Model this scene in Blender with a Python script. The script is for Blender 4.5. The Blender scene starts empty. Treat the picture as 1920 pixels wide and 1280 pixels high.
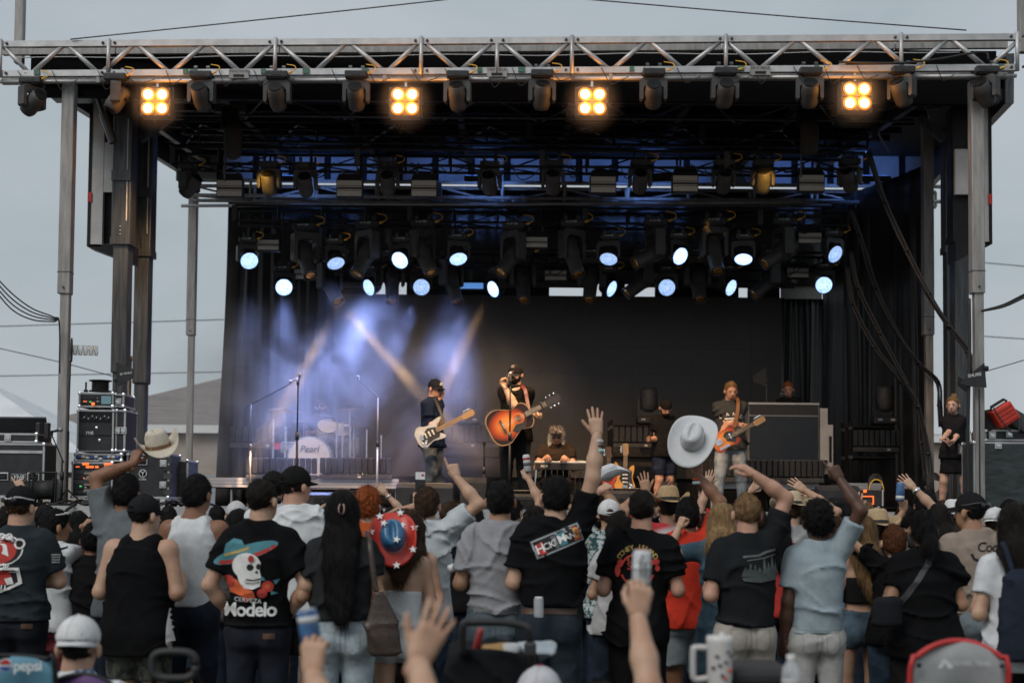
import bpy, bmesh, math, random
import numpy as np
from mathutils import Vector, Matrix, Quaternion
from mathutils.bvhtree import BVHTree
SC = bpy.context.scene
COL = SC.collection
PI = math.pi
R = math.radians
# ------------------------------------------------------------------ camera
FPX, CAMZ, PITCH, ROLL, SHIFT = 2666.7, 1.65, R(2.7), R(0.5), 186.0
_f = Vector((0, math.cos(PITCH), math.sin(PITCH)))
_r0 = Vector((1, 0, 0)); _u0 = _r0.cross(_f)
_r = _r0 * math.cos(ROLL) + _u0 * math.sin(ROLL)
_u = _u0 * math.cos(ROLL) - _r0 * math.sin(ROLL)
cd = bpy.data.cameras.new('camera'); cam = bpy.data.objects.new('camera', cd); COL.objects.link(cam)
cam.matrix_world = Matrix(((_r.x, _u.x, -_f.x, 0), (_r.y, _u.y, -_f.y, 0), (_r.z, _u.z, -_f.z, CAMZ), (0, 0, 0, 1)))
cd.sensor_width = 36; cd.lens = 50.0; cd.shift_y = SHIFT / 1920.0
cd.clip_start = 0.1; cd.clip_end = 2000
cd.dof.use_dof = True; cd.dof.focus_distance = 14.0; cd.dof.aperture_fstop = 2.0
SC.camera = cam
def P(px, py, Y):
    """the place in the scene at depth Y that the photograph shows at (px, py)"""
    d = _f + _r * ((px - 960) / FPX) - _u * ((py - 640 - SHIFT) / FPX)
    t = Y / d.y
    return Vector((d.x * t, Y, CAMZ + d.z * t))
# ------------------------------------------------------------------ sky, sun, exposure
SUN_EL, SUN_AZ = R(46), R(-38)          # behind the camera, to its left
W = bpy.data.worlds.new('World'); SC.world = W; W.use_nodes = True
nt = W.node_tree; N = nt.nodes; L = nt.links; N.clear()
def nd(tree, kind, **kw):
    n = tree.nodes.new(kind)
    for k, v in kw.items():
        if k in n.inputs.keys(): n.inputs[k].default_value = v
        else: setattr(n, k, v)
    return n
out = nd(nt, 'ShaderNodeOutputWorld'); bg = nd(nt, 'ShaderNodeBackground')
sky = nd(nt, 'ShaderNodeTexSky'); sky.sky_type = 'NISHITA'; sky.sun_disc = False
sky.sun_elevation = SUN_EL; sky.sun_rotation = PI + SUN_AZ * -1
sky.air_density = 1.4; sky.dust_density = 3.0
tc = nd(nt, 'ShaderNodeTexCoord')
mp = nd(nt, 'ShaderNodeMapping'); mp.inputs['Scale'].default_value = (1.0, 1.0, 2.6)
no = nd(nt, 'ShaderNodeTexNoise', Scale=3.2, Detail=6.0, Roughness=0.55, Distortion=0.4)
cr = nd(nt, 'ShaderNodeValToRGB')
cr.color_ramp.elements[0].position = 0.36; cr.color_ramp.elements[0].color = (3.95, 4.55, 4.92, 1)
cr.color_ramp.elements[1].position = 0.66; cr.color_ramp.elements[1].color = (4.95, 5.35, 5.8, 1)
mx = nd(nt, 'ShaderNodeMix'); mx.data_type = 'RGBA'; mx.inputs[0].default_value = 0.93
L.new(tc.outputs['Generated'], mp.inputs['Vector']); L.new(mp.outputs[0], no.inputs['Vector'])
L.new(no.outputs['Fac'], cr.inputs['Fac']); L.new(sky.outputs[0], mx.inputs[6]); L.new(cr.outputs[0], mx.inputs[7])
L.new(mx.outputs[2], bg.inputs['Color']); bg.inputs['Strength'].default_value = 0.1
L.new(bg.outputs[0], out.inputs['Surface'])
sl = bpy.data.lights.new('sun', 'SUN'); sl.energy = 1.5; sl.angle = R(30); sl.color = (1.0, 0.96, 0.92)
so = bpy.data.objects.new('sun', sl); COL.objects.link(so)
so.rotation_euler = Vector((-math.sin(SUN_AZ) * math.cos(SUN_EL), math.cos(SUN_AZ) * math.cos(SUN_EL), -math.sin(SUN_EL))).to_track_quat('-Z', 'Y').to_euler()
so.location = (-8, -10, 20)
vs = SC.view_settings; vs.view_transform = 'Standard'; vs.look = 'None'; vs.exposure = 0.0; vs.gamma = 1.0; vs.use_curve_mapping = False
SC.render.engine = 'CYCLES'
cy = SC.cycles; cy.use_denoising = True; cy.max_bounces = 6; cy.diffuse_bounces = 3; cy.glossy_bounces = 3; cy.transmission_bounces = 4
cy.volume_bounces = 0; cy.transparent_max_bounces = 8; cy.sample_clamp_indirect = 4.0; cy.volume_step_rate = 2.5; cy.volume_max_steps = 96
cy.caustics_reflective = False; cy.caustics_refractive = False
# ------------------------------------------------------------------ materials
MATS = {}
def mat(name, col=(.5, .5, .5), rough=.6, metal=0.0, var=.15, scale=8.0, bump=0.0, bscale=60.0, stretch=(1, 1, 1), col2=None, emit=None, estr=0.0, alpha=1.0, trans=0.0, spec=.5, sheen=0.0, detail=4.0, lo=.35, hi=.7):
    if name in MATS: return MATS[name]
    m = bpy.data.materials.new(name); m.use_nodes = True; t = m.node_tree
    b = t.nodes['Principled BSDF']
    b.inputs['Roughness'].default_value = rough; b.inputs['Metallic'].default_value = metal
    b.inputs['Specular IOR Level'].default_value = spec
    if sheen: b.inputs['Sheen Weight'].default_value = sheen
    if trans: b.inputs['Transmission Weight'].default_value = trans
    if alpha < 1: b.inputs['Alpha'].default_value = alpha
    tc = nd(t, 'ShaderNodeTexCoord'); mp = nd(t, 'ShaderNodeMapping'); mp.inputs['Scale'].default_value = stretch
    t.links.new(tc.outputs['Object'], mp.inputs['Vector'])
    no = nd(t, 'ShaderNodeTexNoise', Scale=scale, Detail=detail, Roughness=.6); t.links.new(mp.outputs[0], no.inputs['Vector'])
    cr = nd(t, 'ShaderNodeValToRGB'); c2 = col2 or tuple(c * (1 - var) for c in col); c1 = col if col2 else tuple(min(1, c * (1 + var)) for c in col)
    cr.color_ramp.elements[0].position = lo; cr.color_ramp.elements[0].color = (*c2, 1)
    cr.color_ramp.elements[1].position = hi; cr.color_ramp.elements[1].color = (*c1, 1)
    t.links.new(no.outputs['Fac'], cr.inputs['Fac']); t.links.new(cr.outputs[0], b.inputs['Base Color'])
    rr = nd(t, 'ShaderNodeMapRange'); rr.inputs['To Min'].default_value = max(0, rough - .08); rr.inputs['To Max'].default_value = min(1, rough + .1)
    t.links.new(no.outputs['Fac'], rr.inputs['Value']); t.links.new(rr.outputs[0], b.inputs['Roughness'])
    if bump:
        n2 = nd(t, 'ShaderNodeTexNoise', Scale=bscale, Detail=5.0, Roughness=.6); t.links.new(mp.outputs[0], n2.inputs['Vector'])
        bp = nd(t, 'ShaderNodeBump', Strength=bump, Distance=.01); t.links.new(n2.outputs['Fac'], bp.inputs['Height']); t.links.new(bp.outputs[0], b.inputs['Normal'])
    if emit:
        b.inputs['Emission Color'].default_value = (*emit, 1); b.inputs['Emission Strength'].default_value = estr
    MATS[name] = m
    return m
def cloth(c, rough=.9):
    return mat('cloth_%d_%d_%d' % tuple(int(v * 999) for v in c), c, rough, var=.12, scale=14, bump=.25, bscale=90, spec=.06)
def denim(c):
    return mat('denim_%d_%d_%d' % tuple(int(v * 999) for v in c), c, .9, var=.35, scale=9, bump=.5, bscale=220, spec=.2)
def skin(c):
    return mat('skin_%d_%d_%d' % tuple(int(v * 999) for v in c), c, .5, col2=(c[0] * .84, c[1] * .70, c[2] * .66), scale=11, bump=.22, bscale=120, spec=.4, lo=.3, hi=.62)
def hairm(c):
    return mat('hair_%d_%d_%d' % tuple(int(v * 999) for v in c), c, .55, var=.45, scale=26, bump=.9, bscale=70, stretch=(3.2, 3.2, .35), spec=.16)
def paint(c, rough=.5):
    return mat('paint_%d_%d_%d_%d' % (*[int(v * 999) for v in c], int(rough * 99)), c, rough, var=.08, scale=20)
ALU = mat('aluminium', (.50, .50, .50), .5, .6, var=.16, scale=5, bump=.08, bscale=40, stretch=(1, 1, 1))
GALV = mat('galvanised', (.33, .32, .305), .62, .35, var=.25, scale=4.5, bump=.15, bscale=30, stretch=(4, 4, .5))
STEEL = mat('dark_steel', (.085, .09, .095), .38, .55, var=.35, scale=5, stretch=(5, 5, .35), bump=.1, bscale=20)
BLKM = mat('black_metal', (.014, .014, .015), .5, .2, var=.3, scale=12, spec=.3)
BLKP = mat('black_plastic', (.022, .022, .024), .48, var=.25, scale=20, bump=.1, bscale=200)
GREYP = mat('charcoal_housing', (.05, .05, .052), .55, var=.3, scale=14, bump=.1, bscale=120)
LAM = mat('black_laminate', (.022, .023, .026), .55, var=.35, scale=7, bump=.15, bscale=160)
LAMG = mat('worn_green_black_laminate', (.030, .040, .042), .6, var=.5, scale=5, stretch=(1, 1, 4), bump=.15, bscale=90)
CHROME = mat('chrome', (.75, .75, .76), .2, 1.0, var=.1, scale=20)
WHITEP = mat('white_panel', (.52, .52, .52), .6, var=.12, scale=4)
RUB = mat('black_rubber', (.016, .016, .017), .6, var=.2, scale=20)
WHITE = paint((.75, .75, .74)); RED = paint((.5, .03, .02)); YEL = paint((.75, .42, .05)); GRN = paint((.07, .16, .11))
# ------------------------------------------------------------------ mesh helpers
def newmesh(name, V, F, m=None, smooth=False):
    me = bpy.data.meshes.new(name)
    if isinstance(F, np.ndarray):
        nf, k = F.shape
        me.vertices.add(len(V)); me.vertices.foreach_set('co', np.asarray(V, np.float32).ravel())
        me.loops.add(nf * k); me.loops.foreach_set('vertex_index', F.astype(np.int32).ravel())
        me.polygons.add(nf); me.polygons.foreach_set('loop_start', np.arange(0, nf * k, k, dtype=np.int32))
        me.update(calc_edges=True)
    else:
        me.from_pydata([tuple(v) for v in V], [], F)
    if smooth: me.polygons.foreach_set('use_smooth', [True] * len(me.polygons))
    if m:
        for mm in (m if isinstance(m, (list, tuple)) else [m]): me.materials.append(mm)
    me.update()
    return me
def link(name, data, parent=None, loc=None, rot=None):
    o = bpy.data.objects.new(name, data); COL.objects.link(o)
    if parent is not None:
        o.parent = parent
        if loc is None and rot is None and '_inv' in WINV and parent.name in WINV['_inv']:
            o.matrix_parent_inverse = WINV['_inv'][parent.name]
    if loc is not None: o.location = loc
    if rot is not None:
        if isinstance(rot, Quaternion): o.rotation_mode = 'QUATERNION'; o.rotation_quaternion = rot
        else: o.rotation_euler = rot
    return o
WINV = {'_inv': {}}
def tag(o, label=None, cat=None, group=None, kind=None):
    if label: o['label'] = label
    if cat: o['category'] = cat
    if group: o['group'] = group
    if kind: o['kind'] = kind
    return o
def thing(name, label, cat, loc=(0, 0, 0), rotz=0.0, group=None, world=False):
    """an Empty at the base of a thing; with world=True its parts are given in scene coordinates"""
    o = bpy.data.objects.new(name, None); COL.objects.link(o); o.empty_display_size = .1
    o.location = loc; o.rotation_euler = (0, 0, rotz)
    if world: WINV['_inv'][o.name] = Matrix.Translation(Vector(loc)).inverted()
    return tag(o, label, cat, group)
def frame(d, up=(0, 0, 1)):
    d = Vector(d).normalized(); up = Vector(up)
    if abs(d.dot(up)) > .98: up = Vector((0, 1, 0))
    x = up.cross(d).normalized(); y = d.cross(x)
    return x, y, d
class MB:
    """collects shapes that become ONE mesh"""
    def __init__(s): s.V = []; s.F = []; s.M = []; s.mi = 0
    def _add(s, V, F):
        n = len(s.V); s.V += [Vector(v) for v in V]; s.F += [tuple(i + n for i in f) for f in F]; s.M += [s.mi] * len(F); return s
    def box(s, c, sz, M=None, taper=1.0):
        x, y, z = (v / 2 for v in sz)
        V = [Vector((a * x * (taper if g > 0 else 1), b * y * (taper if g > 0 else 1), g * z)) for g in (-1, 1) for a, b in ((-1, -1), (1, -1), (1, 1), (-1, 1))]
        if M: V = [M @ v for v in V]
        c = Vector(c)
        return s._add([v + c for v in V], [(3, 2, 1, 0), (4, 5, 6, 7), (0, 1, 5, 4), (1, 2, 6, 5), (2, 3, 7, 6), (3, 0, 4, 7)])
    def cbox(s, c, sz, b=.01, M=None):
        """box with chamfered edges"""
        x, y, z = (v / 2 for v in sz); b = min(b, x * .9, y * .9, z * .9)
        bm = bmesh.new(); bmesh.ops.create_cube(bm, size=1.0)
        for v in bm.verts: v.co = Vector((v.co.x * 2 * x, v.co.y * 2 * y, v.co.z * 2 * z))
        bmesh.ops.bevel(bm, geom=list(bm.edges), offset=b, segments=2, affect='EDGES', profile=.5)
        bm.verts.index_update(); c = Vector(c)
        V = [((M @ v.co) if M else v.co) + c for v in bm.verts]; F = [tuple(v.index for v in f.verts) for f in bm.faces]; bm.free()
        return s._add(V, F)
    def tube(s, p0, p1, r0, r1=None, n=8, cap=True):
        p0 = Vector(p0); p1 = Vector(p1); r1 = r0 if r1 is None else r1
        if (p1 - p0).length < 1e-6: return s
        x, y, d = frame(p1 - p0)
        V = [p + (x * math.cos(2 * PI * i / n) + y * math.sin(2 * PI * i / n)) * r for p, r in ((p0, r0), (p1, r1)) for i in range(n)]
        F = [(i, (i + 1) % n, n + (i + 1) % n, n + i) for i in range(n)]
        if cap: F += [tuple(range(n - 1, -1, -1)), tuple(range(n, 2 * n))]
        return s._add(V, F)
    def path(s, pts, r, n=6, rs=None):
        pts = [Vector(p) for p in pts]; V = []; F = []; m = len(pts); px = None
        for k, p in enumerate(pts):
            d = (pts[min(k + 1, m - 1)] - pts[max(k - 1, 0)])
            x, y, d = frame(d)
            if px is not None:
                x = (px - d * px.dot(d)).normalized(); y = d.cross(x)
            px = x; rr = rs[k] if rs else r
            V += [p + (x * math.cos(2 * PI * i / n) + y * math.sin(2 * PI * i / n)) * rr for i in range(n)]
        for k in range(m - 1):
            F += [(k * n + i, k * n + (i + 1) % n, (k + 1) * n + (i + 1) % n, (k + 1) * n + i) for i in range(n)]
        F += [tuple(range(n - 1, -1, -1)), tuple(range((m - 1) * n, m * n))]
        return s._add(V, F)
    def lathe(s, prof, c=(0, 0, 0), axis=(0, 0, 1), n=20, close=False):
        """prof: (radius, height) pairs along the axis"""
        x, y, d = frame(axis); c = Vector(c); V = []; F = []; m = len(prof)
        for r, h in prof:
            V += [c + d * h + (x * math.cos(2 * PI * i / n) + y * math.sin(2 * PI * i / n)) * max(r, 1e-4) for i in range(n)]
        for k in range(m - 1):
            F += [(k * n + i, k * n + (i + 1) % n, (k + 1) * n + (i + 1) % n, (k + 1) * n + i) for i in range(n)]
        F += [tuple(range(n - 1, -1, -1)), tuple(range((m - 1) * n, m * n))]
        return s._add(V, F)
    def prism(s, poly, z0, z1, M=None, c=(0, 0, 0)):
        """2-D outline (x, y) extruded from z0 to z1"""
        n = len(poly); c = Vector(c)
        V = [Vector((x, y, z)) for z in (z0, z1) for x, y in poly]
        if M: V = [M @ v for v in V]
        return s._add([v + c for v in V], [tuple(range(n - 1, -1, -1)), tuple(range(n, 2 * n))] + [(i, (i + 1) % n, n + (i + 1) % n, n + i) for i in range(n)])
    def ell(s, c, r, M=None, nu=14, nv=9):
        V = [Vector((0, 0, -r[2]))]; F = []; c = Vector(c)
        for j in range(1, nv):
            a = -PI / 2 + PI * j / nv
            V += [Vector((r[0] * math.cos(a) * math.cos(2 * PI * i / nu), r[1] * math.cos(a) * math.sin(2 * PI * i / nu), r[2] * math.sin(a))) for i in range(nu)]
        V.append(Vector((0, 0, r[2])))
        F += [(0, 1 + (i + 1) % nu, 1 + i) for i in range(nu)]
        for j in range(nv - 2):
            F += [(1 + j * nu + i, 1 + j * nu + (i + 1) % nu, 1 + (j + 1) * nu + (i + 1) % nu, 1 + (j + 1) * nu + i) for i in range(nu)]
        t = len(V) - 1; b = 1 + (nv - 2) * nu
        F += [(b + i, b + (i + 1) % nu, t) for i in range(nu)]
        if M: V = [M @ v for v in V]
        return s._add([v + c for v in V], F)
    def mesh(s, name, m=None, smooth=False):
        me = newmesh(name, s.V, s.F, m, smooth)
        if isinstance(m, (list, tuple)): me.polygons.foreach_set('material_index', s.M)
        return me
    def build(s, name, m, parent=None, smooth=False, loc=None, rot=None):
        return link(name, s.mesh(name, m, smooth), parent, loc, rot)
def structure(name, mb, m, label=None):
    return tag(mb.build(name, m), label=label, kind='structure')
def light(name, kind, loc, energy, color, parent=None, target=None, spot=None, blend=.3, size=.05):
    ld = bpy.data.lights.new(name, kind); ld.energy = energy; ld.color = color
    if kind != 'SUN': ld.shadow_soft_size = size
    if spot: ld.spot_size = R(spot); ld.spot_blend = blend
    o = bpy.data.objects.new(name, ld); COL.objects.link(o); o.location = loc
    if target is not None: o.rotation_euler = (Vector(target) - Vector(loc)).to_track_quat('-Z', 'Y').to_euler()
    if parent is not None:
        o.parent = parent
        if parent.name in WINV['_inv']: o.matrix_parent_inverse = WINV['_inv'][parent.name]
    return o
NTH = ('first second third fourth fifth sixth seventh eighth ninth tenth eleventh twelfth thirteenth fourteenth fifteenth sixteenth seventeenth eighteenth nineteenth twentieth').split() + ['twenty-' + w for w in 'first second third fourth fifth sixth seventh eighth ninth'.split()]
def smoothpts(pts, n=6):
    """Catmull-Rom through the points"""
    pts = [Vector(p) for p in pts]; q = [pts[0] * 2 - pts[1]] + pts + [pts[-1] * 2 - pts[-2]]; out = []
    for i in range(1, len(q) - 2):
        for k in range(n):
            t = k / n; a, b, c, d = q[i - 1:i + 3]
            out.append(.5 * ((2 * b) + (c - a) * t + (2 * a - 5 * b + 4 * c - d) * t * t + (3 * b - a - 3 * c + d) * t ** 3))
    return out + [pts[-1]]
# text as a flat mesh (for print on things)
_txt = {}
def textmesh(s, size=1.0, bold=0.0, italic=0.0, spacing=1.0):
    key = (s, size, bold, italic, spacing)
    if key in _txt: return _txt[key]
    cu = bpy.data.curves.new('lettering', 'FONT'); cu.body = s; cu.size = size; cu.align_x = 'CENTER'; cu.align_y = 'CENTER'
    cu.offset = bold; cu.shear = italic; cu.space_character = spacing; cu.resolution_u = 3
    o = bpy.data.objects.new('lettering', cu); COL.objects.link(o)
    dg = bpy.context.evaluated_depsgraph_get(); me = bpy.data.meshes.new_from_object(o.evaluated_get(dg))
    V = [v.co.copy() for v in me.vertices]; F = [tuple(p.vertices) for p in me.polygons]
    bpy.data.objects.remove(o); bpy.data.curves.remove(cu); bpy.data.meshes.remove(me)
    _txt[key] = (V, F); return V, F
def text_on(name, s, m, parent, c, right, up, size, bold=0.0, italic=0.0, spacing=1.0, lift=.003):
    V, F = textmesh(s, size, bold * size, italic, spacing); r = Vector(right).normalized(); u = Vector(up).normalized(); n = r.cross(u)
    b = MB(); b._add([Vector(c) + r * v.x + u * v.y + n * lift for v in V], F)
    return b.build(name, m, parent)
# ------------------------------------------------------------------ ground and far background
rnd = random.Random(7)
DZ = 1.63                                # height of the stage deck
def PR(x0, y0, x1, y1, Y, dep):
    a = P(x0, y1, Y); b = P(x1, y0, Y)
    return Vector(((a.x + b.x) / 2, Y + dep / 2, (a.z + b.z) / 2)), (abs(b.x - a.x), dep, abs(b.z - a.z))
GRD = mat('dusty_ground', (.10, .092, .075), .95, var=.4, scale=.6, bump=.5, bscale=12)
structure('ground', MB()._add([(-900, -60, 0), (900, -60, 0), (900, 1500, 0), (-900, 1500, 0)], [(0, 1, 2, 3)]), GRD)
SHINGLE = mat('asphalt_shingle', (.20, .18, .175), .9, var=.25, scale=3, bump=.5, bscale=14, stretch=(.3, 3, 3))
SIDING = mat('tan_siding', (.42, .36, .31), .85, var=.12, scale=3)
def house(label, x0, x1, Y, zt, ze, ridge_x, wallm=SIDING):
    t = thing('house', label, 'house', ((x0 + x1) / 2, Y + 4, 0), world=True)
    w = MB().box(((x0 + x1) / 2, Y + 4.2, ze / 2), (x1 - x0 - .6, 8, ze)); w.build('wall', wallm, t)
    rf = MB(); rf._add([(x0, Y, ze), (x1, Y, ze), (x1, Y + 8.4, ze), (x0, Y + 8.4, ze), (ridge_x - 1.5, Y + 4.2, zt), (ridge_x + 1.5, Y + 4.2, zt)], [(3, 2, 1, 0), (0, 1, 5, 4), (1, 2, 5), (2, 3, 4, 5), (3, 0, 4)])
    ro = rf.build('roof', SHINGLE, t)
    g = MB(); g.box(((x0 + x1) / 2, Y - .05, ze - .14), (x1 - x0 + .1, .12, .26)); g.build('fascia', WHITE, t)
    return t, ro
h, hr = house('brown shingled house roof behind the metal pole left of the stage', -15.5, -6.2, 46, 6.6, 4.25, -7.0)
for k, (vx, vy, vz) in enumerate(((-8.35, 48.2, 5.62), (-8.2, 48.0, 5.3))): MB().box((vx, vy, vz), (.55, .5, .12)).build('roof_vent', BLKM, hr)
MB().tube((-9.6, 47.6, 4.9), (-9.6, 47.6, 5.7), .06).build('vent_pipe', BLKM, hr)
gd = MB()
for k in range(6): gd.box((-9.2 + k * .52, 45.9, 1.6), (.5, .06, 3.0))
gd.build('garage_door', WHITE, h)
h2, _ = house('low tan house behind the woman at the stage side', 8.5, 30, 50, 4.6, 4.35, 18)
MB().box((19, 49.86, 2.6), (2.2, .1, 1.4)).build('window', BLKM, h2)
MB().box((10.6, 49.86, 3.0), (1.6, .1, 1.2)).build('window', BLKM, h2)
h3, _ = house('grey roofed house far beyond the event tent', -34, -17.5, 60, 6.5, 3.6, -24)
# white event tent, bundled canopy and the van at the left
TENT = mat('white_canvas', (.62, .65, .68), .8, var=.08, scale=2, bump=.2, bscale=8)
tt = thing('event_tent', 'white peaked event tent behind the black cases', 'tent', (-11.2, 32, 0), world=True)
MB()._add([(-15.5, 29, 2.7), (-8.7, 29, 2.7), (-8.7, 35, 2.7), (-15.5, 35, 2.7), (-12.1, 32, 4.5), (-15.5, 29, 2.3), (-8.7, 29, 2.3), (-8.7, 35, 2.3), (-15.5, 35, 2.3)], [(0, 1, 4), (1, 2, 4), (2, 3, 4), (3, 0, 4), (5, 6, 1, 0), (6, 7, 2, 1), (7, 8, 3, 2), (8, 5, 0, 3)]).build('canopy', TENT, tt)
for x in (-15.4, -8.8):
    for y in (29.1, 34.9): MB().tube((x, y, 0), (x, y, 2.7), .03).build('leg', ALU, tt)
tv = thing('van', 'white panel van parked behind the stage wing', 'van', (-8.1, 33, 0), world=True)
vb = MB(); prof = [(-2.6, .35), (-2.6, 1.3), (-2.2, 1.9), (-1.6, 2.35), (2.6, 2.35), (2.6, .35)]
M_ = Matrix(((0, 0, 1), (1, 0, 0), (0, 1, 0)))
vb.prism(prof, -.95, .95, M_, (-7.9, 33, 0)); vb.build('body', paint((.62, .64, .66), .3), tv)
MB().box((-7.9, 30.55, 1.62), (1.6, .06, .5), Matrix.Rotation(R(-30), 3, 'X')).build('windscreen', mat('dark_glass', (.02, .025, .03), .1), tv)
for sx in (-1, 1):
    for yy in (31.2, 34.8):
        w = MB().lathe([(.02, -.1), (.34, -.1), (.34, .1), (.02, .1)], (-7.9 + sx * .86, yy, .34), (1, 0, 0), 18).build('wheel', RUB, tv)
# ------------------------------------------------------------------ stage platform
st = thing('stage_platform', 'raised black stage deck with aluminium front edge', 'stage', (0, 20, 0), world=True)
DECK = mat('black_deck', (.03, .03, .032), .7, var=.35, scale=4, bump=.2, bscale=40)
MB().box((0, 21.6, DZ - .06), (15.0, 8.98, .1)).build('deck', DECK, st)
for k in range(8):
    x = -7.5 + (k + .5) * 15 / 8
    MB().box((x, 17.05, DZ - .056), (15 / 8 - .012, .1, .112)).build('edge_beam', ALU, st)
    MB().box((x, 17.10, DZ - .16), (15 / 8 - .06, .05, .06)).build('edge_rail', BLKM, st)
sk = MB(); n = 240
V = [(-7.5 + 15 * i / n, 17.28 + .03 * math.sin(i * 1.3) + .015 * math.sin(i * .47), z) for z in (0.02, DZ - .2) for i in range(n + 1)]
sk._add(V, [(i, i + 1, n + 2 + i, n + 1 + i) for i in range(n)]); sk.build('skirt', mat('black_skirt', (.02, .02, .021), .85, var=.3, scale=5), st, True)
# ------------------------------------------------------------------ roof
rt = thing('stage_roof', 'dark roof of the mobile stage with beams and purlins', 'stage roof', (0, 21, 7.4), world=True)
RZ = lambda y: 7.33 + (y - 17.7) * .09
MB()._add([(-6.2, 17.7, RZ(17.7)), (6.3, 17.7, RZ(17.7)), (7.6, 25.4, RZ(25.4)), (-6.2, 25.4, RZ(25.4)), (-6.2, 17.7, RZ(17.7) + .06), (6.3, 17.7, RZ(17.7) + .06), (7.6, 25.4, RZ(25.4) + .06), (-6.2, 25.4, RZ(25.4) + .06)],
          [(0, 3, 2, 1), (4, 5, 6, 7), (0, 1, 5, 4), (1, 2, 6, 5), (2, 3, 7, 6), (3, 0, 4, 7)]).build('roof_panel', mat('dark_roof_sheet', (.022, .023, .026), .6, var=.3, scale=2, spec=.2), rt)
for k in range(11):
    y = 18.1 + k * .7
    MB().box((0.03, y, RZ(y) - .07), (12.2, .06, .1)).build('purlin', BLKM, rt)
for x in (-5.5, -4.0, -2.4, -.8, .8, 2.4, 4.0, 5.5):
    MB().box((x, 21.55, RZ(21.55) - .2), (.09, 7.4, .14), Matrix.Rotation(.09, 3, 'X')).build('rafter', STEEL if abs(x) > 5 else BLKM, rt)
for y, r_ in ((18.9, .025), (20.1, .022), (22.8, .03), (23.6, .022)):
    MB().tube((-5.6, y, RZ(y) - .33), (5.7, y, RZ(y) - .33), r_).build('roof_bar', STEEL, rt)
MB().box((-.02, 17.62, 7.08), (12.1, .08, .68)).build('front_fascia', mat('black_fascia', (.004, .004, .0045), .7, spec=.05), rt)
MB().box((-6.0, 21.6, RZ(21.6) - .16), (.10, 7.3, .5), Matrix.Rotation(.09, 3, 'X')).build('side_beam', STEEL, rt)
MB().box((6.85, 21.4, RZ(21.4) - .22), (.10, 7.6, .62), Matrix.Rotation(-.165, 3, 'Z') @ Matrix.Rotation(.09, 3, 'X')).build('side_beam', STEEL, rt)
for k in range(16):
    x = -5.4 + k * .72; y0, y1 = (18.6, 20.6) if k % 2 else (20.6, 18.6)
    MB().tube((x, y0, RZ(y0) - .3), (x + .72, y1, RZ(y1) - .3), .016, n=6).build('roof_brace', STEEL, rt)
    MB().tube((x, y0 + 2.4, RZ(y0 + 2.4) - .3), (x + .72, y1 + 2.4, RZ(y1 + 2.4) - .3), .016, n=6).build('roof_brace', STEEL, rt)
# rear pale wall strip under the roof (lit blue by the light bars)
rp = MAT_REAR = mat('pale_rear_sheet', (.45, .47, .5), .7, var=.15, scale=2)
for k in range(21):
    x = -5.9 + k * .645
    MB().box((x + .29, 25.3, 7.77), (.52, .04, .56)).build('rear_panel', MAT_REAR, rt)
MB().box((.75, 25.42, 7.80), (13.7, .05, .62)).build('rear_board', BLKM, rt)
MB().box((.75, 25.36, 8.04), (13.6, .06, .07)).build('rear_rail', BLKM, rt)
MB().box((.75, 25.34, 7.485), (13.6, .06, .06)).build('rear_rail', BLKM, rt)
# ------------------------------------------------------------------ front truss
YT = lambda px: 17.3 - .6 * px / 1920
def TP(px, z):
    y = YT(px); q = P(px, 110, y); return Vector((q.x, y, z))
ft = thing('front_truss', 'silver aluminium truss across the front of the stage roof', 'truss', TP(960, 6.93), world=True)
ZT, ZB, ZPIPE = 7.30, 6.93, 6.835
def bar(name, a, b, w, h, m, par):
    d = (b - a); x, y, dd = frame(d); Mx = Matrix((x, y, dd)).transposed()
    MB().box((a + b) / 2, (w, h, d.length), Mx).build(name, m, par)
seg = (-12, 205, 517, 790, 1072, 1360, 1690, 1906)
for a, b in zip(seg, seg[1:]):
    bar('chord', TP(a + 1, ZT), TP(b - 1, ZT), .07, .075, ALU, ft); bar('chord', TP(a + 1, ZB), TP(b - 1, ZB), .07, .075, ALU, ft)
    for zz in (ZT, ZB):
        off = Vector((0, .3, 0)); bar('chord', TP(a + 1, zz) + off, TP(b - 1, zz) + off, .07, .075, GALV, ft)
    MB().tube(TP(a, ZPIPE), TP(b - .5, ZPIPE), .024, n=10).build('pipe', ALU, ft, True)
for x in (3, 205, 517, 790, 932, 1072, 1360, 1688, 1905):
    zt = ZT + (.05 if x not in (932,) else -.04)
    MB().tube(TP(x, ZB - .05) + Vector((0, -.045, 0)), TP(x, zt) + Vector((0, -.045, 0)), .024, n=10).build('upright', ALU, ft, True)
    for dx in (-11, 11):
        for zz in (ZT, ZB): MB().lathe([(.018, 0), (.018, .014), (.008, .02)], TP(x + dx, zz) + Vector((0, -.036, 0)), (0, -1, 0), 8).build('bolt', STEEL, ft)
DG = [(7, 52, 0), (64, 116, 1), (129, 181, 0), (195, 248, 1), (260, 314, 0), (326, 380, 1), (395, 447, 0), (460, 510, 1), (527, 581, 0), (595, 645, 1), (660, 716, 0), (731, 781, 1), (800, 855, 0), (867, 920, 1), (944, 998, 0), (1011, 1065, 1), (1080, 1139, 0), (1152, 1208, 1), (1221, 1276, 0), (1288, 1349, 1), (1364, 1418, 0), (1429, 1488, 1), (1502, 1559, 0), (1574, 1631, 1), (1643, 1698, 0), (1720, 1774, 1), (1787, 1844, 0), (1858, 1912, 1)]
for a, b, up in DG:
    za, zb = ((ZB + .03, ZT - .03) if up else (ZT - .03, ZB + .03))
    MB().tube(TP(a, za), TP(b, zb), .029, n=10).build('brace', ALU, ft, True)
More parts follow.
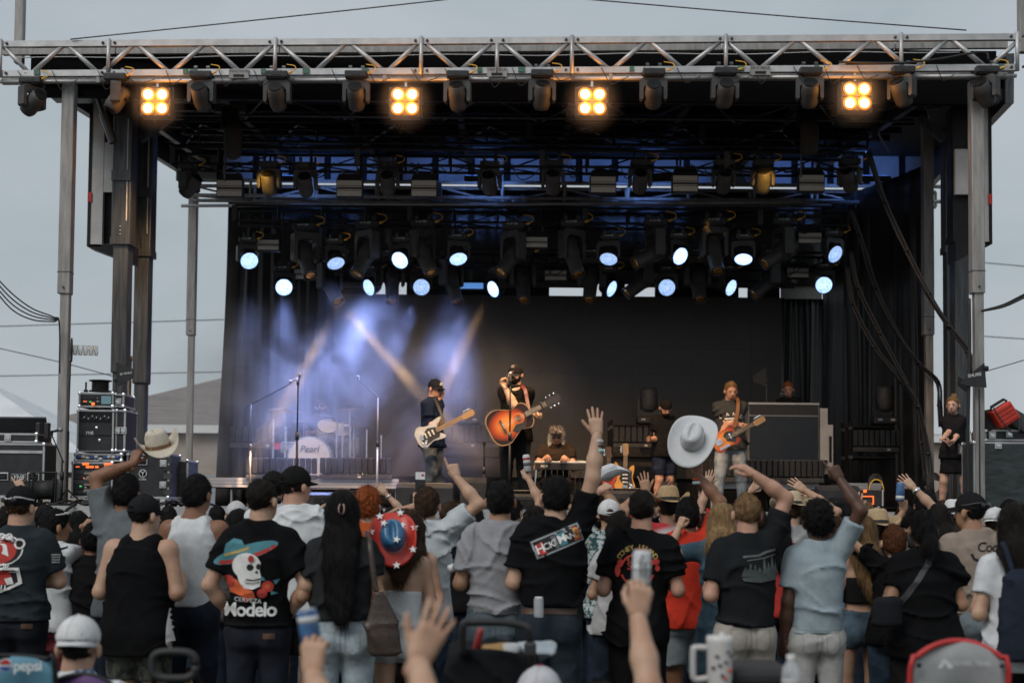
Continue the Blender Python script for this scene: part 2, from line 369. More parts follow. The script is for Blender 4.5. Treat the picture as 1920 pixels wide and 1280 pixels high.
for x in (450, 932, 1424):
    MB().box(TP(x, ZB - .03) + Vector((0, -.055, 0)), (.24, .02, .11)).build('load_plate', GALV, ft)
    o = MB().box(TP(x, ZB - .055) + Vector((0, -.07, 0)), (.13, .006, .026)).build('plate_slot', BLKM, ft)
    text_on('plate_lettering', 'MAX 750 LB', STEEL, ft, TP(x, ZB - .0) + Vector((0, -.068, 0)), (1, 0, 0), (0, 0, 1), .042)
for x in (72, 350, 365, 495, 575, 685, 900, 978, 1184, 1388, 1530, 1875):
    MB().box(TP(x, ZB + .005) + Vector((0, -.045, 0)), (.05 + .06 * rnd.random(), .02, .06)).build('green_tape', GRN, ft)
for x in (722, 185, 1145, 1712): MB().box(TP(x, (ZB + ZPIPE) / 2) + Vector((0, -.01, 0)), (.045, .03, .14)).build('pipe_hanger', GALV, ft)
# loose cabling along the truss, each run a thing
def cable(label, pts, r=.006, m=RUB, grp=None, name='cable', cat='cable', nn=7):
    o = MB().path(smoothpts(pts, nn), r, 6).build(name, m, None, True); return tag(o, label, cat, grp)
CG = 'loose cables on the front truss'
for i in range(26):
    x = 40 + i * 72 + rnd.uniform(-20, 20); w = rnd.uniform(25, 60); dy = rnd.uniform(.03, .11)
    p = [TP(x, ZB + .02) + Vector((0, -.06, 0)), TP(x + w * .35, ZPIPE - dy) + Vector((0, -.05, 0)), TP(x + w * .7, ZPIPE - dy * .6) + Vector((0, -.06, 0)), TP(x + w, ZPIPE + .01) + Vector((0, -.04, 0))]
    cable('thin black cable looped on the front truss, %s from its left end' % NTH[i], p, .005, RUB, CG)
cable('pale cable strung inside the silver front truss', [TP(x, 7.20 + .012 * math.sin(x * .017)) + Vector((0, .22, 0)) for x in range(10, 1905, 100)], .007, WHITEP, None, nn=3)
cable('fat black cable draped over the right end of the front truss', [TP(1570, ZB + .06) + Vector((0, -.08, 0)), TP(1680, ZB + .04) + Vector((0, -.09, 0)), TP(1760, ZB + .09) + Vector((0, -.09, 0)), TP(1838, ZB + .17) + Vector((0, -.08, 0)), TP(1850, ZB + .07) + Vector((0, -.08, 0))], .014)
# guy lines over the roof
cable('steel guy line rising from the left end of the roof', [P(132, 74, 17.2), P(500, 36, 17.3), P(850, -2, 17.4), P(1000, -22, 17.4)], .008, STEEL, nn=4)
cable('steel guy line rising from the right end of the roof', [P(1812, 57, 16.7), P(1500, 33, 16.9), P(1100, -1, 17.1), P(950, -14, 17.2)], .008, STEEL, nn=4)
# ------------------------------------------------------------------ corner posts and masts
def post(label, x, Y, w, zj, ztop, m=GALV):
    t = thing('support_post', label, 'post', (x, Y, 0), group='galvanised telescopic posts', world=True)
    MB().cbox((x, Y, (zj + ztop) / 2), (w, w, ztop - zj), .012).build('outer_tube', m, t)
    MB().cbox((x + .01, Y, zj / 2 + .1), (w * .72, w * .72, zj), .01).build('inner_tube', m, t)
    MB().box((x, Y, zj + .27), (w * 1.03, w * 1.03, .012)).build('weld_band', STEEL, t)
    MB().lathe([(.012, 0), (.012, .02)], (x, Y - w / 2, zj + .08), (0, -1, 0), 8).build('pin', STEEL, t)
    MB().box((x, Y, .02), (.4, .4, .04)).build('foot_plate', STEEL, t)
    return t
q = P(122, 552, 17.45); post('tall galvanised post at the front left corner, helical antenna on it', q.x, 17.45, .155, q.z, 6.86)
q = P(358, 629, 24.4); post('galvanised post left of the black side curtain', q.x, 24.4, .15, q.z, 7.3)
q = P(1832, 551, 17.0); post('tall galvanised post at the front right corner beside the antenna fins', q.x, 17.0, .155, q.z, 6.86)
q = P(1740, 629, 20.8); post('galvanised post at the edge of the right curtain', q.x, 20.8, .155, q.z, 7.4)
def mast(label, px, Y, w, pyj, pyj2, pxr=None):
    q = P(px, pyj, Y); t = thing('lift_mast', label, 'mast', (q.x, Y, 0), group='dark hydraulic lift masts', world=True)
    zj = q.z; z2 = P(px, pyj2, Y).z
    MB().cbox((q.x, Y, (zj + 7.25) / 2), (w, w * 1.2, 7.25 - zj), .015).build('outer_stage', STEEL, t)
    MB().cbox((q.x, Y, (zj + z2) / 2), (w * .8, w, zj - z2), .015).build('middle_stage', STEEL, t)
    MB().cbox((q.x, Y, z2 / 2 + .05), (w * .62, w * .8, z2), .015).build('inner_stage', STEEL, t)
    MB().box((q.x, Y, zj + .04), (w * 1.06, w * 1.26, .1)).build('collar', STEEL, t)
    MB().box((q.x - w * .0, Y - w * .62, 5.95), (w * 1.0, .05, .14)).build('bracket', STEEL, t)
    for dz in (.12, .17, .22): MB().lathe([(.011, 0), (.011, .014)], (q.x, Y - w * .6, zj + dz), (0, -1, 0), 8).build('bolt', CHROME, t)
    MB().tube((q.x + w * .3, Y - w * .62, zj + .3), (q.x + w * .3, Y - w * .62, 6.7), .008).build('hose', WHITEP, t)
    return t
mast('dark steel lift mast beside the grey wing panel', 231, 18.6, .25, 460, 700)
mast('dark steel lift mast nearer the left wing curtain', 270, 19.6, .25, 482, 720)
mast('dark steel lift mast at the right behind the front post', 1798, 19.6, .25, 455, 800)
mast('dark steel lift mast at the right, half hidden behind its twin', 1781, 20.6, .2, 475, 810)
for lab, px, y0, y1 in (('polished hydraulic ram between the left masts', 250, 200, 670), ('polished hydraulic ram between the right masts', 1786, 300, 690)):
    YR = 19.0 if px < 900 else 20.1
    a = P(px, y0, YR); b = P(px, y1, YR); b.x = a.x
    t = thing('hydraulic_ram', lab, 'ram', (b.x, YR, b.z), world=True)
    MB().tube(a, b, .03, n=12).build('rod', CHROME, t, True); c = Vector((b.x, YR, .1)); MB().tube(b, c, .055, n=12).build('cylinder', STEEL, t, True)
    MB().tube(b + Vector((0, 0, -.05)), b + Vector((0, 0, .02)), .06, n=12).build('gland', mat('rust', (.22, .11, .05), .7), t, True)
# knee braces between mast heads and roof
for lab, pts in (('diagonal knee brace at the left mast head', ((262, 262), (325, 215))), ('diagonal knee brace at the right mast head', ((1722, 220), (1770, 262)))):
    a = P(*pts[0], 18.9); b = P(*pts[1], 18.9); d = b - a; x, y, dd = frame(d); 
    o = MB().box((a + b) / 2, (.12, .1, d.length), Matrix((x, y, dd)).transposed()).build('knee_brace', STEEL); tag(o, lab, 'brace')
# folded wing panels with rectangular openings
def wing(label, x0, x1, y0, y1, Y, flip):
    t = thing('wing_panel', label, 'stage panel', P((x0 + x1) / 2, y1, Y), world=True)
    z0 = P(x0, y1, Y).z; z1 = P(x0, y0, Y).z; X0 = P(x0, 400, Y).x; X1 = P(x1, 400, Y).x
    ed = X0 if not flip else X1; sg = 1 if not flip else -1; wfull = abs(X1 - X0)
    MB().box((ed + sg * .02, Y, (z0 + z1) / 2), (.04, .1, z1 - z0)).build('outer_rail', BLKM, t)
    MB().box((ed + sg * .026, Y - .052, z0 + (z1 - z0) * .31), (.052, .012, .13)).build('red_reflector', RED, t)
    MB().box((ed + sg * (.04 + .08), Y, (z0 + z1) / 2), (.158, .08, z1 - z0 - .002)).build('panel_stile', WHITEP, t)
    for f0, f1 in ((.0, .015), (.345, .66), (.975, 1.0)):
        MB().box((ed + sg * (.2 + (wfull - .2) / 2 + .0), Y, z0 + (z1 - z0) * (f0 + f1) / 2), (wfull - .2 - .002, .07, (z1 - z0) * (f1 - f0))).build('panel_rail', WHITEP, t)
    MB().box((ed + sg * wfull / 2, Y + .1, (z0 + z1) / 2), (wfull, .06, z1 - z0 - .1)).build('back_board', BLKM, t)
    MB()._add([(ed, Y - .04, z0), (ed + sg * wfull, Y - .04, z0 - .22), (ed + sg * wfull, Y + .3, z0 - .22), (ed, Y + .3, z0), (ed, Y - .04, z0 + .03), (ed + sg * wfull, Y - .04, z0 + .03), (ed + sg * wfull, Y + .3, z0 + .03), (ed, Y + .3, z0 + .03)], [(3, 2, 1, 0), (4, 5, 6, 7), (0, 1, 5, 4), (1, 2, 6, 5), (2, 3, 7, 6), (3, 0, 4, 7)]).build('bottom_gusset', BLKM, t)
wing('grey folded wing panel with black openings at the left of the stage', 166, 250, 168, 463, 18.95, False)
wing('grey folded wing panel at the right of the stage', 1790, 1858, 190, 458, 18.2, True)
o = MB().tube(P(172, 152, 18.2), P(193, 214, 18.2), .03).tube(P(193, 212, 18.2), P(212, 268, 18.2), .055).build('roof_strut', STEEL); tag(o, 'slim diagonal strut below the left end of the front truss', 'strut')
for lab, a, b in (('galvanised roof stanchion above the left truss end', (38, -5), (38, 76)), ('galvanised roof stanchion above the right truss end', (1917, -5), (1917, 56))):
    q0 = P(*a, 17.8); q1 = P(*b, 17.8); o = MB().cbox(((q0.x + q1.x) / 2, 17.8, (q0.z + q1.z) / 2), (.11, .11, q0.z - q1.z + .6), .01).build('stanchion', GALV); tag(o, lab, 'stanchion')
o = MB(); a = P(0, 158, 18.3); b = P(162, 190, 18.3)
o.box((-5.55, 18.4, 7.0), (1.0, .3, .14)); o.box((-5.2, 18.4, 6.84), (.14, .3, .18)); tag(o.build('cross_beam', STEEL), 'dark cross beam on top of the front left post', 'beam')
o = MB(); o.box((5.75, 18.0, 6.95), (.9, .3, .14)); tag(o.build('cross_beam', STEEL), 'dark cross beam on top of the front right post', 'beam')
# ------------------------------------------------------------------ black lighting trusses
def box_truss(name, label, x0, x1, ya, yb, Y, m, step=.62, dep=.42, r=.02, diag=True, slope=0):
    a = P(x0, ya, Y); b = P(x1, ya, Y); z1 = P((x0 + x1) / 2, ya, Y).z; z0 = P((x0 + x1) / 2, yb, Y).z
    t = thing(name, label, 'truss', ((a.x + b.x) / 2, Y, z0), world=True); X0, X1 = a.x, b.x
    for z in (z0, z1):
        for yy in (Y, Y + dep): MB().tube((X0, yy, z), (X1, yy, z), r, n=8).build('chord', m, t, True)
    n = max(2, int((X1 - X0) / step))
    up = MB().tube((0, 0, z0), (0, 0, z1), r * .8, n=6).mesh('upright', m)
    for i in range(n + 1):
        x = X0 + (X1 - X0) * i / n
        for yy in (Y, Y + dep): link('upright', up, t, None).matrix_parent_inverse = WINV['_inv'][t.name] @ Matrix.Translation((x, yy, 0))
        if diag and i < n:
            x2 = X0 + (X1 - X0) * (i + 1) / n; za, zb = (z0, z1) if i % 2 else (z1, z0)
            MB().tube((x, Y + dep, za), (x2, Y + dep, zb), r * .6, n=5).build('brace', m, t)
            MB().tube((x, Y, z0), (x2, Y + dep, z0), r * .6, n=5).build('brace', m, t)
    for i in range(0, n + 1, 4):
        x = X0 + (X1 - X0) * i / n
        MB().box((x, Y - .004, (z0 + z1) / 2), (.075, .05, z1 - z0)).build('end_plate', GREYP, t)
    rn = random.Random(int(x0 * 7 + ya))
    if m is BLKM:
        for i in range(22):
            x = rn.uniform(X0 + .2, X1 - .5); w = rn.uniform(.15, .5); dz = rn.uniform(.05, .22)
            MB().path(smoothpts([(x, Y - .03, z0 + .02), (x + w * .3, Y - .06, z0 - dz), (x + w * .7, Y - .05, z0 - dz * .7), (x + w, Y - .03, z0 + .03)], 5), .008, 5).build('cable', RUB, t, True)
    return t, X0, X1, z0, z1
box_truss('lighting_truss', 'black box truss carrying the middle row of lights', 324, 1622, 281, 312, 19.5, BLKM)
box_truss('lighting_truss', 'black box truss high under the roof behind the front lights', 345, 1640, 232, 256, 20.4, BLKM)
box_truss('lighting_truss', 'black box truss above the blue wash lights', 440, 1590, 390, 418, 21.2, BLKM)
box_truss('lighting_truss', 'black box truss hidden behind the lowest row of lights', 560, 1580, 470, 496, 22.6, BLKM)
box_truss('rear_truss', 'silver rear truss under the roof above the curtains', 352, 1768, 344, 372, 23.9, GALV, step=1.05, r=.032)
o = MB().tube(P(340, 386, 23.7), P(1760, 378, 23.4), .028, n=10).build('rear_pipe', ALU, None, True); tag(o, 'long silver pipe below the rear truss', 'pipe')
for px, y0 in ((432, 205), (1510, 198)):
    q = P(px, y0, 19.3); t = thing('chain_hoist', 'black chain motor hanging from the roof, ' + ('left' if px < 900 else 'right') + ' one', 'hoist', q, world=True)
    MB().cbox(q + Vector((0, 0, -.16)), (.22, .2, .3), .03).build('motor', BLKM, t)
    MB().lathe([(.1, 0), (.13, -.1), (.12, -.42), (.05, -.48)], q + Vector((.05, -.03, -.22)), (0, 0, 1), 12).build('chain_bag', mat('black_bag', (.05, .048, .046), .8, bump=.5, bscale=20), t, True)
    MB().tube(q + Vector((-.06, 0, -.3)), q + Vector((-.06, 0, -1.0)), .012).build('chain', STEEL, t); MB().tube(q, q + Vector((0, 0, .7)), .012).build('hanger', STEEL, t)
    MB().box(q + Vector((0, 0, .0)), (.42, .1, .1)).build('hanger_beam', GREYP, t)
# ------------------------------------------------------------------ backdrop: screen, curtains, sky gap
lw = thing('led_wall', 'large dark video wall at the back of the stage', 'video wall', P(1048, 900, 24.6), world=True)
SCRN = mat('dark_screen', (.062, .056, .052), .5, var=.12, scale=.8, bump=.04, bscale=400)
a = P(628, 551, 24.6); b = P(1465, 551, 24.6); z1 = a.z; z0 = DZ + .55; nc, nr = 15, 7; cw = (b.x - a.x) / nc; ch = (z1 - z0) / nr
pm = MB().cbox((0, 0, 0), (cw - .0012, .08, ch - .0012), .0006).mesh('panel', SCRN)
for i in range(nc):
    for j in range(nr):
        o = link('panel', pm, lw); o.matrix_parent_inverse = WINV['_inv'][lw.name] @ Matrix.Translation((a.x + (i + .5) * cw, 24.62 + rnd.uniform(-.002, .002), z0 + (j + .5) * ch))
MB().box(((a.x + b.x) / 2, 24.72, (z0 + z1) / 2), (b.x - a.x - .02, .06, z1 - z0 - .02)).build('back_frame', BLKM, lw)
MB().box(((a.x + b.x) / 2, 24.8, (z0 + DZ) / 2), (b.x - a.x, .2, z0 - DZ + .06)).build('base', BLKM, lw)
DRAPE = mat('black_drape', (.024, .023, .023), .36, var=.3, scale=3, bump=.12, bscale=25)
def drape(label, x0, x1, y0, y1, Y0, Y1, amp, seed, folds, flare=0.0, z_bot=None):
    rn = random.Random(seed); nx, nz = int(folds * 10), 26; b = MB(); V = []
    a0 = P(x0, y0, Y0); a1 = P(x1, y0, Y1); zt = (a0.z + a1.z) / 2; zb = DZ + .01 if z_bot is None else z_bot
    ph = [rn.uniform(0, 6.28) for _ in range(6)]
    for j in range(nz + 1):
        v = j / nz
        for i in range(nx + 1):
            u = i / nx
            w = u * folds * 2 * PI + .9 * math.sin(u * 9 + ph[0]) + .5 * math.sin(u * 23 + ph[1]) + v * .5 * math.sin(u * 7 + ph[2])
            d = amp * (.45 + .55 * v) * (math.sin(w) + .35 * math.sin(2.3 * w + ph[3] + v)) * (.55 + .45 * math.sin(u * 13 + ph[4]))
            V.append((a0.x + (a1.x - a0.x) * u + flare * v * (u - .5) * 2 + .02 * math.sin(v * 5 + u * 11), Y0 + (Y1 - Y0) * u + d, zt + (zb - zt) * v))
    b._add(V, [(j * (nx + 1) + i, (j + 1) * (nx + 1) + i, (j + 1) * (nx + 1) + i + 1, j * (nx + 1) + i + 1) for j in range(nz) for i in range(nx)])
    o = b.build('stage_curtain', DRAPE, None, True); tag(o, label, 'curtain', 'black stage curtains')
    md = o.modifiers.new('thick', 'SOLIDIFY'); md.thickness = .01
    return o
drape('black curtain at the left of the video wall', 428, 640, 388, 930, 24.2, 24.9, .06, 3, 9, .12)
drape('black curtain high above the video wall', 430, 1740, 356, 531, 25.0, 25.0, .035, 5, 24, z_bot=P(900, 531, 25).z)
for k_, (x0_, x1_) in enumerate(((640, 692), (762, 842), (862, 985), (985, 1030), (1128, 1172), (1228, 1330), (1330, 1385), (1402, 1462))):
    c, s = PR(x0_, 526, x1_, 560, 24.75, .05); tag(MB().box(c, s).build('header_board', BLKM), 'black board filling the gap above the video wall, %s from the left' % NTH[k_], 'board', 'boards above the video wall')
drape('short black curtain right of the video wall', 1462, 1545, 560, 930, 24.9, 24.9, .05, 8, 8)
drape('wide black curtain at the right with shiny folds', 1540, 1736, 350, 935, 24.6, 21.6, .10, 11, 8, .0)
ST = mat('sky_gap_white', (.5, .49, .47), .8, var=.1)  # pale strips stand in for bright sky seen through the gaps
c, s = PR(1464, 528, 1541, 561, 25.1, .04); tag(MB().box(c, s).build('sky_gap_strip', ST), 'blank white strip of cloth above the short right curtain', 'cloth')
c, s = PR(603, 545, 632, 575, 25.05, .04); tag(MB().box(c, s).build('sky_gap_strip', ST), 'small white strip of cloth beside the left top corner of the video wall', 'cloth')
# ------------------------------------------------------------------ lights on the trusses
HOUS = mat('worn_grey_housing', (.062, .061, .060), .6, var=.25, scale=10, bump=.1, bscale=100)
HEADM = mat('dark_grey_head', (.055, .054, .053), .5, var=.25, scale=10, bump=.1, bscale=90)
LEDW = bpy.data.materials.new('lit_blue_white_leds'); LEDW.use_nodes = True
_t = LEDW.node_tree; _b = _t.nodes['Principled BSDF']; _tc = nd(_t, 'ShaderNodeTexCoord'); _vo = nd(_t, 'ShaderNodeTexVoronoi', Scale=44.0, Randomness=.25); _cr = nd(_t, 'ShaderNodeValToRGB')
_cr.color_ramp.elements[0].position = .0; _cr.color_ramp.elements[0].color = (.80, .92, 1.0, 1); _cr.color_ramp.elements[1].position = .62; _cr.color_ramp.elements[1].color = (.09, .22, .52, 1)
_t.links.new(_tc.outputs['Object'], _vo.inputs['Vector']); _t.links.new(_vo.outputs['Distance'], _cr.inputs['Fac']); _t.links.new(_cr.outputs[0], _b.inputs['Emission Color']); _b.inputs['Emission Strength'].default_value = 1.35; _b.inputs['Base Color'].default_value = (.1, .15, .2, 1)
LEDV = []
for _k in (1.5, 2.4, 3.6):
    _m = LEDW.copy(); _m.node_tree.nodes['Principled BSDF'].inputs['Emission Strength'].default_value = _k; LEDV.append(_m)
AMBL = mat('amber_coated_lens', (.62, .34, .10), .12, .75, var=.35, scale=18, spec=.8)
BULB = mat('lit_bulb', (1, .9, .7), .5, emit=(1, .76, .38), estr=8.0)
REFL = mat('lit_amber_reflector', (.6, .3, .05), .5, emit=(1, .24, .01), estr=1.0)
REFR = mat('amber_lit_housing', (.08, .05, .025), .5, var=.3, scale=12)  # brown base colour carries the amber glow of the lit cells
PALE = mat('pale_diffuser', (.50, .48, .44), .45, var=.1, scale=6)
def mk(fn): b = MB(); fn(b); return b
# shared meshes, pivot of the head at the origin, lens towards +Z
def _head_front(b): b.lathe([(.03, -.19), (.075, -.185), (.098, -.15), (.105, -.06), (.105, .08), (.088, .13), (.078, .135), (.074, .12)], n=20)
def _head_beam(b): b.lathe([(.03, -.20), (.085, -.19), (.105, -.14), (.108, -.02), (.088, .06), (.082, .26), (.086, .30), (.078, .30), (.074, .285)], n=20)
def _head_wash(b): b.lathe([(.04, -.13), (.105, -.12), (.125, -.07), (.14, .02), (.142, .07), (.136, .075), (.13, .06)], n=24)
HM = {}
for k_, fn, mm in (('front', _head_front, HOUS), ('beam', _head_beam, HEADM), ('wash', _head_wash, BLKP)): HM[k_] = mk(fn).mesh('head', mm, True)
def _grille(b):
    for i in range(-3, 4):
        w = math.sqrt(max(.0, .075 ** 2 - (i * .02) ** 2)); b.box((i * .02, 0, -.193), (.007, 2 * w, .01)); b.box((0, i * .02, -.1935), (2 * w, .007, .009))
    b.lathe([(.078, -.185), (.086, -.185), (.086, -.196), (.078, -.196)], n=20)
GRM = mk(_grille).mesh('grille', BLKM)
def _vents(b):
    for i in range(9):
        a = -.75 + i * .1875; b.box((math.sin(a) * .105, -math.cos(a) * .105, -.07), (.008, .012, .05), Matrix.Rotation(a, 3, 'Z'))
VNM = mk(_vents).mesh('vent_slots', BLKM)
LENS = {'front': MB().lathe([(.002, .122), (.074, .122)], n=20).mesh('lens', mat('dark_lens', (.02, .02, .03), .08), False),
        'beam': MB().lathe([(.002, .30), (.045, .297), (.076, .287)], n=20).mesh('lens', AMBL, True),
        'wash': MB().lathe([(.002, .068), (.132, .064)], n=28).mesh('lens', LEDW, False)}
def _yoke(w, h, t):
    def f(b):
        b.prism([(-w - t, 0), (-w - t, -h), (-w - t * .3, -h - .02), (-w + t * .25, -h), (-w + t * .25, -.09), (-w + .05, -.045), (w - .05, -.045), (w - t * .25, -.09), (w - t * .25, -h), (w + t * .3, -h - .02), (w + t, -h), (w + t, 0), (w + t - .04, .03), (-w - t + .04, .03)], -.06, .06, Matrix(((1, 0, 0), (0, 0, 1), (0, 1, 0))))
    return f
YK = {'front': (mk(_yoke(.128, .22, .036)).mesh('yoke', HOUS), .19), 'beam': (mk(_yoke(.125, .30, .036)).mesh('yoke', HEADM), .26), 'wash': (mk(_yoke(.15, .21, .03)).mesh('yoke', BLKP), .19)}
def _base(b):
    b.cbox((0, 0, .09), (.27, .24, .085), .015); b.cbox((0, 0, .045), (.2, .2, .02), .006); b.box((0, -.122, .095), (.1, .006, .04))
BASEM = mk(_base).mesh('base', BLKP)
def _clamp(b):
    b.box((0, 0, .15), (.035, .05, .04)); b.lathe([(.034, -.02), (.034, .02)], (0, 0, .19), (1, 0, 0), 10)
CLM = mk(_clamp).mesh('clamp', STEEL)
def _plug(b):
    b.tube((.15, -.1, .10), (.19, -.12, .11), .014); b.path(smoothpts([(.19, -.12, .11), (.235, -.12, .14), (.22, -.1, .19), (.12, -.06, .22)], 4), .006, 5)
PLUG = mk(_plug).mesh('power_plug', YEL)
LBL = MB().box((-.06, -.124, .1), (.03, .004, .018)).box((-.02, -.124, .1), (.03, .004, .022)).box((.03, -.124, .102), (.045, .004, .026)).mesh('display', mat('pale_label', (.32, .33, .32), .4))
LP = {}
def mover(kind, label, px, py, Y, d, grp, lamp=None, amber=False):
    """a moving light whose head pivot the photograph shows at (px, py); d: the way its lens points"""
    q = P(px, py, Y); ym, dz = YK[kind]; ks = {'front': 1.0, 'beam': 1.28, 'wash': 1.0}[kind]; top = q + Vector((0, 0, dz * ks))
    t = thing('moving_light', label, 'stage light', top, group=grp); t.scale = (ks, ks, ks)
    link('base', BASEM, t); d = Vector(d).normalized(); phi = math.atan2(-d.x, d.y) if math.hypot(d.x, d.y) > .05 else 0
    if abs(phi) > PI / 2: phi += PI
    for s in (-.075, .075): link('clamp', CLM, t, (s, 0, 0))
    link('yoke', ym, t, (0, 0, 0), (0, 0, phi))
    qd = Quaternion(Vector((0, 0, 1)), phi) @ Quaternion(Vector((1, 0, 0)), math.atan2(-(d.x * -math.sin(phi) + d.y * math.cos(phi)), d.z))
    hd = link('head', HM[kind], t, (0, 0, -dz), qd)
    lo_ = link('lens', LENS[kind], hd)
    if kind == 'wash': lo_.material_slots[0].link = 'OBJECT'; lo_.material_slots[0].material = LEDV[(len(LP.get('wash', [])) * 7 + 1) % 3]
    if kind == 'front': link('grille', GRM, hd); link('vent_slots', VNM, hd)
    if kind != 'front': link('display', LBL, t)
    link('power_plug', PLUG, t)
    LP.setdefault(kind, []).append(q + d * (.30 * ks if kind == 'beam' else .085 * ks))
    return t, q, d
FG = 'moving lights on the front truss'
front = [(60, 196, (-.75, .5, -.55)), (218, 190, (-.5, -.1, -.8)), (378, 186, (.1, .8, -.65)), (520, 186, (.05, .8, -.6)), (668, 186, (.0, .8, -.6)), (858, 186, (.1, .75, -.95)), (1016, 184, (-.05, .75, -.95)), (1225, 182, (.03, .8, -.6)), (1359, 180, (.0, .8, -.6)), (1518, 180, (.1, .8, -.7)), (1691, 178, (.5, .5, -.8)), (1847, 178, (.6, .6, -.75))]
nm = ['at the far left end under the truss', 'beside the dark mast, left of the first amber lamp', 'just right of the leftmost amber lamp', 'third along between the two left amber lamps', 'just left of the second amber lamp', 'just right of the second amber lamp', 'just left of the third amber lamp', 'just right of the third amber lamp', 'midway between the two right amber lamps', 'just left of the rightmost amber lamp', 'just right of the rightmost amber lamp', 'at the far right end under the truss']
for (px, py, d), l in zip(front, nm): mover('front', 'grey moving light ' + l, px, py, YT(px), d, FG)
# amber four-cell lamps
_b4 = MB()
for sx in (-1, 1):
    for sz in (-1, 1): _b4.lathe([(.05, -.004), (.066, -.045), (.069, -.045), (.069, .0)], (sx * .087, -.05, sz * .087), (0, 1, 0), 20)
def blinder(label, px, py, Y, es, aim=None):
    q = P(px, py, Y); t = thing('four_cell_lamp', label, 'stage lamp', q, group='amber four cell lamps')
    for sz in (-1, 1): MB().cbox((0, .06, sz * .0885), (.37, .2, .172), .012).build('housing', REFR, t)
    for sx in (-1, 1):
        for sz in (-1, 1):
            c = link('reflector', MB().lathe([(.083, -.012), (.078, .0), (.05, .03), (.01, .045)], (sx * .087, -.05, sz * .087), (0, 1, 0), 20).mesh('reflector', REFL, True), t)
            link('bulb', MB().lathe([(.056, -.020), (.052, -.032), (.03, -.038), (.002, -.040)], (sx * .087, -.04, sz * .087), (0, 1, 0), 20).mesh('bulb', BULB, True), c)
    for sx in (-1, 1): MB().box((sx * .195, .06, .02), (.012, .08, .36)).build('side_plate', REFR, t)
    MB().path([(-.195, .06, .19), (-.1, .06, .215), (.1, .06, .215), (.195, .06, .19)], .012).build('bracket', STEEL, t)
    MB().box((0, .06, .26), (.03, .04, .1)).build('clamp', CHROME, t)
    light('amber_lamp_light', 'POINT', (0, -.20, -.0), 17, (1, .34, .03), t, size=.16)
    light('added_performer_spot', 'SPOT', (0, .42, -.12), es * 1.35, (1, .62, .32), t, target=Vector((0, 2.6, -3.9)), spot=85, blend=.8, size=.12)  # added spot behind the lamp, aimed back to warm the performers
    if aim: light('added_fixture_spot', 'SPOT', (0, .3, -.1), 900, (1, .5, .08), t, target=P(*aim, 19.6) - q, spot=7, blend=.6, size=.05)  # added narrow spot that tints one middle-row fixture yellow
blinder('lit amber lamp under the truss by the dark mast, leftmost of four', 293, 193, YT(293) - .02, 230, (505, 345))
blinder('second lit amber lamp from the dark left mast', 760, 193, YT(760) - .02, 900)
blinder('third lit amber lamp, above the singer and to his right', 1110, 193, YT(1110) - .02, 900)
blinder('lit amber lamp at the right end, rightmost of four', 1605, 183, YT(1605) - .02, 260, (1430, 342))
# middle row
MG = 'moving lights on the middle truss'
mid = [(355, 352, (-.6, .3, -.6)), (505, 348, (.05, .8, -.9)), (573, 350, (.0, .8, -.6)), (727, 348, (.0, .8, -.6)), (918, 348, (.1, .8, -.6)), (1037, 346, (.05, .8, -.7)), (1200, 344, (.0, .8, -.6)), (1357, 344, (.0, .8, -.6)), (1430, 344, (.05, .8, -1.0)), (1593, 342, (.35, .6, -.7))]
nm = ['at the left end of the middle row, tipped outwards', 'in the middle row below the leftmost amber lamp, catching yellow light', 'right beside the yellow-lit one on the left', 'between two flat panels left of centre', 'in the middle row, just left of the singer', 'in the middle row, just right of the singer', 'between two flat panels right of centre', 'next to the yellow-lit one on the right', 'in the middle row on the right, catching yellow light', 'at the right end of the middle row']
for (px, py, d), l in zip(mid, nm): mover('front', 'grey moving light ' + l, px, py, 19.6, d, MG)
def panel_light(label, px, py, Y, w, h, grp):
    q = P(px, py, Y); t = thing('panel_light', label, 'stage light', q, group=grp)
    MB().cbox((0, .08, 0), (w + .03, .14, h + .03), .01).build('housing', BLKP, t)
    MB()._add([(-w / 2 - .01, 0, h / 2 + .016), (w / 2 + .01, 0, h / 2 + .016), (w / 2 + .01, .14, h / 2 + .016), (-w / 2 - .01, .14, h / 2 + .016), (-w / 2 + .02, .03, h / 2 + .1), (w / 2 - .02, .03, h / 2 + .1), (w / 2 - .02, .13, h / 2 + .1), (-w / 2 + .02, .13, h / 2 + .1)], [(3, 2, 1, 0), (4, 5, 6, 7), (0, 1, 5, 4), (1, 2, 6, 5), (2, 3, 7, 6), (3, 0, 4, 7)]).build('yoke_box', BLKP, t)
    f = MB().box((0, .0, -h * .28), (w, .012, h * .42)).build('diffuser', PALE, t); MB().box((0, .0, h * .28), (w, .012, h * .42)).build('diffuser', PALE, t)
    for dz in (-.018, .018): MB().box((0, -.003, dz * h / .12), (w, .014, h * .05)).build('strip', mat('tungsten_strip', (.22, .17, .12), .5), t)
    for s in (-.1, .1): MB().box((s, .08, h / 2 + .13), (.03, .05, .08)).build('clamp', STEEL, t)
for px, py, l in ((430, 353, 'beside the yellow-lit light on the left'), (655, 353, 'in the middle row, third fixture left of centre'), (795, 353, 'in the middle row, left of the singer'), (1131, 346, 'in the middle row, right of the singer'), (1285, 344, 'in the middle row between two grey moving lights'), (1522, 343, 'in the middle row near its right end')):
    panel_light('pale flat panel light ' + l, px, py, 19.62, .34, .22, 'panel lights of the middle row')
for px, py, l in ((501, 459, 'at the left end of the lower lights'), (1005, 454, 'above the singer among the lower lights'), (1519, 446, 'at the right end of the lower lights'), (572, 514, 'half hidden behind the left lower lights'), (1042, 516, 'low in the centre beside the hanging spots'), (1496, 511, 'low at the right beside the white cloth')):
    panel_light('pale flat panel light ' + l, px, py, 21.3 if py < 480 else 22.7, .34, .15, 'panel lights of the lower rows')
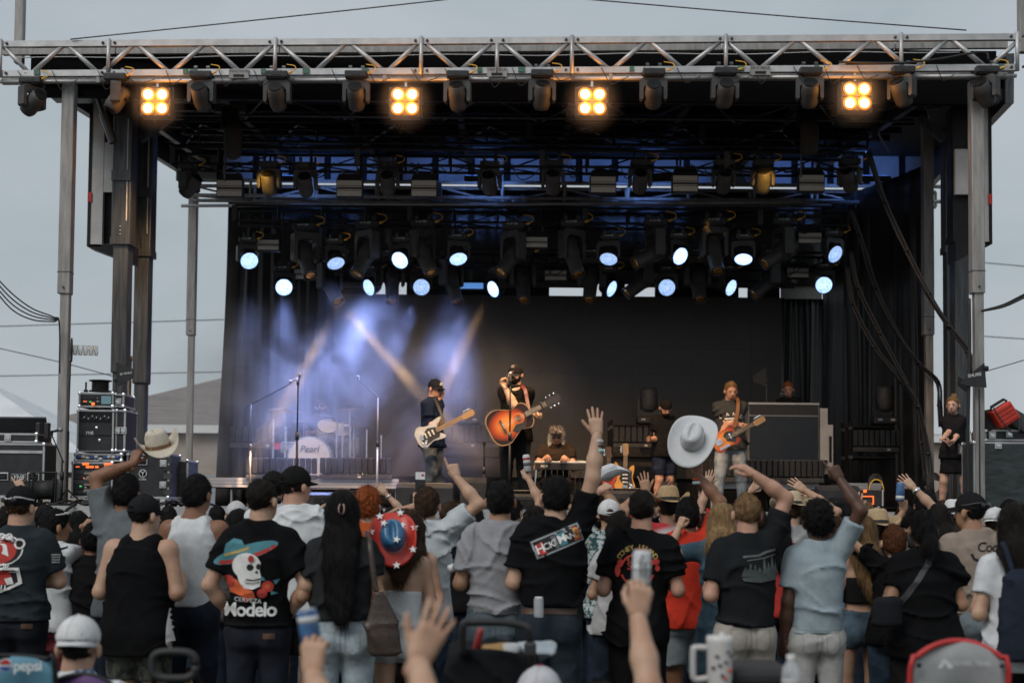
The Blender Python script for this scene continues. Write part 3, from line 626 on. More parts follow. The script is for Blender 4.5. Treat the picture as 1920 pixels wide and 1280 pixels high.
# blue wash lights and amber-lensed spots of the two lower rows
WG = 'lit blue wash lights'; BG = 'hanging spots with amber lenses'
wash = [(466, 486, 21.3, (.35, -.8, -.55), 'at the left end of the upper row'), (532, 537, 22.7, (.2, -.9, -.35), 'at the left end of the lower row'), (628, 488, 21.3, (.3, -.5, -.8), 'second from the left in the upper row'), (697, 537, 22.7, (-.62, -.6, -.35), 'second from the left in the lower row'), (753, 485, 21.3, (-.35, -.75, -.5), 'above the smoke beam in the upper row'), (790, 537, 22.7, (.08, -.95, -.35), 'just below it in the lower row, over the bass player'), (858, 480, 21.3, (.2, -.55, -.8), 'left of the singer in the upper row'), (930, 540, 22.7, (-.65, -.55, -.35), 'left of the singer in the lower row'), (1142, 480, 21.3, (-.15, -.55, -.8), 'right of the singer in the upper row'), (1141, 539, 22.7, (.75, -.5, -.4), 'right of the singer in the lower row'), (1271, 478, 21.3, (.45, -.7, -.4), 'above the man with the cap in the upper row'), (1250, 538, 22.7, (-.05, -.95, -.3), 'above the man with the cap in the lower row'), (1365, 537, 22.7, (.65, -.6, -.4), 'above the right guitarist in the lower row'), (1394, 480, 21.3, (-.1, -.5, -.85), 'above the right guitarist in the upper row'), (1561, 474, 21.3, (.45, -.7, -.45), 'at the right end of the upper row'), (1544, 533, 22.7, (-.1, -.95, -.35), 'at the right end of the lower row')]
BLUE = (.16, .34, 1.0)
for i, (px, py, Y, d, l) in enumerate(wash):
    t, q, dd = mover('wash', 'round blue-white wash light ' + l, px, py, Y, d, WG)
spots = [(572, 482, 21.3, (.3, -.5, -.85), 'left end of the upper row'), (618, 535, 22.7, (.45, -.5, -.8), 'left end of the lower row, beam in the smoke'), (688, 478, 21.3, (-.35, -.35, -.8), 'second in the upper row'), (735, 528, 22.7, (.05, -.4, -.9), 'below the wash light in the lower row'), (792, 476, 21.3, (.4, -.4, -.85), 'third in the upper row'), (846, 528, 22.7, (.3, -.3, -1), 'beside the blue strip'), (962, 480, 21.3, (-.5, -.45, -.75), 'above the singer, tipped left'), (980, 527, 22.7, (.05, -.45, -.9), 'directly over the singer'), (1072, 476, 21.3, (.25, -.35, -.9), 'above the steel guitar in the upper row'), (1108, 527, 22.7, (-.1, -.45, -.9), 'above the steel guitar in the lower row'), (1228, 474, 21.3, (-.72, -.25, -.42), 'lying sideways in the upper row'), (1208, 526, 22.7, (-.68, -.2, -.55), 'lying sideways in the lower row'), (1338, 472, 21.3, (.1, -.45, -.85), 'square yoke in the upper row at the right'), (1308, 526, 22.7, (.05, -.45, -.9), 'square yoke in the lower row at the right'), (1468, 472, 21.3, (-.75, -.25, -.5), 'sideways near the right end, upper row'), (1444, 527, 22.7, (-.65, -.2, -.6), 'sideways near the right end, lower row')]
for px, py, Y, d, l in spots: mover('beam', 'dark hanging spot with amber lens, ' + l, px, py, Y, d, BG)
# blue strip light
c, s = PR(857, 530, 906, 540, 23.2, .08); t = thing('strip_light', 'short lit blue strip light left of the singer', 'strip light', c); MB().box((0, .05, 0), (s[0] + .04, .08, s[2] + .03)).build('housing', BLKP, t)
MB().box((0, 0, 0), (s[0], .03, s[2])).build('tube', mat('lit_blue_tube', (.1, .2, .4), .4, emit=(.10, .27, .65), estr=.85), t)
# pipe carrying the lowest row, with dark header panels
for k_, (x0, x1) in enumerate(((604, 700), (905, 972), (1000, 1120), (1215, 1260), (1280, 1490))):
    c, s = PR(x0, 530, x1, 538, 24.2, .06); tag(MB().box(c, s).build('header_bar', GREYP), 'dark header bar above the video wall, %s from the left' % NTH[k_], 'bar', 'header bars above the video wall')
# light from the blue fixtures: down into the smoke, and up on to the roof from the light bars
def ub(label, px, py, Y, tgt, e, spot, col=BLUE):
    q = P(px, py, Y); t = thing('light_bar', label, 'light bar', q, group='blue light bars'); MB().cbox((0, 0, 0), (.5, .09, .08), .01).build('housing', BLKP, t)
    MB().box((0, 0, .043), (.46, .05, .006)).build('lens', mat('lit_bar_lens', (.05, .1, .3), .3, emit=(.1, .25, 1), estr=2.0), t)
    light('blue_bar_light', 'SPOT', (0, 0, .1), e, col, t, target=Vector(tgt) - q, spot=spot, blend=.7, size=.15)
for px, l in ((540, 'far left'), (900, 'left of centre'), (1230, 'right of centre'), (1640, 'far right')):
    q = P(px, 330, 22.2); ub('lit blue light bar on top of the trusses, ' + l, px, 335, 22.2, (q.x, 25.3, 7.82), 190, 58)
# ------------------------------------------------------------------ road cases and racks
def case(name, label, x0, y0, x1, y1, Y, dep, m=LAM, wheels=0, latches=(), handles=(), divide=(), z0=None, cat='road case', side=True):
    c, s = PR(x0, y0, x1, y1, Y, dep)
    if z0 is not None:
        top = c.z + s[2] / 2; s = (s[0], s[1], top - z0); c.z = (top + z0) / 2
    t = thing(name, label, cat, (c.x, c.y, c.z - s[2] / 2), world=True); w, d, h = s; e = .022
    MB().cbox(c, (w - .006, d - .006, h - .006), .004).build('body', m, t)
    def ed(a, b, th=e): 
        v = Vector(b) - Vector(a); MB().box(c + (Vector(a) + Vector(b)) / 2, tuple(max(abs(q), th) for q in v)).build('edge_trim', ALU, t)
    for sx in (-1, 1):
        for sz in (-1, 1): ed((sx * (w / 2 - e / 2), -d / 2 + e, sz * (h / 2 - e / 2)), (sx * (w / 2 - e / 2), d / 2 - e, sz * (h / 2 - e / 2)))
        for sy in (-1, 1): ed((sx * (w / 2 - e / 2), sy * (d / 2 - e / 2), -h / 2 + e), (sx * (w / 2 - e / 2), sy * (d / 2 - e / 2), h / 2 - e))
    for sy in (-1, 1):
        for sz in (-1, 1): ed((-w / 2 + e, sy * (d / 2 - e / 2), sz * (h / 2 - e / 2)), (w / 2 - e, sy * (d / 2 - e / 2), sz * (h / 2 - e / 2)))
    for sx in (-1, 1):
        for sy in (-1, 1):
            for sz in (-1, 1): MB().cbox(c + Vector((sx * (w / 2 - e / 2), sy * (d / 2 - e / 2), sz * (h / 2 - e / 2))), (e * 1.9,) * 3, .01).build('corner_cap', CHROME, t)
    for f in divide: MB().box(c + Vector((0, -d / 2 - .003, h * (f - .5))), (w - 2 * e, .012, .035)).build('lid_seam', ALU, t)
    for fx, fz in latches:
        p = c + Vector((w * (fx - .5), -d / 2 - .008, h * (fz - .5)))
        a = MB().cbox(p, (.085, .014, .085), .005).build('latch', ALU, t); MB().box(p + Vector((0, -.011, 0)), (.05, .008, .03), Matrix.Rotation(.4, 3, 'Y')).build('butterfly', CHROME, a)
    for fx, fz in handles:
        p = c + Vector((w * (fx - .5), -d / 2 - .006, h * (fz - .5)))
        a = MB().cbox(p, (.15, .012, .1), .005).build('handle_dish', ALU, t); MB().box(p + Vector((0, -.008, .0)), (.12, .006, .07)).build('recess', BLKM, a); MB().cbox(p + Vector((0, -.018, -.008)), (.1, .018, .022), .005).build('grip', RUB, a)
    for i in range(wheels):
        for sy in (-.35, .35):
            p = c + Vector((w * (-.42 + .84 * i / max(1, wheels - 1)), d * sy, -h / 2 - .055))
            a = MB().lathe([(.01, -.018), (.048, -.018), (.048, .018), (.01, .018)], p, (1, 0, 0), 14).build('caster', RUB, t); MB().box(p + Vector((0, 0, .04)), (.05, .06, .03)).build('fork', CHROME, a)
    return t, c, s
def logo(t, c, d, px_off, h, txt='YHB'):
    p = c + Vector((px_off[0], -d / 2 - .008, px_off[1]))
    pl = MB().box(p, (h * 2.6, .006, h * 1.25)).build('label_plate', WHITEP, t); MB().box(p + Vector((0, -.002, 0)), (h * 2.5, .006, h * 1.13)).build('label_field', LAM, pl)
    text_on('lettering', txt, WHITE, pl, p + Vector((0, -.006, 0)), (1, 0, 0), (0, 0, 1), h * 1.05, .012, .25)
    return p
t, c, s = case('road_case', 'big black road case with silver edges at the left stage end', -60, 831, 84, 926, 17.55, .7, handles=((.45, .38), (.86, .38)), divide=(.84,), wheels=3, z0=DZ + .1)
logo(t, c, s[1], (.155, -.09), .07)
t, c, s = case('console_case', 'open mixing desk case on top of the big left road case', -40, 812, 70, 829, 17.6, .55, latches=((.5, .5),))
a = P(22, 790, 17.9); b = P(52, 792, 17.9)
tag(MB().box((P(10, 800, 18).x, 18.0, P(10, 800, 18).z), (1.05, .05, .26), Matrix.Rotation(R(25), 3, 'X')).build('case_lid', LAM), 'tilted black lid leaning on the open desk case', 'lid')
for px, l in ((70, 'left'), (86, 'right')):
    c, s = PR(px - 4, 792, px + 5, 822, 17.7, .1); tag(MB().cbox(c, s, .01).build('monitor_speaker', BLKP), 'small black box standing on the desk case, ' + l + ' of the pair', 'speaker')
q = P(84, 918, 17.35); t = thing('cable_reel', 'black cable reel on its frame on the deck beside the left case', 'cable reel', (q.x, q.y, DZ), world=True); q.z = DZ + .19
MB().lathe([(.15, -.13), (.15, -.12), (.11, -.12), (.115, 0), (.11, .12), (.15, .12), (.15, .13)], q, (1, 0, 0), 22).build('drum', RUB, t, True)
for sx in (-1, 1): MB().path([q + Vector((sx * .16, -.12, -.19)), q + Vector((sx * .16, -.08, .2)), q + Vector((sx * .16, .08, .2)), q + Vector((sx * .16, .12, -.19))], .011).build('frame_side', BLKM, t)
MB().tube(q + Vector((-.16, -.05, .21)), q + Vector((.16, -.05, .21)), .012).build('grip', BLKM, t)
for k in range(9):
    MB().lathe([(.113, -.006), (.12, 0), (.113, .006)], q + Vector((-.1 + k * .025, 0, 0)), (1, 0, 0), 20).build('cable_turn', RUB, t, True)
# rack tower
LCD = mat('lit_screen', (.03, .05, .06), .3, emit=(.18, .33, .36), estr=.5); LEDO = mat('orange_led', (.2, .05, .01), .4, emit=(1, .16, .03), estr=1.6); LEDG = mat('green_led', (.02, .1, .03), .4, emit=(.1, .7, .2), estr=1.0)
def rack_front(t, c, s, units, seed):
    rn = random.Random(seed); w, d, h = s; uh = (h - .07) / units
    for k in range(units):
        z = c.z - h / 2 + .035 + (k + .5) * uh; f = MB().cbox((c.x, c.y - d / 2 - .004, z), (w - .07, .012, uh - .008), .003).build('rack_unit', BLKP if rn.random() < .7 else GREYP, t)
        for j in range(rn.randint(3, 7)):
            x = c.x + (w - .14) * (rn.random() - .5)
            kn = rn.random(); mm = LEDO if kn < .18 else (LEDG if kn < .28 else (WHITEP if kn < .6 else STEEL))
            MB().box((x, c.y - d / 2 - .013, z + uh * rn.uniform(-.2, .2)), (rn.uniform(.008, .045), .008, min(uh * .4, rn.uniform(.008, .02)))).build('control', mm, f)
t, c, s = case('amp_rack', 'amplifier rack with orange displays at the foot of the rack tower', 133, 866, 212, 932, 17.6, .6, cat='rack'); rack_front(t, c, s, 6, 3)
for k, (fx, fz, w_) in enumerate(((-.05, .36, .05), (.0, .36, .04), (.06, .36, .04), (.2, .44, .1), (-.08, .44, .08), (.16, .36, .012))): MB().box(c + Vector((fx, -s[1] / 2 - .014, fz * s[2])), (w_, .008, .026)).build('display', LEDO, t)
for k in range(4):
    for sx in (-.05, .1): MB().box(c + Vector((sx, -s[1] / 2 - .014, .08 - k * .07)), (.085, .008, .028)).build('vent_block', mat('beige_vent', (.3, .26, .2), .6), t)
t, c, s = case('cable_chest', 'low trunk of tangled cables between the two racks', 139, 850, 229, 864, 17.65, .55, cat='case')
for k in range(10): MB().ell((c.x - s[0] * .4 + k * s[0] * .09, c.y - s[1] / 2 - .0, c.z - .01 + rnd.uniform(-.015, .02)), (.03, .02, .022)).build('cable_lump', mat('blue_cable', (.05, .1, .3), .6) if k % 3 == 0 else WHITEP, t, True)
t, c, s = case('drawer_rack', 'black rack with drawers and a label in the middle of the rack tower', 143, 768, 214, 846, 17.62, .6, cat='rack')
logo(t, c, s[1], (-.07, -.03), .05); MB().box(c + Vector((0, -s[1] / 2 - .006, -.16)), (s[0] - .06, .012, .17)).build('drawer', LAM, t); MB().box(c + Vector((0, -s[1] / 2 - .006, .02)), (s[0] - .06, .012, .15)).build('drawer', LAM, t)
o = MB().box(c + Vector((0, -s[1] / 2 - .004, .17)), (s[0] - .06, .008, .12)).build('mixer_bay', BLKM, t)
for k in range(14): MB().box(c + Vector((-.16 + k * .025, -s[1] / 2 - .012, .15 + .015 * (k % 3))), (.012, .012, .02)).build('cable_plug', WHITEP if k % 2 else STEEL, t)
for dx, dz in ((.02, .035), (.06, -.12)): MB().cbox(c + Vector((dx, -s[1] / 2 - .016, dz)), (.03, .01, .03), .004).build('lock', CHROME, t)
t2, c2, s2 = case('side_case', 'narrow black case with clasps right of the drawer rack', 215, 768, 236, 846, 17.66, .55, latches=((.3, .5), (.8, .5)), cat='case')
t, c, s = case('radio_rack', 'small rack with a screen on top of the rack tower', 147, 736, 213, 763, 17.6, .55, cat='rack'); rack_front(t, c, s, 2, 9)
MB().box(c + Vector((.13, -s[1] / 2 - .014, .0)), (.12, .008, .1)).build('screen', LCD, t); MB().lathe([(.02, 0), (.02, .02)], c + Vector((-.03, -s[1] / 2 - .01, -.05)), (0, -1, 0), 12).build('knob', LEDO, t)
t2, c2, s2 = case('side_case', 'narrow black case at the top right of the rack tower', 214, 738, 233, 763, 17.66, .5, latches=((.4, .4),), cat='case')
q = P(188, 734, 17.8); t = thing('cable_spool', 'black cable spool lying on top of the rack tower', 'cable spool', q, world=True)
MB().lathe([(.14, 0), (.14, .012), (.1, .012), (.1, .13), (.14, .13), (.14, .142)], q, (0, 0, 1), 20).build('spool', RUB, t, True)
for k in range(6): MB().lathe([(.098, .02 + k * .018), (.112, .029 + k * .018), (.098, .038 + k * .018)], q, (0, 0, 1), 18).build('cable_turn', RUB, t, True)
q = P(161, 734, 17.7); tag(MB().tube(q, q + Vector((0, 0, .12)), .012).cbox(q + Vector((0, 0, .01)), (.05, .05, .03), .01).build('stub_antenna', BLKP), 'small stub antenna on top of the rack tower', 'antenna')
# case with round emblem, and the greenish one beside it
t, c, s = case('road_case', 'black road case with a round white emblem behind the raised straw hat', 236, 850, 318, 928, 17.75, .62, latches=((.86, .78), (.86, .3)), handles=((.35, .82),), wheels=3, z0=DZ + .1)
p = c + Vector((-.06, -s[1] / 2 - .004, .03)); MB().lathe([(.05, 0), (.05, .006), (.042, .006), (.042, 0)], p, (0, -1, 0), 24).build('emblem_ring', WHITE, t)
for a_, b_ in (((0, -.03), (0, 0)), ((0, 0), (-.025, .028)), ((0, 0), (.025, .028))): MB().tube(p + Vector((a_[0], -.006, a_[1])), p + Vector((b_[0], -.006, b_[1])), .006).build('emblem_stroke', WHITE, t)
text_on('lettering', 'YORK', WHITE, t, p + Vector((0, -.004, -.075)), (1, 0, 0), (0, 0, 1), .035, .01)
for k in range(5): MB().box(c + Vector((.25, -s[1] / 2 - .006, -.2 + k * .1)), (.1, .012, .07)).build('rack_panel', BLKP if k % 2 else GREYP, t)
case('road_case', 'greenish road case between the emblem case and the galvanised post', 320, 862, 353, 928, 18.3, .6, m=LAMG, wheels=2, z0=DZ + .1)
# antennas at the left
q = P(133, 656, 17.2); t = thing('helical_antenna', 'helical antenna with a black disc and clear tube on the left post', 'antenna', q, world=True)
MB().lathe([(.145, 0), (.15, .008), (.145, .016)], q, (1, .25, 0), 26).build('disc', BLKP, t)
e = q + Vector((.31, .06, 0)); MB().tube(q, e, .062, n=18).build('clear_tube', mat('clear_plastic', (.6, .62, .62), .3, alpha=.35), t, True)
ax = (e - q).normalized(); x_, y_, _ = frame(ax)
MB().path([q + ax * (.31 * k / 60) + (x_ * math.cos(k * .52) + y_ * math.sin(k * .52)) * .06 for k in range(61)], .004, 5).build('helix', mat('brass', (.5, .3, .1), .4, .8), t)
MB().tube(q + Vector((0, 0, -.12)), (q.x - .01, q.y, DZ + .9), .008).build('stand_rod', BLKM, t); MB().tube((q.x - .01, q.y, DZ + .9), (q.x - .01, q.y, DZ + .02), .016).build('stand_pole', BLKM, t)
for k in range(3): MB().tube((q.x - .01, q.y, DZ + .2), (q.x + .2 * math.cos(k * 2.1 + .5), q.y + .2 * math.sin(k * 2.1 + .5), DZ + .01), .01).build('leg', BLKM, t)
def fin(label, pts, Y, txt=None, th=.03, stand=None, tp=None, ts=.06):
    P_ = [P(x, y, Y) for x, y in pts]; cx = sum((p for p in P_), Vector()) / len(P_)
    t = thing('fin_antenna', label, 'antenna', cx, world=True); b = MB(); n = len(P_)
    b._add([p + Vector((0, d, 0)) for d in (0, th) for p in P_], [tuple(range(n)), tuple(range(2 * n - 1, n - 1, -1))] + [(i, n + i, n + (i + 1) % n, (i + 1) % n) for i in range(n)]); b.build('blade', BLKP, t)
    if txt: text_on('lettering', txt, WHITE, t, P(*tp, Y), (1, 0, .18), (-.18, 0, 1), ts, .01, .1)
    if stand:
        a = P(*stand, Y + .02); MB().tube(a, (a.x, a.y, DZ + .01), .012).build('stand', STEEL, t)
        MB().cbox(a, (.05, .06, .05), .01).build('swivel', BLKP, t)
        for k in range(3): MB().tube((a.x, a.y, DZ + .35), (a.x + .28 * math.cos(k * 2.1 + .5), a.y + .28 * math.sin(k * 2.1 + .5), DZ + .01), .012).build('leg', STEEL, t)
    return t
fin('black fin antenna above the left rack tower', [(217, 678), (221, 724), (249, 708), (250, 692)], 17.7, 'RF VENUE', stand=(217, 712), tp=(236, 700), ts=.034)
fin('black fin antenna with white lettering on the right front post', [(1798, 718), (1846, 680), (1850, 726), (1818, 724)], 16.8, 'SHURE', stand=None, tp=(1827, 703), ts=.055)
fin('smaller black fin antenna behind the lettered one', [(1798, 706), (1815, 716), (1813, 734), (1797, 722)], 17.1)
fin('black fin antenna on a white pole behind the right guitarist', [(1411, 706), (1436, 688), (1439, 726), (1412, 716)], 22.6, stand=(1437, 715))
q = P(1843, 690, 16.8); tag(MB().tube(q, q + Vector((.06, .02, .0)), .03).tube(P(1836, 728, 16.82), (P(1836, 728, 16.82).x, 16.82, DZ), .01).build('antenna_clamp', BLKP), 'black clamp and rod holding the lettered fin antenna', 'clamp')
# ------------------------------------------------------------------ mic stands
def micstand(label, px, ytop, Y, boom=None, m=BLKM, clip=True, zb=DZ, mic=True):
    q = P(px, ytop, Y); t = thing('mic_stand', label, 'mic stand', (q.x, q.y, zb), world=True); mz = zb + (q.z - zb) * .55
    MB().tube((q.x, q.y, mz), (q.x, q.y, q.z - .1), .011, n=8).build('upper_tube', m, t, True); MB().tube((q.x, q.y, zb + .02), (q.x, q.y, mz), .017, n=8).build('lower_tube', m, t, True)
    MB().tube((q.x, q.y, mz - .05), (q.x, q.y, mz + .05), .026, n=8).build('clutch', BLKP, t, True)
    MB().lathe([(.15, 0), (.15, .015), (.02, .03)], (q.x, q.y, zb + .002), n=18).build('base', BLKM, t)
    h = Vector((q.x, q.y, q.z - .1))
    if boom: e = P(*boom, Y); MB().tube(h - (e - h) * .15, e, .008, n=6).build('boom', BLKM, t); h = e
    if clip: MB().tube(h, h + Vector((0, -.02, .05)), .02).build('clip', BLKP, t)
    if mic:
        a = h + Vector((0, .02, .04)); d = Vector((.0, .12, .10)) if not boom else Vector((.10, -.04, .02))
        k = MB().tube(a, a + d, .013, .02, 10).build('microphone', BLKP, t); MB().ell(a + d * 1.15, (.028, .028, .028)).build('mic_head', mat('mic_grille', (.35, .35, .36), .5, .7), k, True)
    return t
micstand('straight black mic stand left of the drummer, mic on top', 559, 708, 19.2)
micstand('boom mic stand at the far left of the drums', 471, 746, 21.8, (545, 719), STEEL)
micstand('silver boom stand right of the drum kit', 709, 733, 21.6, (672, 711), ALU, mic=False)
micstand('black mic stand in front of the singer', 957, 706, 18.55)
micstand('low mic stand near the rack tower', 117, 845, 17.2, (97, 815), BLKM)
micstand('short stand behind the singer at the left', 908, 822, 20.8, mic=False)
# ------------------------------------------------------------------ risers, light bars, monitors
RISE = mat('ribbed_aluminium', (.5, .5, .5), .45, .7, var=.2, scale=4, stretch=(.3, 3, 12))
def riser(label, x0, x1, y0, y1, Y, dep, z0=DZ):
    c, s = PR(x0, y0, x1, y1, Y, dep); t = thing('riser', label, 'riser', (c.x, c.y, z0), world=True); n = max(1, round(s[0] / 1.22))
    for k in range(n):
        x = c.x - s[0] / 2 + (k + .5) * s[0] / n
        for j, f in enumerate((.18, .5, .82)): MB().box((x, Y + .02, c.z + s[2] * (f - .5)), (s[0] / n - .01, .04, s[2] * .28)).build('edge_rail', RISE, t)
        MB().box((x, Y + dep / 2 + .03, c.z), (s[0] / n - .01, dep - .04, s[2] * .98)).build('platform', DECK, t)
    for k in range(n + 1):
        x = c.x - s[0] / 2 + .04 + k * (s[0] - .08) / n
        for yy in (Y + .1, Y + dep - .1): MB().tube((x, yy, z0), (x, yy, c.z - s[2] / 2), .025).build('leg', ALU, t)
    return c, s
riser('long aluminium-edged riser under the drum kit', 380, 748, 897, 913, 21.9, 2.2)
riser('aluminium-edged riser behind the right guitarist', 1332, 1536, 903, 916, 21.5, 1.6)
riser('low aluminium-edged platform at the right beside the scaffold', 1588, 1656, 905, 920, 20.0, 1.0)
c, s = PR(1640, 918, 1656, 945, 19.8, .3)
def cell_bar(label, x0, x1, y0, y1, Y, n):
    c, s = PR(x0, y0, x1, y1, Y, .12); t = thing('cell_light_bar', label, 'light bar', (c.x, c.y, c.z - s[2] / 2), group='dark cell light bars', world=True); w = s[0] / n; hh = s[2]
    cm = MB().cbox((0, 0, 0), (w * .86, .08, hh * .74), .012).mesh('cell', BLKP)
    for k in range(n):
        o = link('cell', cm, t); o.matrix_parent_inverse = WINV['_inv'][t.name] @ Matrix.Translation((c.x - s[0] / 2 + (k + .5) * w, c.y, c.z + hh * .12))
    MB().cbox((c.x, c.y + .02, c.z - hh * .4), (s[0], .11, hh * .2), .006).build('base', GREYP, t)
    MB().box((c.x + s[0] * .05, c.y - .038, c.z - hh * .4), (.05, .006, hh * .1)).build('display', WHITEP, t); MB().box((c.x - s[0] * .15, c.y - .038, c.z - hh * .4), (.07, .006, hh * .08)).build('label', STEEL, t)
cell_bar('row of dark light cells in front of the drums, right half', 598, 735, 858, 897, 21.8, 12)
cell_bar('row of dark light cells in front of the drums, left half', 460, 594, 858, 897, 21.85, 12)
cell_bar('row of dark light cells under the keyboard screen', 1330, 1546, 862, 903, 21.3, 20)
cell_bar('row of dark light cells on the scaffold at the right', 1600, 1722, 806, 846, 22.3, 12)
cell_bar('row of dark light cells behind the singer', 826, 936, 800, 838, 23.4, 10)
cell_bar('row of dark light cells behind the man with the cap', 1150, 1262, 800, 838, 23.4, 10)
cell_bar('row of dark light cells low behind the bass player', 430, 560, 800, 838, 23.6, 11)
# upright scaffold frames at the back with upright moving lights on them
def scaffold(label, x0, x1, y0, Y):
    a = P(x0, y0, Y); b = P(x1, y0, Y); t = thing('scaffold_frame', label, 'frame', ((a.x + b.x) / 2, Y, DZ), group='black pipe frames', world=True)
    for yy in (Y, Y + .5):
        for x in (a.x, b.x): MB().tube((x, yy, DZ), (x, yy, a.z + .1), .025).build('upright', BLKM, t)
        for f in (0, .36, .95): MB().tube((a.x, yy, DZ + (a.z - DZ) * (1 - f)), (b.x, yy, DZ + (a.z - DZ) * (1 - f)), .022).build('rail', BLKM, t)
        for x in (a.x, b.x):
            for f in (.3, .64, .98): MB().cbox((x, yy - .02, DZ + (a.z - DZ) * f), (.07, .05, .06), .01).build('coupler', STEEL, t)
scaffold('black pipe frame at the right under a moving light', 1594, 1728, 800, 22.4)
scaffold('black pipe frame behind the singer', 822, 940, 798, 23.6)
scaffold('black pipe frame behind the man with the cap', 1146, 1266, 798, 23.6)
def floor_mover(label, px, y0, y1, Y):
    q = P(px, y1, Y); h = P(px, y0, Y).z - q.z; t = thing('upright_moving_light', label, 'stage light', q, group='upright moving lights', world=True)
    MB().cbox(q + Vector((0, 0, .07)), (.40, .3, .13), .03).build('base', BLKP, t); k = h / .62
    b = MB()
    b.prism([(-.2, .14), (-.2, .44), (-.16, .46), (-.14, .24), (.14, .24), (.16, .46), (.2, .44), (.2, .14)], -.06, .06, Matrix(((1, 0, 0), (0, 0, 1), (0, 1, 0))), q); b.build('yoke', BLKP, t)
    MB().lathe([(.1, .22), (.13, .26), (.14, .34), (.14, .56), (.12, .62), (.1, .62)], q, (0, 0, 1), 20).build('head', HEADM, t, True)
    for sx in (-.1, .1): MB().box(q + Vector((sx, -.152, .08)), (.07, .006, .03)).build('display', WHITEP, t)
floor_mover('upright moving light on the scaffold at the right', 1658, 735, 797, 22.5)
floor_mover('upright moving light behind the singer at the left', 879, 732, 796, 23.7)
floor_mover('upright moving light behind the man with the cap', 1216, 733, 796, 23.7)
# keyboard screen box
c, s = PR(1405, 756, 1537, 862, 21.9, .5); t = thing('screen_console', 'tall dark screen box hiding the keyboard player', 'screen box', (c.x, c.y, c.z - s[2] / 2), world=True)
MB().box(c + Vector((0, .05, 0)), (s[0], .45, s[2])).build('cabinet', mat('grey_cabinet', (.30, .30, .31), .6, var=.1), t)
MB().box(c + Vector((-.0, -.18, -.09)), (s[0] - .02, .02, s[2] - .22)).build('screen', mat('blue_black_screen', (.012, .018, .028), .35), t)
MB().box(c + Vector((-.0, -.178, s[2] / 2 - .1)), (s[0] - .02, .02, .15)).build('header', BLKP, t)
MB().box(c + Vector((0, -.185, s[2] / 2 - .005)), (s[0] + .01, .04, .03)).build('top_trim', ALU, t)
c2, s2 = PR(1538, 765, 1552, 862, 21.95, .4); MB().box(c2, s2).build('side_cabinet', WHITEP, t)
c2, s2 = PR(1552, 796, 1562, 888, 21.95, .3); MB().box(c2, s2).build('side_cheek', WHITEP, t); MB().box(c2 + Vector((0, -.152, -.0)), (.04, .01, .4)).build('slot', BLKM, t)
# wedge monitors
def wedge(label, px, py, Y, w=.62, h=.38, d=.5, rz=0, lift=0.0):
    q = P(px, py, Y); t = thing('wedge_monitor', label, 'monitor', (q.x, Y, DZ + lift), rz, group='floor monitors'); 
    MB().prism([(0, 0), (d, 0), (d, h * .35), (d * .35, h), (0, h * .82)], -w / 2, w / 2, Matrix(((0, 0, 1), (1, 0, 0), (0, 1, 0)))).build('cabinet', LAM, t)
    MB().box((0, -.004, h * .4), (w * .5, .008, .1)).build('connector_panel', BLKM, t); MB().tube((-.05, -.005, h * .4), (-.05, -.04, h * .38), .012).build('plug', STEEL, t)
    for s_ in (-1, 1): MB().box((s_ * (w / 2 + .003), d * .3, h * .5), (.006, .14, .05)).build('handle', BLKM, t)
    o = MB().box((0, d * .68, h * .68), (w - .05, .012, d * .62), Matrix.Rotation(R(45), 3, 'X')).build('grille', GREYP, t)
wedge('big wedge monitor in front of the bass player', 795, 950, 18.0, .72, .32)
wedge('square monitor behind the singer stand at the left', 887, 950, 19.6, .36, .44, .35)
wedge('wedge monitor at the feet of the singer', 985, 950, 18.0, .5, .2)
wedge('wedge monitor left of the man with the cap', 1180, 950, 18.3, .55, .26)
wedge('wedge monitor at the drum riser', 612, 950, 18.2, .6, .2)
wedge('wedge monitor at the right front corner of the deck', 1575, 950, 18.2, .55, .34)
c, s = PR(1608, 918, 1658, 948, 19.0, .35); t = thing('power_box', 'black stage box with an orange lit frame at the right', 'stage box', (c.x, c.y, DZ), world=True); MB().cbox(c, s, .01).build('body', LAM, t)
p = c + Vector((-.05, -.18, -.03))
for dx, dz, w_, h_ in ((0, .05, .17, .014), (0, -.05, .17, .014), (-.08, 0, .014, .1), (.08, 0, .014, .1)): MB().box(p + Vector((dx, 0, dz)), (w_, .01, h_)).build('lit_frame', LEDO, t)
MB().box(p + Vector((-.03, 0, .12)), (.04, .01, .04)).build('lit_mark', LEDO, t); MB().tube(c + Vector((s[0] / 2 - .02, -.17, -s[2] / 2)), c + Vector((s[0] / 2 - .02, -.17, s[2] / 2)), .014).build('corner_bar', ALU, t)
c, s = PR(155, 936, 182, 949, 17.12, .2); tag(MB().cbox(c, s, .01).box(c + Vector((0, -.102, 0)), (.1, .004, .03)).build('stage_box', LAM), 'small black stage box on the deck edge below the rack tower', 'stage box')
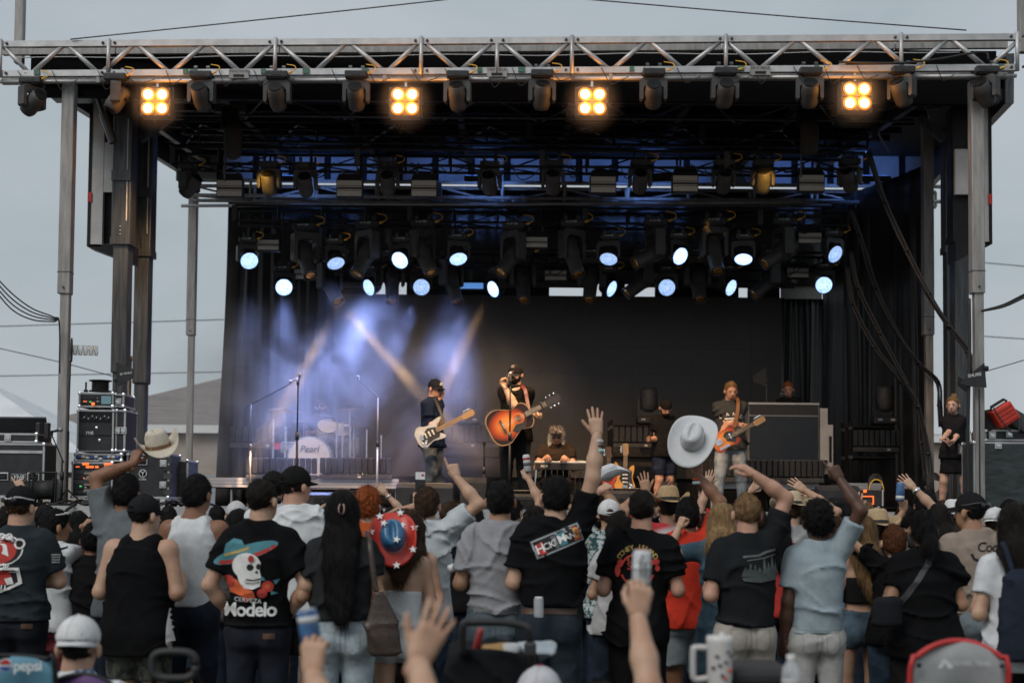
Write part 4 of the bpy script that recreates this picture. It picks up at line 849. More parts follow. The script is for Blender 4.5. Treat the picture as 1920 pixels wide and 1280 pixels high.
# coiled and run cables on the deck
for k in range(9):
    x = P(60 + k * 30, 940, 17.2).x + rnd.uniform(-.1, .1)
    cable('black cable snaking over the left deck edge, %s from the left' % NTH[k], [(x, 17.6, DZ + .02), (x + .15, 17.3, DZ + .03 + .04 * rnd.random()), (x + .3, 17.12, DZ + .02), (x + .42, 17.2, DZ + .05 * rnd.random() + .02), (x + .6, 17.4, DZ + .02)], .014, RUB, 'cables on the left deck')
cable('thick black cable bending down over the left deck edge', [(P(142, 945, 17.1).x, 17.1, DZ + .02), P(135, 948, 16.96), P(120, 962, 16.94), P(112, 990, 16.94), P(105, 1040, 17.1)], .02)
for px, n_ in ((1640, 5), (1750, 6)):
    q = P(px, 940, 19.4)
    for k in range(n_):
        cable('%s loop of the cable coil %s' % (NTH[k], 'by the orange lit box' if px < 1700 else 'beside the right galvanised post'), [q + Vector((.10 * math.cos(a * .9) + .01 * k, .05 * k - .1, .16 + .14 * math.sin(a * .9) + .02 * k)) for a in range(8)], .009, RUB if (k or px > 1700) else YEL, 'coiled cables at the right')
# right end cases
t, c, s = case('road_case', 'large scuffed green-black road case at the right end of the stage', 1826, 829, 1990, 940, 16.95, .45, m=LAMG, latches=((.28, .95),), z0=DZ)
t, c, s = case('road_case', 'low black case with clasps on top of the large right case', 1846, 806, 1990, 826, 17.1, .5, latches=((.1, .5), (.32, .6)), cat='case')
q = P(1882, 778, 17.0); t = thing('power_box', 'red and black portable box tipped on the right cases', 'tool box', P(1882, 806, 17.0), world=True); M_ = Matrix.Rotation(R(-32), 3, 'Y')
MB().cbox(q, (.26, .2, .24), .02, M_).build('shell', mat('red_shell', (.55, .04, .02), .45, var=.15), t)
for k in range(4): MB().box(q + M_ @ Vector((0, -.103, -.08 + k * .05)), (.22, .012, .016), M_).build('rib', mat('red_shell2', (.4, .03, .015), .5), t)
MB().path([q + M_ @ Vector((-.1, 0, .12)), q + M_ @ Vector((-.08, 0, .16)), q + M_ @ Vector((.1, 0, .16)), q + M_ @ Vector((.12, 0, .12))], .018).build('handle', BLKP, t)
o = MB().cbox(P(1905, 788, 17.15), (.3, .2, .2), .02, Matrix.Rotation(R(30), 3, 'Y')).build('tilted_box', GREYP); tag(o, 'grey lamp housing leaning behind the red box', 'box')
o = MB().cbox(P(1850, 790, 17.2), (.16, .2, .26), .02, Matrix.Rotation(R(-25), 3, 'Y')).cbox(P(1872, 800, 17.2), (.3, .18, .09), .01).build('tilted_box', BLKP); tag(o, 'black case lid propped beside the front right post', 'lid')
cable('thin black lead drooping over the red box', [P(1860, 760, 16.9), P(1880, 790, 16.85), P(1900, 812, 16.85), P(1912, 800, 16.9), P(1905, 780, 16.95)], .008)
# hanging cable bundles at the right and side lines
CB = [([(1592, 392), (1612, 440), (1642, 540), (1680, 620), (1722, 680), (1757, 715), (1762, 760), (1765, 800)], 20.6, 'second bundle from the right, clipped to the mast', .030), ([(1628, 285), (1660, 380), (1700, 470), (1740, 550), (1780, 612), (1815, 660), (1820, 700)], 18.8, 'rightmost bundle falling from the middle truss', .030), ([(1588, 500), (1600, 570), (1640, 650), (1690, 715), (1722, 764), (1728, 830), (1735, 910)], 20.4, 'lowest bundle along the curtain', .028), ([(1594, 470), (1610, 540), (1650, 625), (1700, 720), (1722, 762), (1740, 850), (1748, 925)], 20.3, 'bundle beside the lowest one', .026)]
for pts, Y, l, r_ in CB:
    pp = [P(x, y, Y) for x, y in pts]; t = thing('cable_bundle', 'black hanging cable ' + l, 'cable bundle', pp[-1], group='cable bundles at the right', world=True)
    for k in range(3): MB().path(smoothpts([p + Vector((.025 * math.cos(k * 2.1 + i * .7), .03 * math.sin(k * 2.1 + i * .7), 0)) for i, p in enumerate(pp)], 6), r_ * .55, 6).build('strand', RUB, t, True)
    for i in range(1, len(pp) - 1): MB().ell(pp[i], (.045, .045, .03), nu=8, nv=6).build('tie', BLKM, t)
for k in range(4): cable('black cable sweeping from the left sky to the front post, %s from the top' % NTH[k], [P(-25, 500 + k * 8, 16.9), P(20, 548 + k * 10, 17.0), P(60, 578 + k * 7, 17.1), P(100, 594 + k * 3, 17.2), P(111, 606, 17.25), P(112, 700, 17.3)], .009, RUB, 'cables swept to the left post')
for k in range(2): cable('%s black cable sweeping in from the right edge to the post' % ('upper', 'lower')[k], [P(1945, 540 + k * 5, 16.7), P(1915, 555 + k * 5, 16.7), P(1880, 572 + k * 3, 16.8), P(1840, 583, 16.85)], .016, RUB, 'cables swept to the right post')
cable('black cables running up the front right post', [P(1816, 940, 16.85), P(1815, 800, 16.85), P(1818, 650, 16.85), P(1817, 560, 16.9)], .022)
# far utility wires
for pts, Y, l in (([(-10, 651), (110, 678), (215, 706)], 30, 'thin utility wire slanting down behind the left post'), ([(-10, 612), (420, 599)], 60, 'upper far power line at the left'), ([(-10, 705), (420, 697)], 60, 'lower far power line at the left'), ([(1845, 697), (1930, 672)], 17, 'thin wire rising from the lettered antenna'), ([(1840, 492), (1930, 500)], 60, 'upper far power line at the right'), ([(1840, 630), (1930, 636)], 60, 'lower far power line at the right')):
    cable(l, [P(x, y, Y) for x, y in pts] if len(pts) > 2 else [P(*pts[0], Y), (P(*pts[0], Y) + P(*pts[1], Y)) / 2, P(*pts[1], Y)], .0045 * Y / 12, STEEL, nn=3, name='wire', cat='wire')
# ------------------------------------------------------------------ drum kit
SHELL = mat('pearl_white_shell', (.55, .57, .6), .3, var=.12, scale=20); SKINW = mat('drum_head', (.7, .72, .74), .45, var=.06); BRZ = mat('cymbal_bronze', (.30, .20, .08), .3, .9, var=.2, scale=30)
kz = P(600, 897, 22).z; dq = P(583, 858, 22.6)
t = thing('drum_kit', 'white drum kit on the riser in blue smoke', 'drum kit', (dq.x, 22.8, kz), world=True); ctr = Vector((dq.x, 22.6, kz + .33))
def drum(nm_, c, r, h, ax, head=SKINW, lug=8):
    d = MB().lathe([(r, -h / 2), (r, h / 2)], c, ax, 28).build(nm_, SHELL, t, True); x_, y_, a_ = frame(ax)
    for s_ in (-1, 1): MB().lathe([(r * .98, s_ * h / 2), (r * 1.045, s_ * h / 2), (r * 1.045, s_ * (h / 2 - .035)), (r * 1.01, s_ * (h / 2 - .035))], c, ax, 28).build('hoop', CHROME, d)
    MB().lathe([(.002, h / 2 + .004), (r * .97, h / 2 + .002)], c, ax, 28).build('drum_skin', head, d)
    for k in range(lug): an = k * 2 * PI / lug; p = c + (x_ * math.cos(an) + y_ * math.sin(an)) * r; MB().tube(p - a_ * h * .42, p + a_ * h * .42, .012, n=5).build('lug', CHROME, d)
    return d
bd = drum('bass_drum', ctr, .33, .4, (0, -1, .02)); text_on('lettering', 'Pearl', STEEL, bd, ctr + Vector((0, -.215, .14)), (1, 0, 0), (0, 0, 1), .15, .002, .25)
drum('tom', P(612, 808, 22.7), .16, .24, (.2, -.75, .7)); drum('tom', P(640, 815, 22.8), .17, .24, (.1, -.7, .75)); drum('floor_tom', P(650, 835, 23.0) , .2, .36, (0, -.15, 1)); drum('snare', P(548, 838, 22.9), .18, .16, (0, -.1, 1))
def cym(px, py, Y, r, ax, m_=CHROME):
    c = P(px, py, Y); MB().lathe([(r, 0), (r * .5, .018), (.05, .03), (.03, .05), (.004, .055)], c, ax, 26).build('cymbal', BRZ, t, True)
    MB().tube((c.x, c.y, kz + .35), c, .01).build('stand', m_, t); MB().tube((c.x, c.y, kz + .35), (c.x, c.y, kz), .014).build('stand', m_, t)
    for k in range(3): MB().tube((c.x, c.y, kz + .3), (c.x + .2 * math.cos(k * 2.1), c.y + .2 * math.sin(k * 2.1), kz + .01), .01).build('stand_leg', m_, t)
cym(535, 770, 22.9, .25, (.1, -.2, 1)); cym(656, 765, 22.9, .24, (-.15, -.25, 1)); cym(570, 790, 23.2, .2, (0, -.1, 1)); cym(664, 800, 22.7, .18, (0, -.1, 1))
for a_, b_ in (((478, 806), (530, 778)), ((600, 785), (660, 796)), ((658, 777), (700, 803)), ((505, 825), (545, 802)), ((700, 830), (735, 808))): MB().tube(P(*a_, 22.5), P(*b_, 22.5), .007).build('boom_arm', STEEL, t)
for px, y0 in ((513, 785), (536, 800), (632, 790), (643, 790), (657, 800), (688, 805), (715, 815)): q = P(px, y0, 22.5); MB().tube(q, (q.x, q.y, kz), .015).build('stand', CHROME, t)
o = MB().tube(P(520, 830, 22.4), P(520, 842, 22.4), .05).build('cup', RED); tag(o, 'red drink cup clipped to the drum hardware', 'cup')
# pedal steel guitar
q0 = P(1002, 866, 19.6); q1 = P(1102, 866, 19.6); t = thing('pedal_steel_guitar', 'silver pedal steel guitar on legs in front of the white-haired player', 'steel guitar', ((q0.x + q1.x) / 2, 19.7, DZ), world=True)
cx = (q0.x + q1.x) / 2; w = q1.x - q0.x; zt = q0.z
MB().cbox((cx, 19.75, zt), (w, .34, .03), .008).build('top_plate', ALU, t); MB().cbox((cx, 19.6, zt - .06), (w * .98, .03, .09), .006).build('apron', BLKP, t)
for k in range(10): MB().tube((q0.x + .08, 19.66 + k * .012, zt + .018), (q1.x - .1, 19.66 + k * .012, zt + .018), .0015, n=4).build('string', CHROME, t)
for sx in (q0.x + .03, q1.x - .03):
    for yy in (19.62, 19.88): MB().tube((sx, yy, zt - .05), (sx + (.03 if sx > cx else -.03), yy, DZ), .014).build('leg', CHROME, t)
for k in range(8): x = q0.x + .16 + k * .08; MB().tube((x, 19.7, zt - .1), (x + (.02 if k % 2 else -.02), 19.75, DZ + .12), .006).build('pedal_rod', CHROME, t)
MB().cbox((cx, 19.72, DZ + .1), (w * .8, .05, .04), .005).build('pedal_bar', ALU, t)
for k in range(4): MB().box((cx - .2 + k * .12, 19.62, DZ + .08), (.05, .14, .012)).build('pedal', CHROME, t)
for k in range(5): MB().lathe([(.01, 0), (.012, .02)], (q1.x - .14 + k * .025, 19.7, zt + .015), n=8).build('tuning_key', CHROME, t)
text_on('lettering', 'MSA', WHITE, t, (q0.x + .13, 19.58, zt - .055), (1, 0, 0), (0, 0, 1), .05, .01, .3)
# ------------------------------------------------------------------ guitars
def bez(pts, n=5): return [(p.x, p.y) for p in smoothpts([Vector((*p, 0)) for p in pts + [pts[0]]], n)][:-1]
OUT = {'acoustic': bez([(-.25, 0), (-.245, .10), (-.20, .175), (-.10, .20), (0, .155), (.06, .125), (.12, .13), (.18, .145), (.235, .10), (.25, 0), (.235, -.10), (.18, -.145), (.12, -.13), (.06, -.125), (0, -.155), (-.10, -.20), (-.20, -.175), (-.245, -.10)]),
       'strat': bez([(-.20, 0), (-.19, .09), (-.12, .155), (-.03, .125), (.03, .115), (.10, .14), (.20, .155), (.235, .14), (.18, .09), (.13, .05), (.12, 0), (.13, -.045), (.17, -.08), (.19, -.12), (.15, -.135), (.08, -.125), (.01, -.11), (-.06, -.13), (-.13, -.15), (-.19, -.09)]),
       'tele': bez([(-.20, 0), (-.195, .09), (-.14, .155), (-.06, .145), (.0, .125), (.06, .13), (.13, .145), (.17, .10), (.16, .05), (.15, 0), (.15, -.05), (.19, -.085), (.17, -.13), (.11, -.14), (.05, -.12), (-.01, -.12), (-.08, -.14), (-.15, -.15), (-.195, -.09)])}
SUNB = bpy.data.materials.new('sunburst_wood'); SUNB.use_nodes = True
_t = SUNB.node_tree; _b = _t.nodes['Principled BSDF']; _tc = nd(_t, 'ShaderNodeTexCoord'); _mp = nd(_t, 'ShaderNodeMapping'); _mp.inputs['Scale'].default_value = (3.6, 4.6, 0); _mp.inputs['Location'].default_value = (.16, 0, 0)
_gr = nd(_t, 'ShaderNodeTexGradient'); _gr.gradient_type = 'SPHERICAL'; _cr = nd(_t, 'ShaderNodeValToRGB'); _e = _cr.color_ramp.elements
_e[0].position = .02; _e[0].color = (.02, .008, .004, 1); _e[1].position = .7; _e[1].color = (.62, .22, .04, 1); _n = _e.new(.3); _n.color = (.33, .05, .008, 1)
_t.links.new(_tc.outputs['Object'], _mp.inputs[0]); _t.links.new(_mp.outputs[0], _gr.inputs[0]); _t.links.new(_gr.outputs['Fac'], _cr.inputs[0]); _t.links.new(_cr.outputs[0], _b.inputs['Base Color']); _b.inputs['Roughness'].default_value = .25
ROSE = mat('fretboard', (.06, .035, .02), .5); MAPLE = mat('maple', (.26, .165, .085), .55); FRET = mat('fret_wire', (.35, .33, .28), .5, .3)
def guitar(label, kind, cb, ch, body, Y, neckm, sc=1.0, name='guitar', group=None):
    """body centre and headstock tip where the photograph shows them"""
    a = P(*cb, Y); b = P(*ch, Y); d = b - a; ax = d.normalized(); nrm = Vector((0, -1, .08)).normalized(); ay = nrm.cross(ax).normalized(); nrm = ax.cross(ay)
    t = thing(name, label, 'guitar', a, group=group); t.rotation_euler = Matrix((ax, ay, nrm)).transposed().to_euler(); Ln = d.length; k = sc; th = .10 if kind == 'acoustic' else .042
    bo = MB().prism([(x * k, y * k) for x, y in OUT[kind]], -th, 0).build('body', body, t)
    bi = MB(); o_ = OUT[kind]; n = len(o_); bi._add([(x * k * s_, y * k * s_, z) for s_, z in ((1.012, .0015), (.965, .0015), (.965, -.004), (1.012, -th)) for x, y in o_], [(j * n + i, j * n + (i + 1) % n, (j + 1) * n + (i + 1) % n, (j + 1) * n + i) for j in (0,) for i in range(n)])
    if kind == 'acoustic': bi.build('binding', MAPLE, bo)
    x0 = .10 * k if kind != 'acoustic' else .19 * k; x1 = Ln - .17 * k
    MB().box(((x0 + x1) / 2, 0, .008), (x1 - x0, .052 * k, .02)).build('neck', neckm, t); fb = MB().box(((x0 + x1) / 2, 0, .0205), (x1 - x0, .056 * k, .006)).build('fretboard', ROSE if kind != 'strat' else MAPLE, t)
    fr = MB()
    xx = x1
    for i in range(20):
        xx = x1 - (x1 - x0 + .2) * (1 - 2 ** (-i / 12)) 
        if xx > x0: MB().box((xx, 0, .0245), (.004, .056 * k, .003)).build('fret', FRET, fb)
    hs = [(x1, -.028 * k), (x1 + .03, -.045 * k), (Ln, -.04 * k), (Ln + .01, 0), (Ln, .045 * k), (x1 + .03, .04 * k), (x1, .028 * k)]
    h_ = MB().prism(hs, -.004, .012).build('headstock', BLKP if kind == 'acoustic' else neckm, t)
    for i in range(6):
        sy = (-1 if i % 2 else 1) if kind == 'acoustic' or kind == 'prs' else 1
        MB().cbox((x1 + .045 + (Ln - x1 - .06) * (i // 2 / 2.6 if kind == 'acoustic' else i / 6.2), sy * .062 * k, .004), (.016, .022, .014), .004).build('tuning_peg', CHROME, h_)
    for i in range(6): MB().tube((-.11 * k, (-.02 + i * .008) * k, .028), (x1, (-.017 + i * .007) * k, .028), .0009, n=3).build('string', STEEL, t)
    if kind == 'acoustic':
        MB().lathe([(.062 * k, .0), (.062 * k, .003), (.046 * k, .003), (.046 * k, .0)], (.10 * k, 0, 0), n=28).build('rosette', mat('orange_rosette', (.5, .13, .03), .4), t); MB().lathe([(.001, .002), (.046 * k, .002)], (.10 * k, 0, 0), n=24).build('sound_hole', mat('hole_cover', (.45, .14, .05), .5), t)
        MB().lathe([(.03, .0), (.03, .003), (.024, .003), (.024, 0)], (.10 * k, 0, .002), n=18).build('hole_mark', BLKP, t); MB().box((-.09 * k, 0, .006), (.03, .15 * k, .012)).build('bridge', ROSE, t); MB().box((-.085 * k, 0, .014), (.004, .08, .006)).build('saddle', WHITE, t)
        MB().prism([(.04 * k, -.05 * k), (.12 * k, -.06 * k), (.16 * k, -.05 * k), (.12 * k, -.12 * k), (.02 * k, -.13 * k), (-.02 * k, -.09 * k)], .001, .004).build('pickguard', BLKP, t)
        MB().cbox((x1 - .05, 0, .03), (.022, .09 * k, .03), .006).build('capo', BLKP, t)
    elif kind == 'strat':
        MB().prism([(-.14 * k, -.05 * k), (-.10 * k, -.12 * k), (.02 * k, -.095 * k), (.10 * k, -.10 * k), (.13 * k, -.06 * k), (.115 * k, .05 * k), (.0, .085 * k), (-.05 * k, .06 * k)], .001, .005).build('pickguard', BLKP, t)
        for i, x in enumerate((-.06, -.005, .05)): MB().cbox((x * k, 0, .008), (.02, .075 * k, .01), .004).build('pickup', WHITE, t)
        MB().box((-.12 * k, 0, .008), (.035, .075 * k, .014)).build('bridge', CHROME, t)
        for x, y in ((-.10, -.09), (-.14, -.075)): MB().lathe([(.014, 0), (.012, .015)], (x * k, y * k, .004), n=12).build('knob', WHITE, t)
        MB().prism([(-.155 * k, -.125 * k), (-.12 * k, -.135 * k), (-.06 * k, -.06 * k), (-.09 * k, -.05 * k)], .005, .009).build('control_plate', CHROME, t)
    else:
        MB().prism([(.0, -.04 * k), (.1 * k, -.11 * k), (.14 * k, -.06 * k), (.13 * k, .06 * k), (.04 * k, .09 * k), (-.02 * k, .05 * k)], .001, .004).build('pickguard', BLKP, t)
        MB().box((-.11 * k, -.0, .006), (.09 * k, .085 * k, .008)).build('bridge', CHROME, t); MB().cbox((.07 * k, 0, .008), (.03, .075 * k, .01), .004).build('pickup', CHROME, t); MB().box((-.07 * k, -.1 * k, .005), (.15 * k, .03, .006)).build('control_plate', CHROME, t)
        for x in (-.1, -.06): MB().lathe([(.012, 0), (.011, .016)], (x * k, -.1 * k, .006), n=12).build('knob', CHROME, t)
    return t
guitar('sunburst acoustic guitar with pale binding held by the singer', 'acoustic', (957, 792), (1049, 744), SUNB, 18.55, ROSE, 1.22)
guitar('silver electric bass with pale neck held by the man at the left', 'strat', (806, 813), (888, 772), mat('silver_finish', (.48, .5, .52), .3, .3), 19.85, MAPLE, 1.02)
guitar('dark sunburst electric guitar with brown strap held by the right guitarist', 'tele', (1361, 822), (1433, 784), SUNB, 19.95, MAPLE, 1.0)
guitar('honey coloured electric guitar standing on the deck beside a wedge', 'strat', (1172, 896), (1173, 832), mat('honey_wood', (.55, .27, .06), .3, var=.2), 19.2, MAPLE, .92, group='guitars on stands')
guitar('red electric guitar half hidden by a raised white hat', 'tele', (1142, 900), (1141, 838), mat('red_finish', (.4, .05, .03), .3), 19.4, ROSE, .92, group='guitars on stands')
for px, l in ((1172, 'under the honey coloured guitar'), (1141, 'under the red guitar')):
    q = P(px, 925, 19.35); t = thing('guitar_stand', 'small black guitar stand ' + l, 'stand', (q.x, 19.4, DZ), world=True)
    for k in range(3): MB().tube((q.x, 19.45, DZ + .5), (q.x + .17 * math.cos(k * 2.1 + .3), 19.45 + .17 * math.sin(k * 2.1 + .3), DZ + .01), .011).build('leg', BLKM, t)
    MB().tube((q.x - .1, 19.3, DZ + .2), (q.x + .1, 19.3, DZ + .2), .013).build('cradle', BLKM, t)
# ------------------------------------------------------------------ bodies: smooth fields turned into one continuous surface
class Fld:
    def __init__(s, vox): s.v = vox; s.o = []; s.d = None; s.cuts = []
    def cone(s, a, b, ra, rb, k=.02, sq=None, flat=False, flata=False):
        a = np.array(a, float); b = np.array(b, float); r = max(ra, rb) + .0; s.o.append(('c', np.minimum(a, b) - r, np.maximum(a, b) + r, k, (a, b, ra, rb, sq, flat, flata))); return s
    def ell(s, c, r, M=None, k=.02, sub=False):
        c = np.array(c, float); r = np.array(r, float); m = r.max(); e = np.full(3, m) if M is not None else r
        s.o.append(('s' if sub else 'e', c - e, c + e, k, (c, r, None if M is None else np.array(M)))); return s
    def loft(s, z, w, d, cy=None, cx=None, k=.02, p=2.3, open_top=False):
        z = np.array(z, float); w = np.array(w, float); d = np.array(d, float); cy = np.zeros(len(z)) if cy is None else np.array(cy, float); cx = np.zeros(len(z)) if cx is None else np.array(cx, float)
        s.o.append(('l', np.array([(cx - w).min(), (cy - d).min(), z.min()]), np.array([(cx + w).max(), (cy + d).max(), z.max()]), k, (z, w, d, cy, cx, p))); return s
    def mesh(s):
        h = s.v; un = [o for o in s.o if o[0] != 's']
        lo = np.min([o[1] for o in un], 0) - 3 * h; hi = np.max([o[2] for o in un], 0) + 3 * h
        n = np.ceil((hi - lo) / h).astype(int) + 1
        ax = [lo[i] + h * np.arange(n[i]) for i in range(3)]
        F = np.full(n, .3, np.float32)
        for ty, l, u, k, a in s.o:
            m = k + 2.5 * h
            i0 = np.maximum(0, np.floor((l - m - lo) / h).astype(int)); i1 = np.minimum(n, np.ceil((u + m - lo) / h).astype(int) + 1)
            if (i1 <= i0).any(): continue
            sl = tuple(slice(i0[i], i1[i]) for i in range(3))
            X = ax[0][sl[0]][:, None, None]; Y = ax[1][sl[1]][None, :, None]; Z = ax[2][sl[2]][None, None, :]
            if ty == 'c':
                A, B, ra, rb, sq, fl, fla = a; ba = B - A; L2 = max(ba @ ba, 1e-9)
                px, py, pz = X - A[0], Y - A[1], Z - A[2]; tt = (px * ba[0] + py * ba[1] + pz * ba[2]) / L2; t = np.clip(tt, 0, 1)
                qx, qy, qz = px - t * ba[0], py - t * ba[1], pz - t * ba[2]
                if sq is not None:
                    ux, f = np.array(sq[0]), sq[1]; dt = (qx * ux[0] + qy * ux[1] + qz * ux[2]) * (f - 1); qx, qy, qz = qx + dt * ux[0], qy + dt * ux[1], qz + dt * ux[2]
                D = np.sqrt(qx * qx + qy * qy + qz * qz) - (ra + (rb - ra) * t)
                if fl: D = np.maximum(D, (tt - 1) * math.sqrt(L2))
                if fla: D = np.maximum(D, -tt * math.sqrt(L2))
            elif ty in 'es':
                c, r, M = a; px, py, pz = X - c[0], Y - c[1], Z - c[2]
                if M is not None: px, py, pz = (M[0, 0] * px + M[1, 0] * py + M[2, 0] * pz, M[0, 1] * px + M[1, 1] * py + M[2, 1] * pz, M[0, 2] * px + M[1, 2] * py + M[2, 2] * pz)
                g = np.sqrt((px / r[0]) ** 2 + (py / r[1]) ** 2 + (pz / r[2]) ** 2)
                D = (g - 1) * (np.sqrt(px * px + py * py + pz * pz) + 1e-5) / np.maximum(g, .05) 
            else:
                z, w, d, cy, cx, p = a; zz = ax[2][sl[2]]; I = lambda v: np.interp(zz, z, v)[None, None, :]
                wi, di = I(w), I(d); D = ((np.abs(X - I(cx)) / wi) ** p + (np.abs(Y - I(cy)) / di) ** p) ** (1 / p); D = (D - 1) * np.minimum(wi, di)
                D = np.maximum(D, np.maximum(z[0] - Z, Z - z[-1]))
            G = F[sl]
            if ty == 's': F[sl] = np.maximum(G, -D)
            elif k > 0:
                hh = np.clip(.5 + .5 * (G - D) / k, 0, 1); F[sl] = G + (D - G) * hh - k * hh * (1 - hh)
            else: F[sl] = np.minimum(G, D)
        X, Y, Z = ax[0][:, None, None], ax[1][None, :, None], ax[2][None, None, :]
        if s.d is not None: F = F + s.d(X, Y, Z).astype(np.float32)
        for pt, nn in s.cuts: F = np.maximum(F, ((X - pt[0]) * nn[0] + (Y - pt[1]) * nn[1] + (Z - pt[2]) * nn[2]).astype(np.float32))
        return nets(F, lo, h)
    def cut(s, pt, n): n = np.array(n, float); s.cuts.append((np.array(pt, float), n / np.linalg.norm(n))); return s
def nets(F, o, h):
    F[0], F[-1] = 1, 1; F[:, 0], F[:, -1] = 1, 1; F[:, :, 0], F[:, :, -1] = 1, 1
    S = F < 0; c = np.zeros(np.array(S.shape) - 1, np.int8)
    for i in (0, 1):
        for j in (0, 1):
            for k in (0, 1): c += S[i:S.shape[0] - 1 + i, j:S.shape[1] - 1 + j, k:S.shape[2] - 1 + k]
    mx_ = (c > 0) & (c < 8); idx = np.argwhere(mx_); ids = np.full(c.shape, -1, np.int32); ids[mx_] = np.arange(len(idx))
    acc = np.zeros((len(idx), 3)); cnt = np.zeros(len(idx))
    for a in range(3):
        for u in (0, 1):
            for v in (0, 1):
                off = np.zeros(3, int); off[(a + 1) % 3] = u; off[(a + 2) % 3] = v; o2 = off.copy(); o2[a] = 1
                p = idx + off; q = idx + o2; fa = F[p[:, 0], p[:, 1], p[:, 2]]; fb = F[q[:, 0], q[:, 1], q[:, 2]]; m = (fa < 0) != (fb < 0)
                t = fa[m] / (fa[m] - fb[m]); pos = np.repeat(off[None].astype(float), m.sum(), 0); pos[:, a] = t; acc[m] += pos; cnt[m] += 1
    V = (idx + acc / np.maximum(cnt, 1)[:, None]) * h + o; Q = []
    for a in range(3):
        u, v = (a + 1) % 3, (a + 2) % 3; s0 = [slice(None)] * 3; s1 = [slice(None)] * 3; s0[a] = slice(0, -1); s1[a] = slice(1, None)
        A, B = S[tuple(s0)], S[tuple(s1)]; e = np.argwhere(A != B); e = e[(e[:, u] > 0) & (e[:, v] > 0)]
        if not len(e): continue
        fl = A[e[:, 0], e[:, 1], e[:, 2]]; U = np.zeros(3, int); U[u] = 1; W_ = np.zeros(3, int); W_[v] = 1
        g = lambda z: ids[z[:, 0], z[:, 1], z[:, 2]]
        q = np.stack([g(e), g(e - U), g(e - U - W_), g(e - W_)], 1); q[~fl] = q[~fl][:, ::-1]; Q.append(q)
    return V, np.concatenate(Q) if Q else np.zeros((0, 4), np.int32)
def folds(seed, amp, f=1.0):
    """creases: ridges of random direction, each only in its own patch"""
    r = np.random.RandomState(seed); W6 = []
    for k in range(7):
        th = r.normal(.35 if k % 2 else 2.8, .45); W6.append((math.cos(th), r.normal(0, .4), math.sin(th), r.uniform(9, 26), r.uniform(0, 6.28), r.uniform(4, 8, 3), r.uniform(0, 6.28, 3), r.uniform(.6, 1.3)))
    a = r.uniform(0, 6.28, 4)
    def fn(x, y, z):
        w = np.sin(8 * x + 3 * y + a[0]) + .7 * np.sin(10 * z + 4 * x + a[1]); D = 0
        for c, d, e, q, p, m, mp_, g in W6:
            v = 1 - np.abs(np.sin(f * q * (e * x + d * y + c * z) * .5 + .9 * w + p)); mk_ = np.clip(np.sin(m[0] * x + mp_[0]) * np.sin(m[1] * z + mp_[1]) + .35 * np.sin(m[2] * y + mp_[2]) - .1, 0, 1)
            D = D + g * v ** 5 * mk_
        return -amp * (2.1 * D + .12 * np.sin(f * (30 * x + 12 * z) + 1.5 * w + a[2]) - .25)
    return fn
# ------------------------------------------------------------------ hands
def _hand(pose):
    f = Fld(.0046); V3 = lambda *a: np.array(a, float)
    xs = (.031, .0105, -.0105, -.030); ln = (.074, .083, .076, .059); rr = (.0092, .0095, .009, .0078)
    sp, cu = {'open': ((.16, .04, -.08, -.24), ((.12, .12),) * 4), 'relax': ((.05, .02, -.02, -.07), ((.35, .5), (.42, .55), (.48, .6), (.5, .6))), 'fist': ((0, 0, 0, 0), ((1.4, 1.75),) * 4), 'point': ((.05, 0, -.02, -.04), ((.05, .08), (1.2, 1.6), (1.3, 1.7), (1.35, 1.7))), 'two': ((.16, -.1, -.02, -.04), ((.1, .15), (.15, .2), (1.3, 1.7), (1.35, 1.7))), 'hold': ((.04, .0, -.03, -.07), ((.75, .95), (.8, 1.0), (.85, 1.0), (.9, 1.0)))}[pose]
    f.cone((0, 0, -.03), (0, 0, .02), .024, .026, .02, (V3(0, 1, 0), 1.35))
    for i in range(4):
        k0 = V3(xs[i] * .6, 0, .015); k1 = V3(xs[i] * 1.02, .002 if pose == 'fist' else 0, .088 - abs(i - 1.2) * .004); f.cone(k0, k1, .017, .0125, .018)
        p = k1; ang = 0; L3 = (ln[i] * .46, ln[i] * .32, ln[i] * .24); r0 = rr[i]
        for j in range(3):
            ang += cu[i][0] if j == 0 else (cu[i][1] if j == 1 else cu[i][1] * .55); d = V3(math.sin(sp[i]) * math.cos(ang), -math.sin(ang), math.cos(ang) * math.cos(sp[i])); q = p + d * L3[j]; f.cone(p, q, r0, r0 * .9, .004); p = q; r0 *= .92
    if pose in ('open', 'relax', 'two'): T = [(.018, -.006, .018), (.043, -.016, .045), (.064, -.018, .070), (.078, -.016, .092)] if pose == 'open' else [(.018, -.006, .018), (.036, -.022, .048), (.045, -.03, .078), (.046, -.034, .10)]
    elif pose == 'hold': T = [(.018, -.006, .018), (.038, -.03, .042), (.042, -.052, .066), (.036, -.064, .088)]
    else: T = [(.018, -.006, .018), (.036, -.022, .046), (.028, -.038, .072), (.008, -.044, .082)]
    for j in range(3): f.cone(T[j], T[j + 1], (.0165, .0125, .0105)[j], (.0125, .0105, .009)[j], .008)
    return f.mesh()
_hands = {}
def hand(pose, mirror):
    if pose not in _hands: _hands[pose] = _hand(pose)
    V, Q = _hands[pose]
    if mirror: V = V * np.array([-1, 1, 1]); Q = Q[:, ::-1]
    return V, Q
def ik(S, T, a, b, pole):
    d = T - S; L_ = d.length
    if L_ > (a + b) * .995: T = S + d * ((a + b) * .995 / L_); d = T - S; L_ = d.length
    n = d.normalized(); x = (a * a - b * b + L_ * L_) / (2 * L_); h = math.sqrt(max(0, a * a - x * x)); p = Vector(pole); p = (p - n * p.dot(n)); p = p.normalized() if p.length > 1e-4 else Vector((0, -1, 0))
    return S + n * x + p * h, T
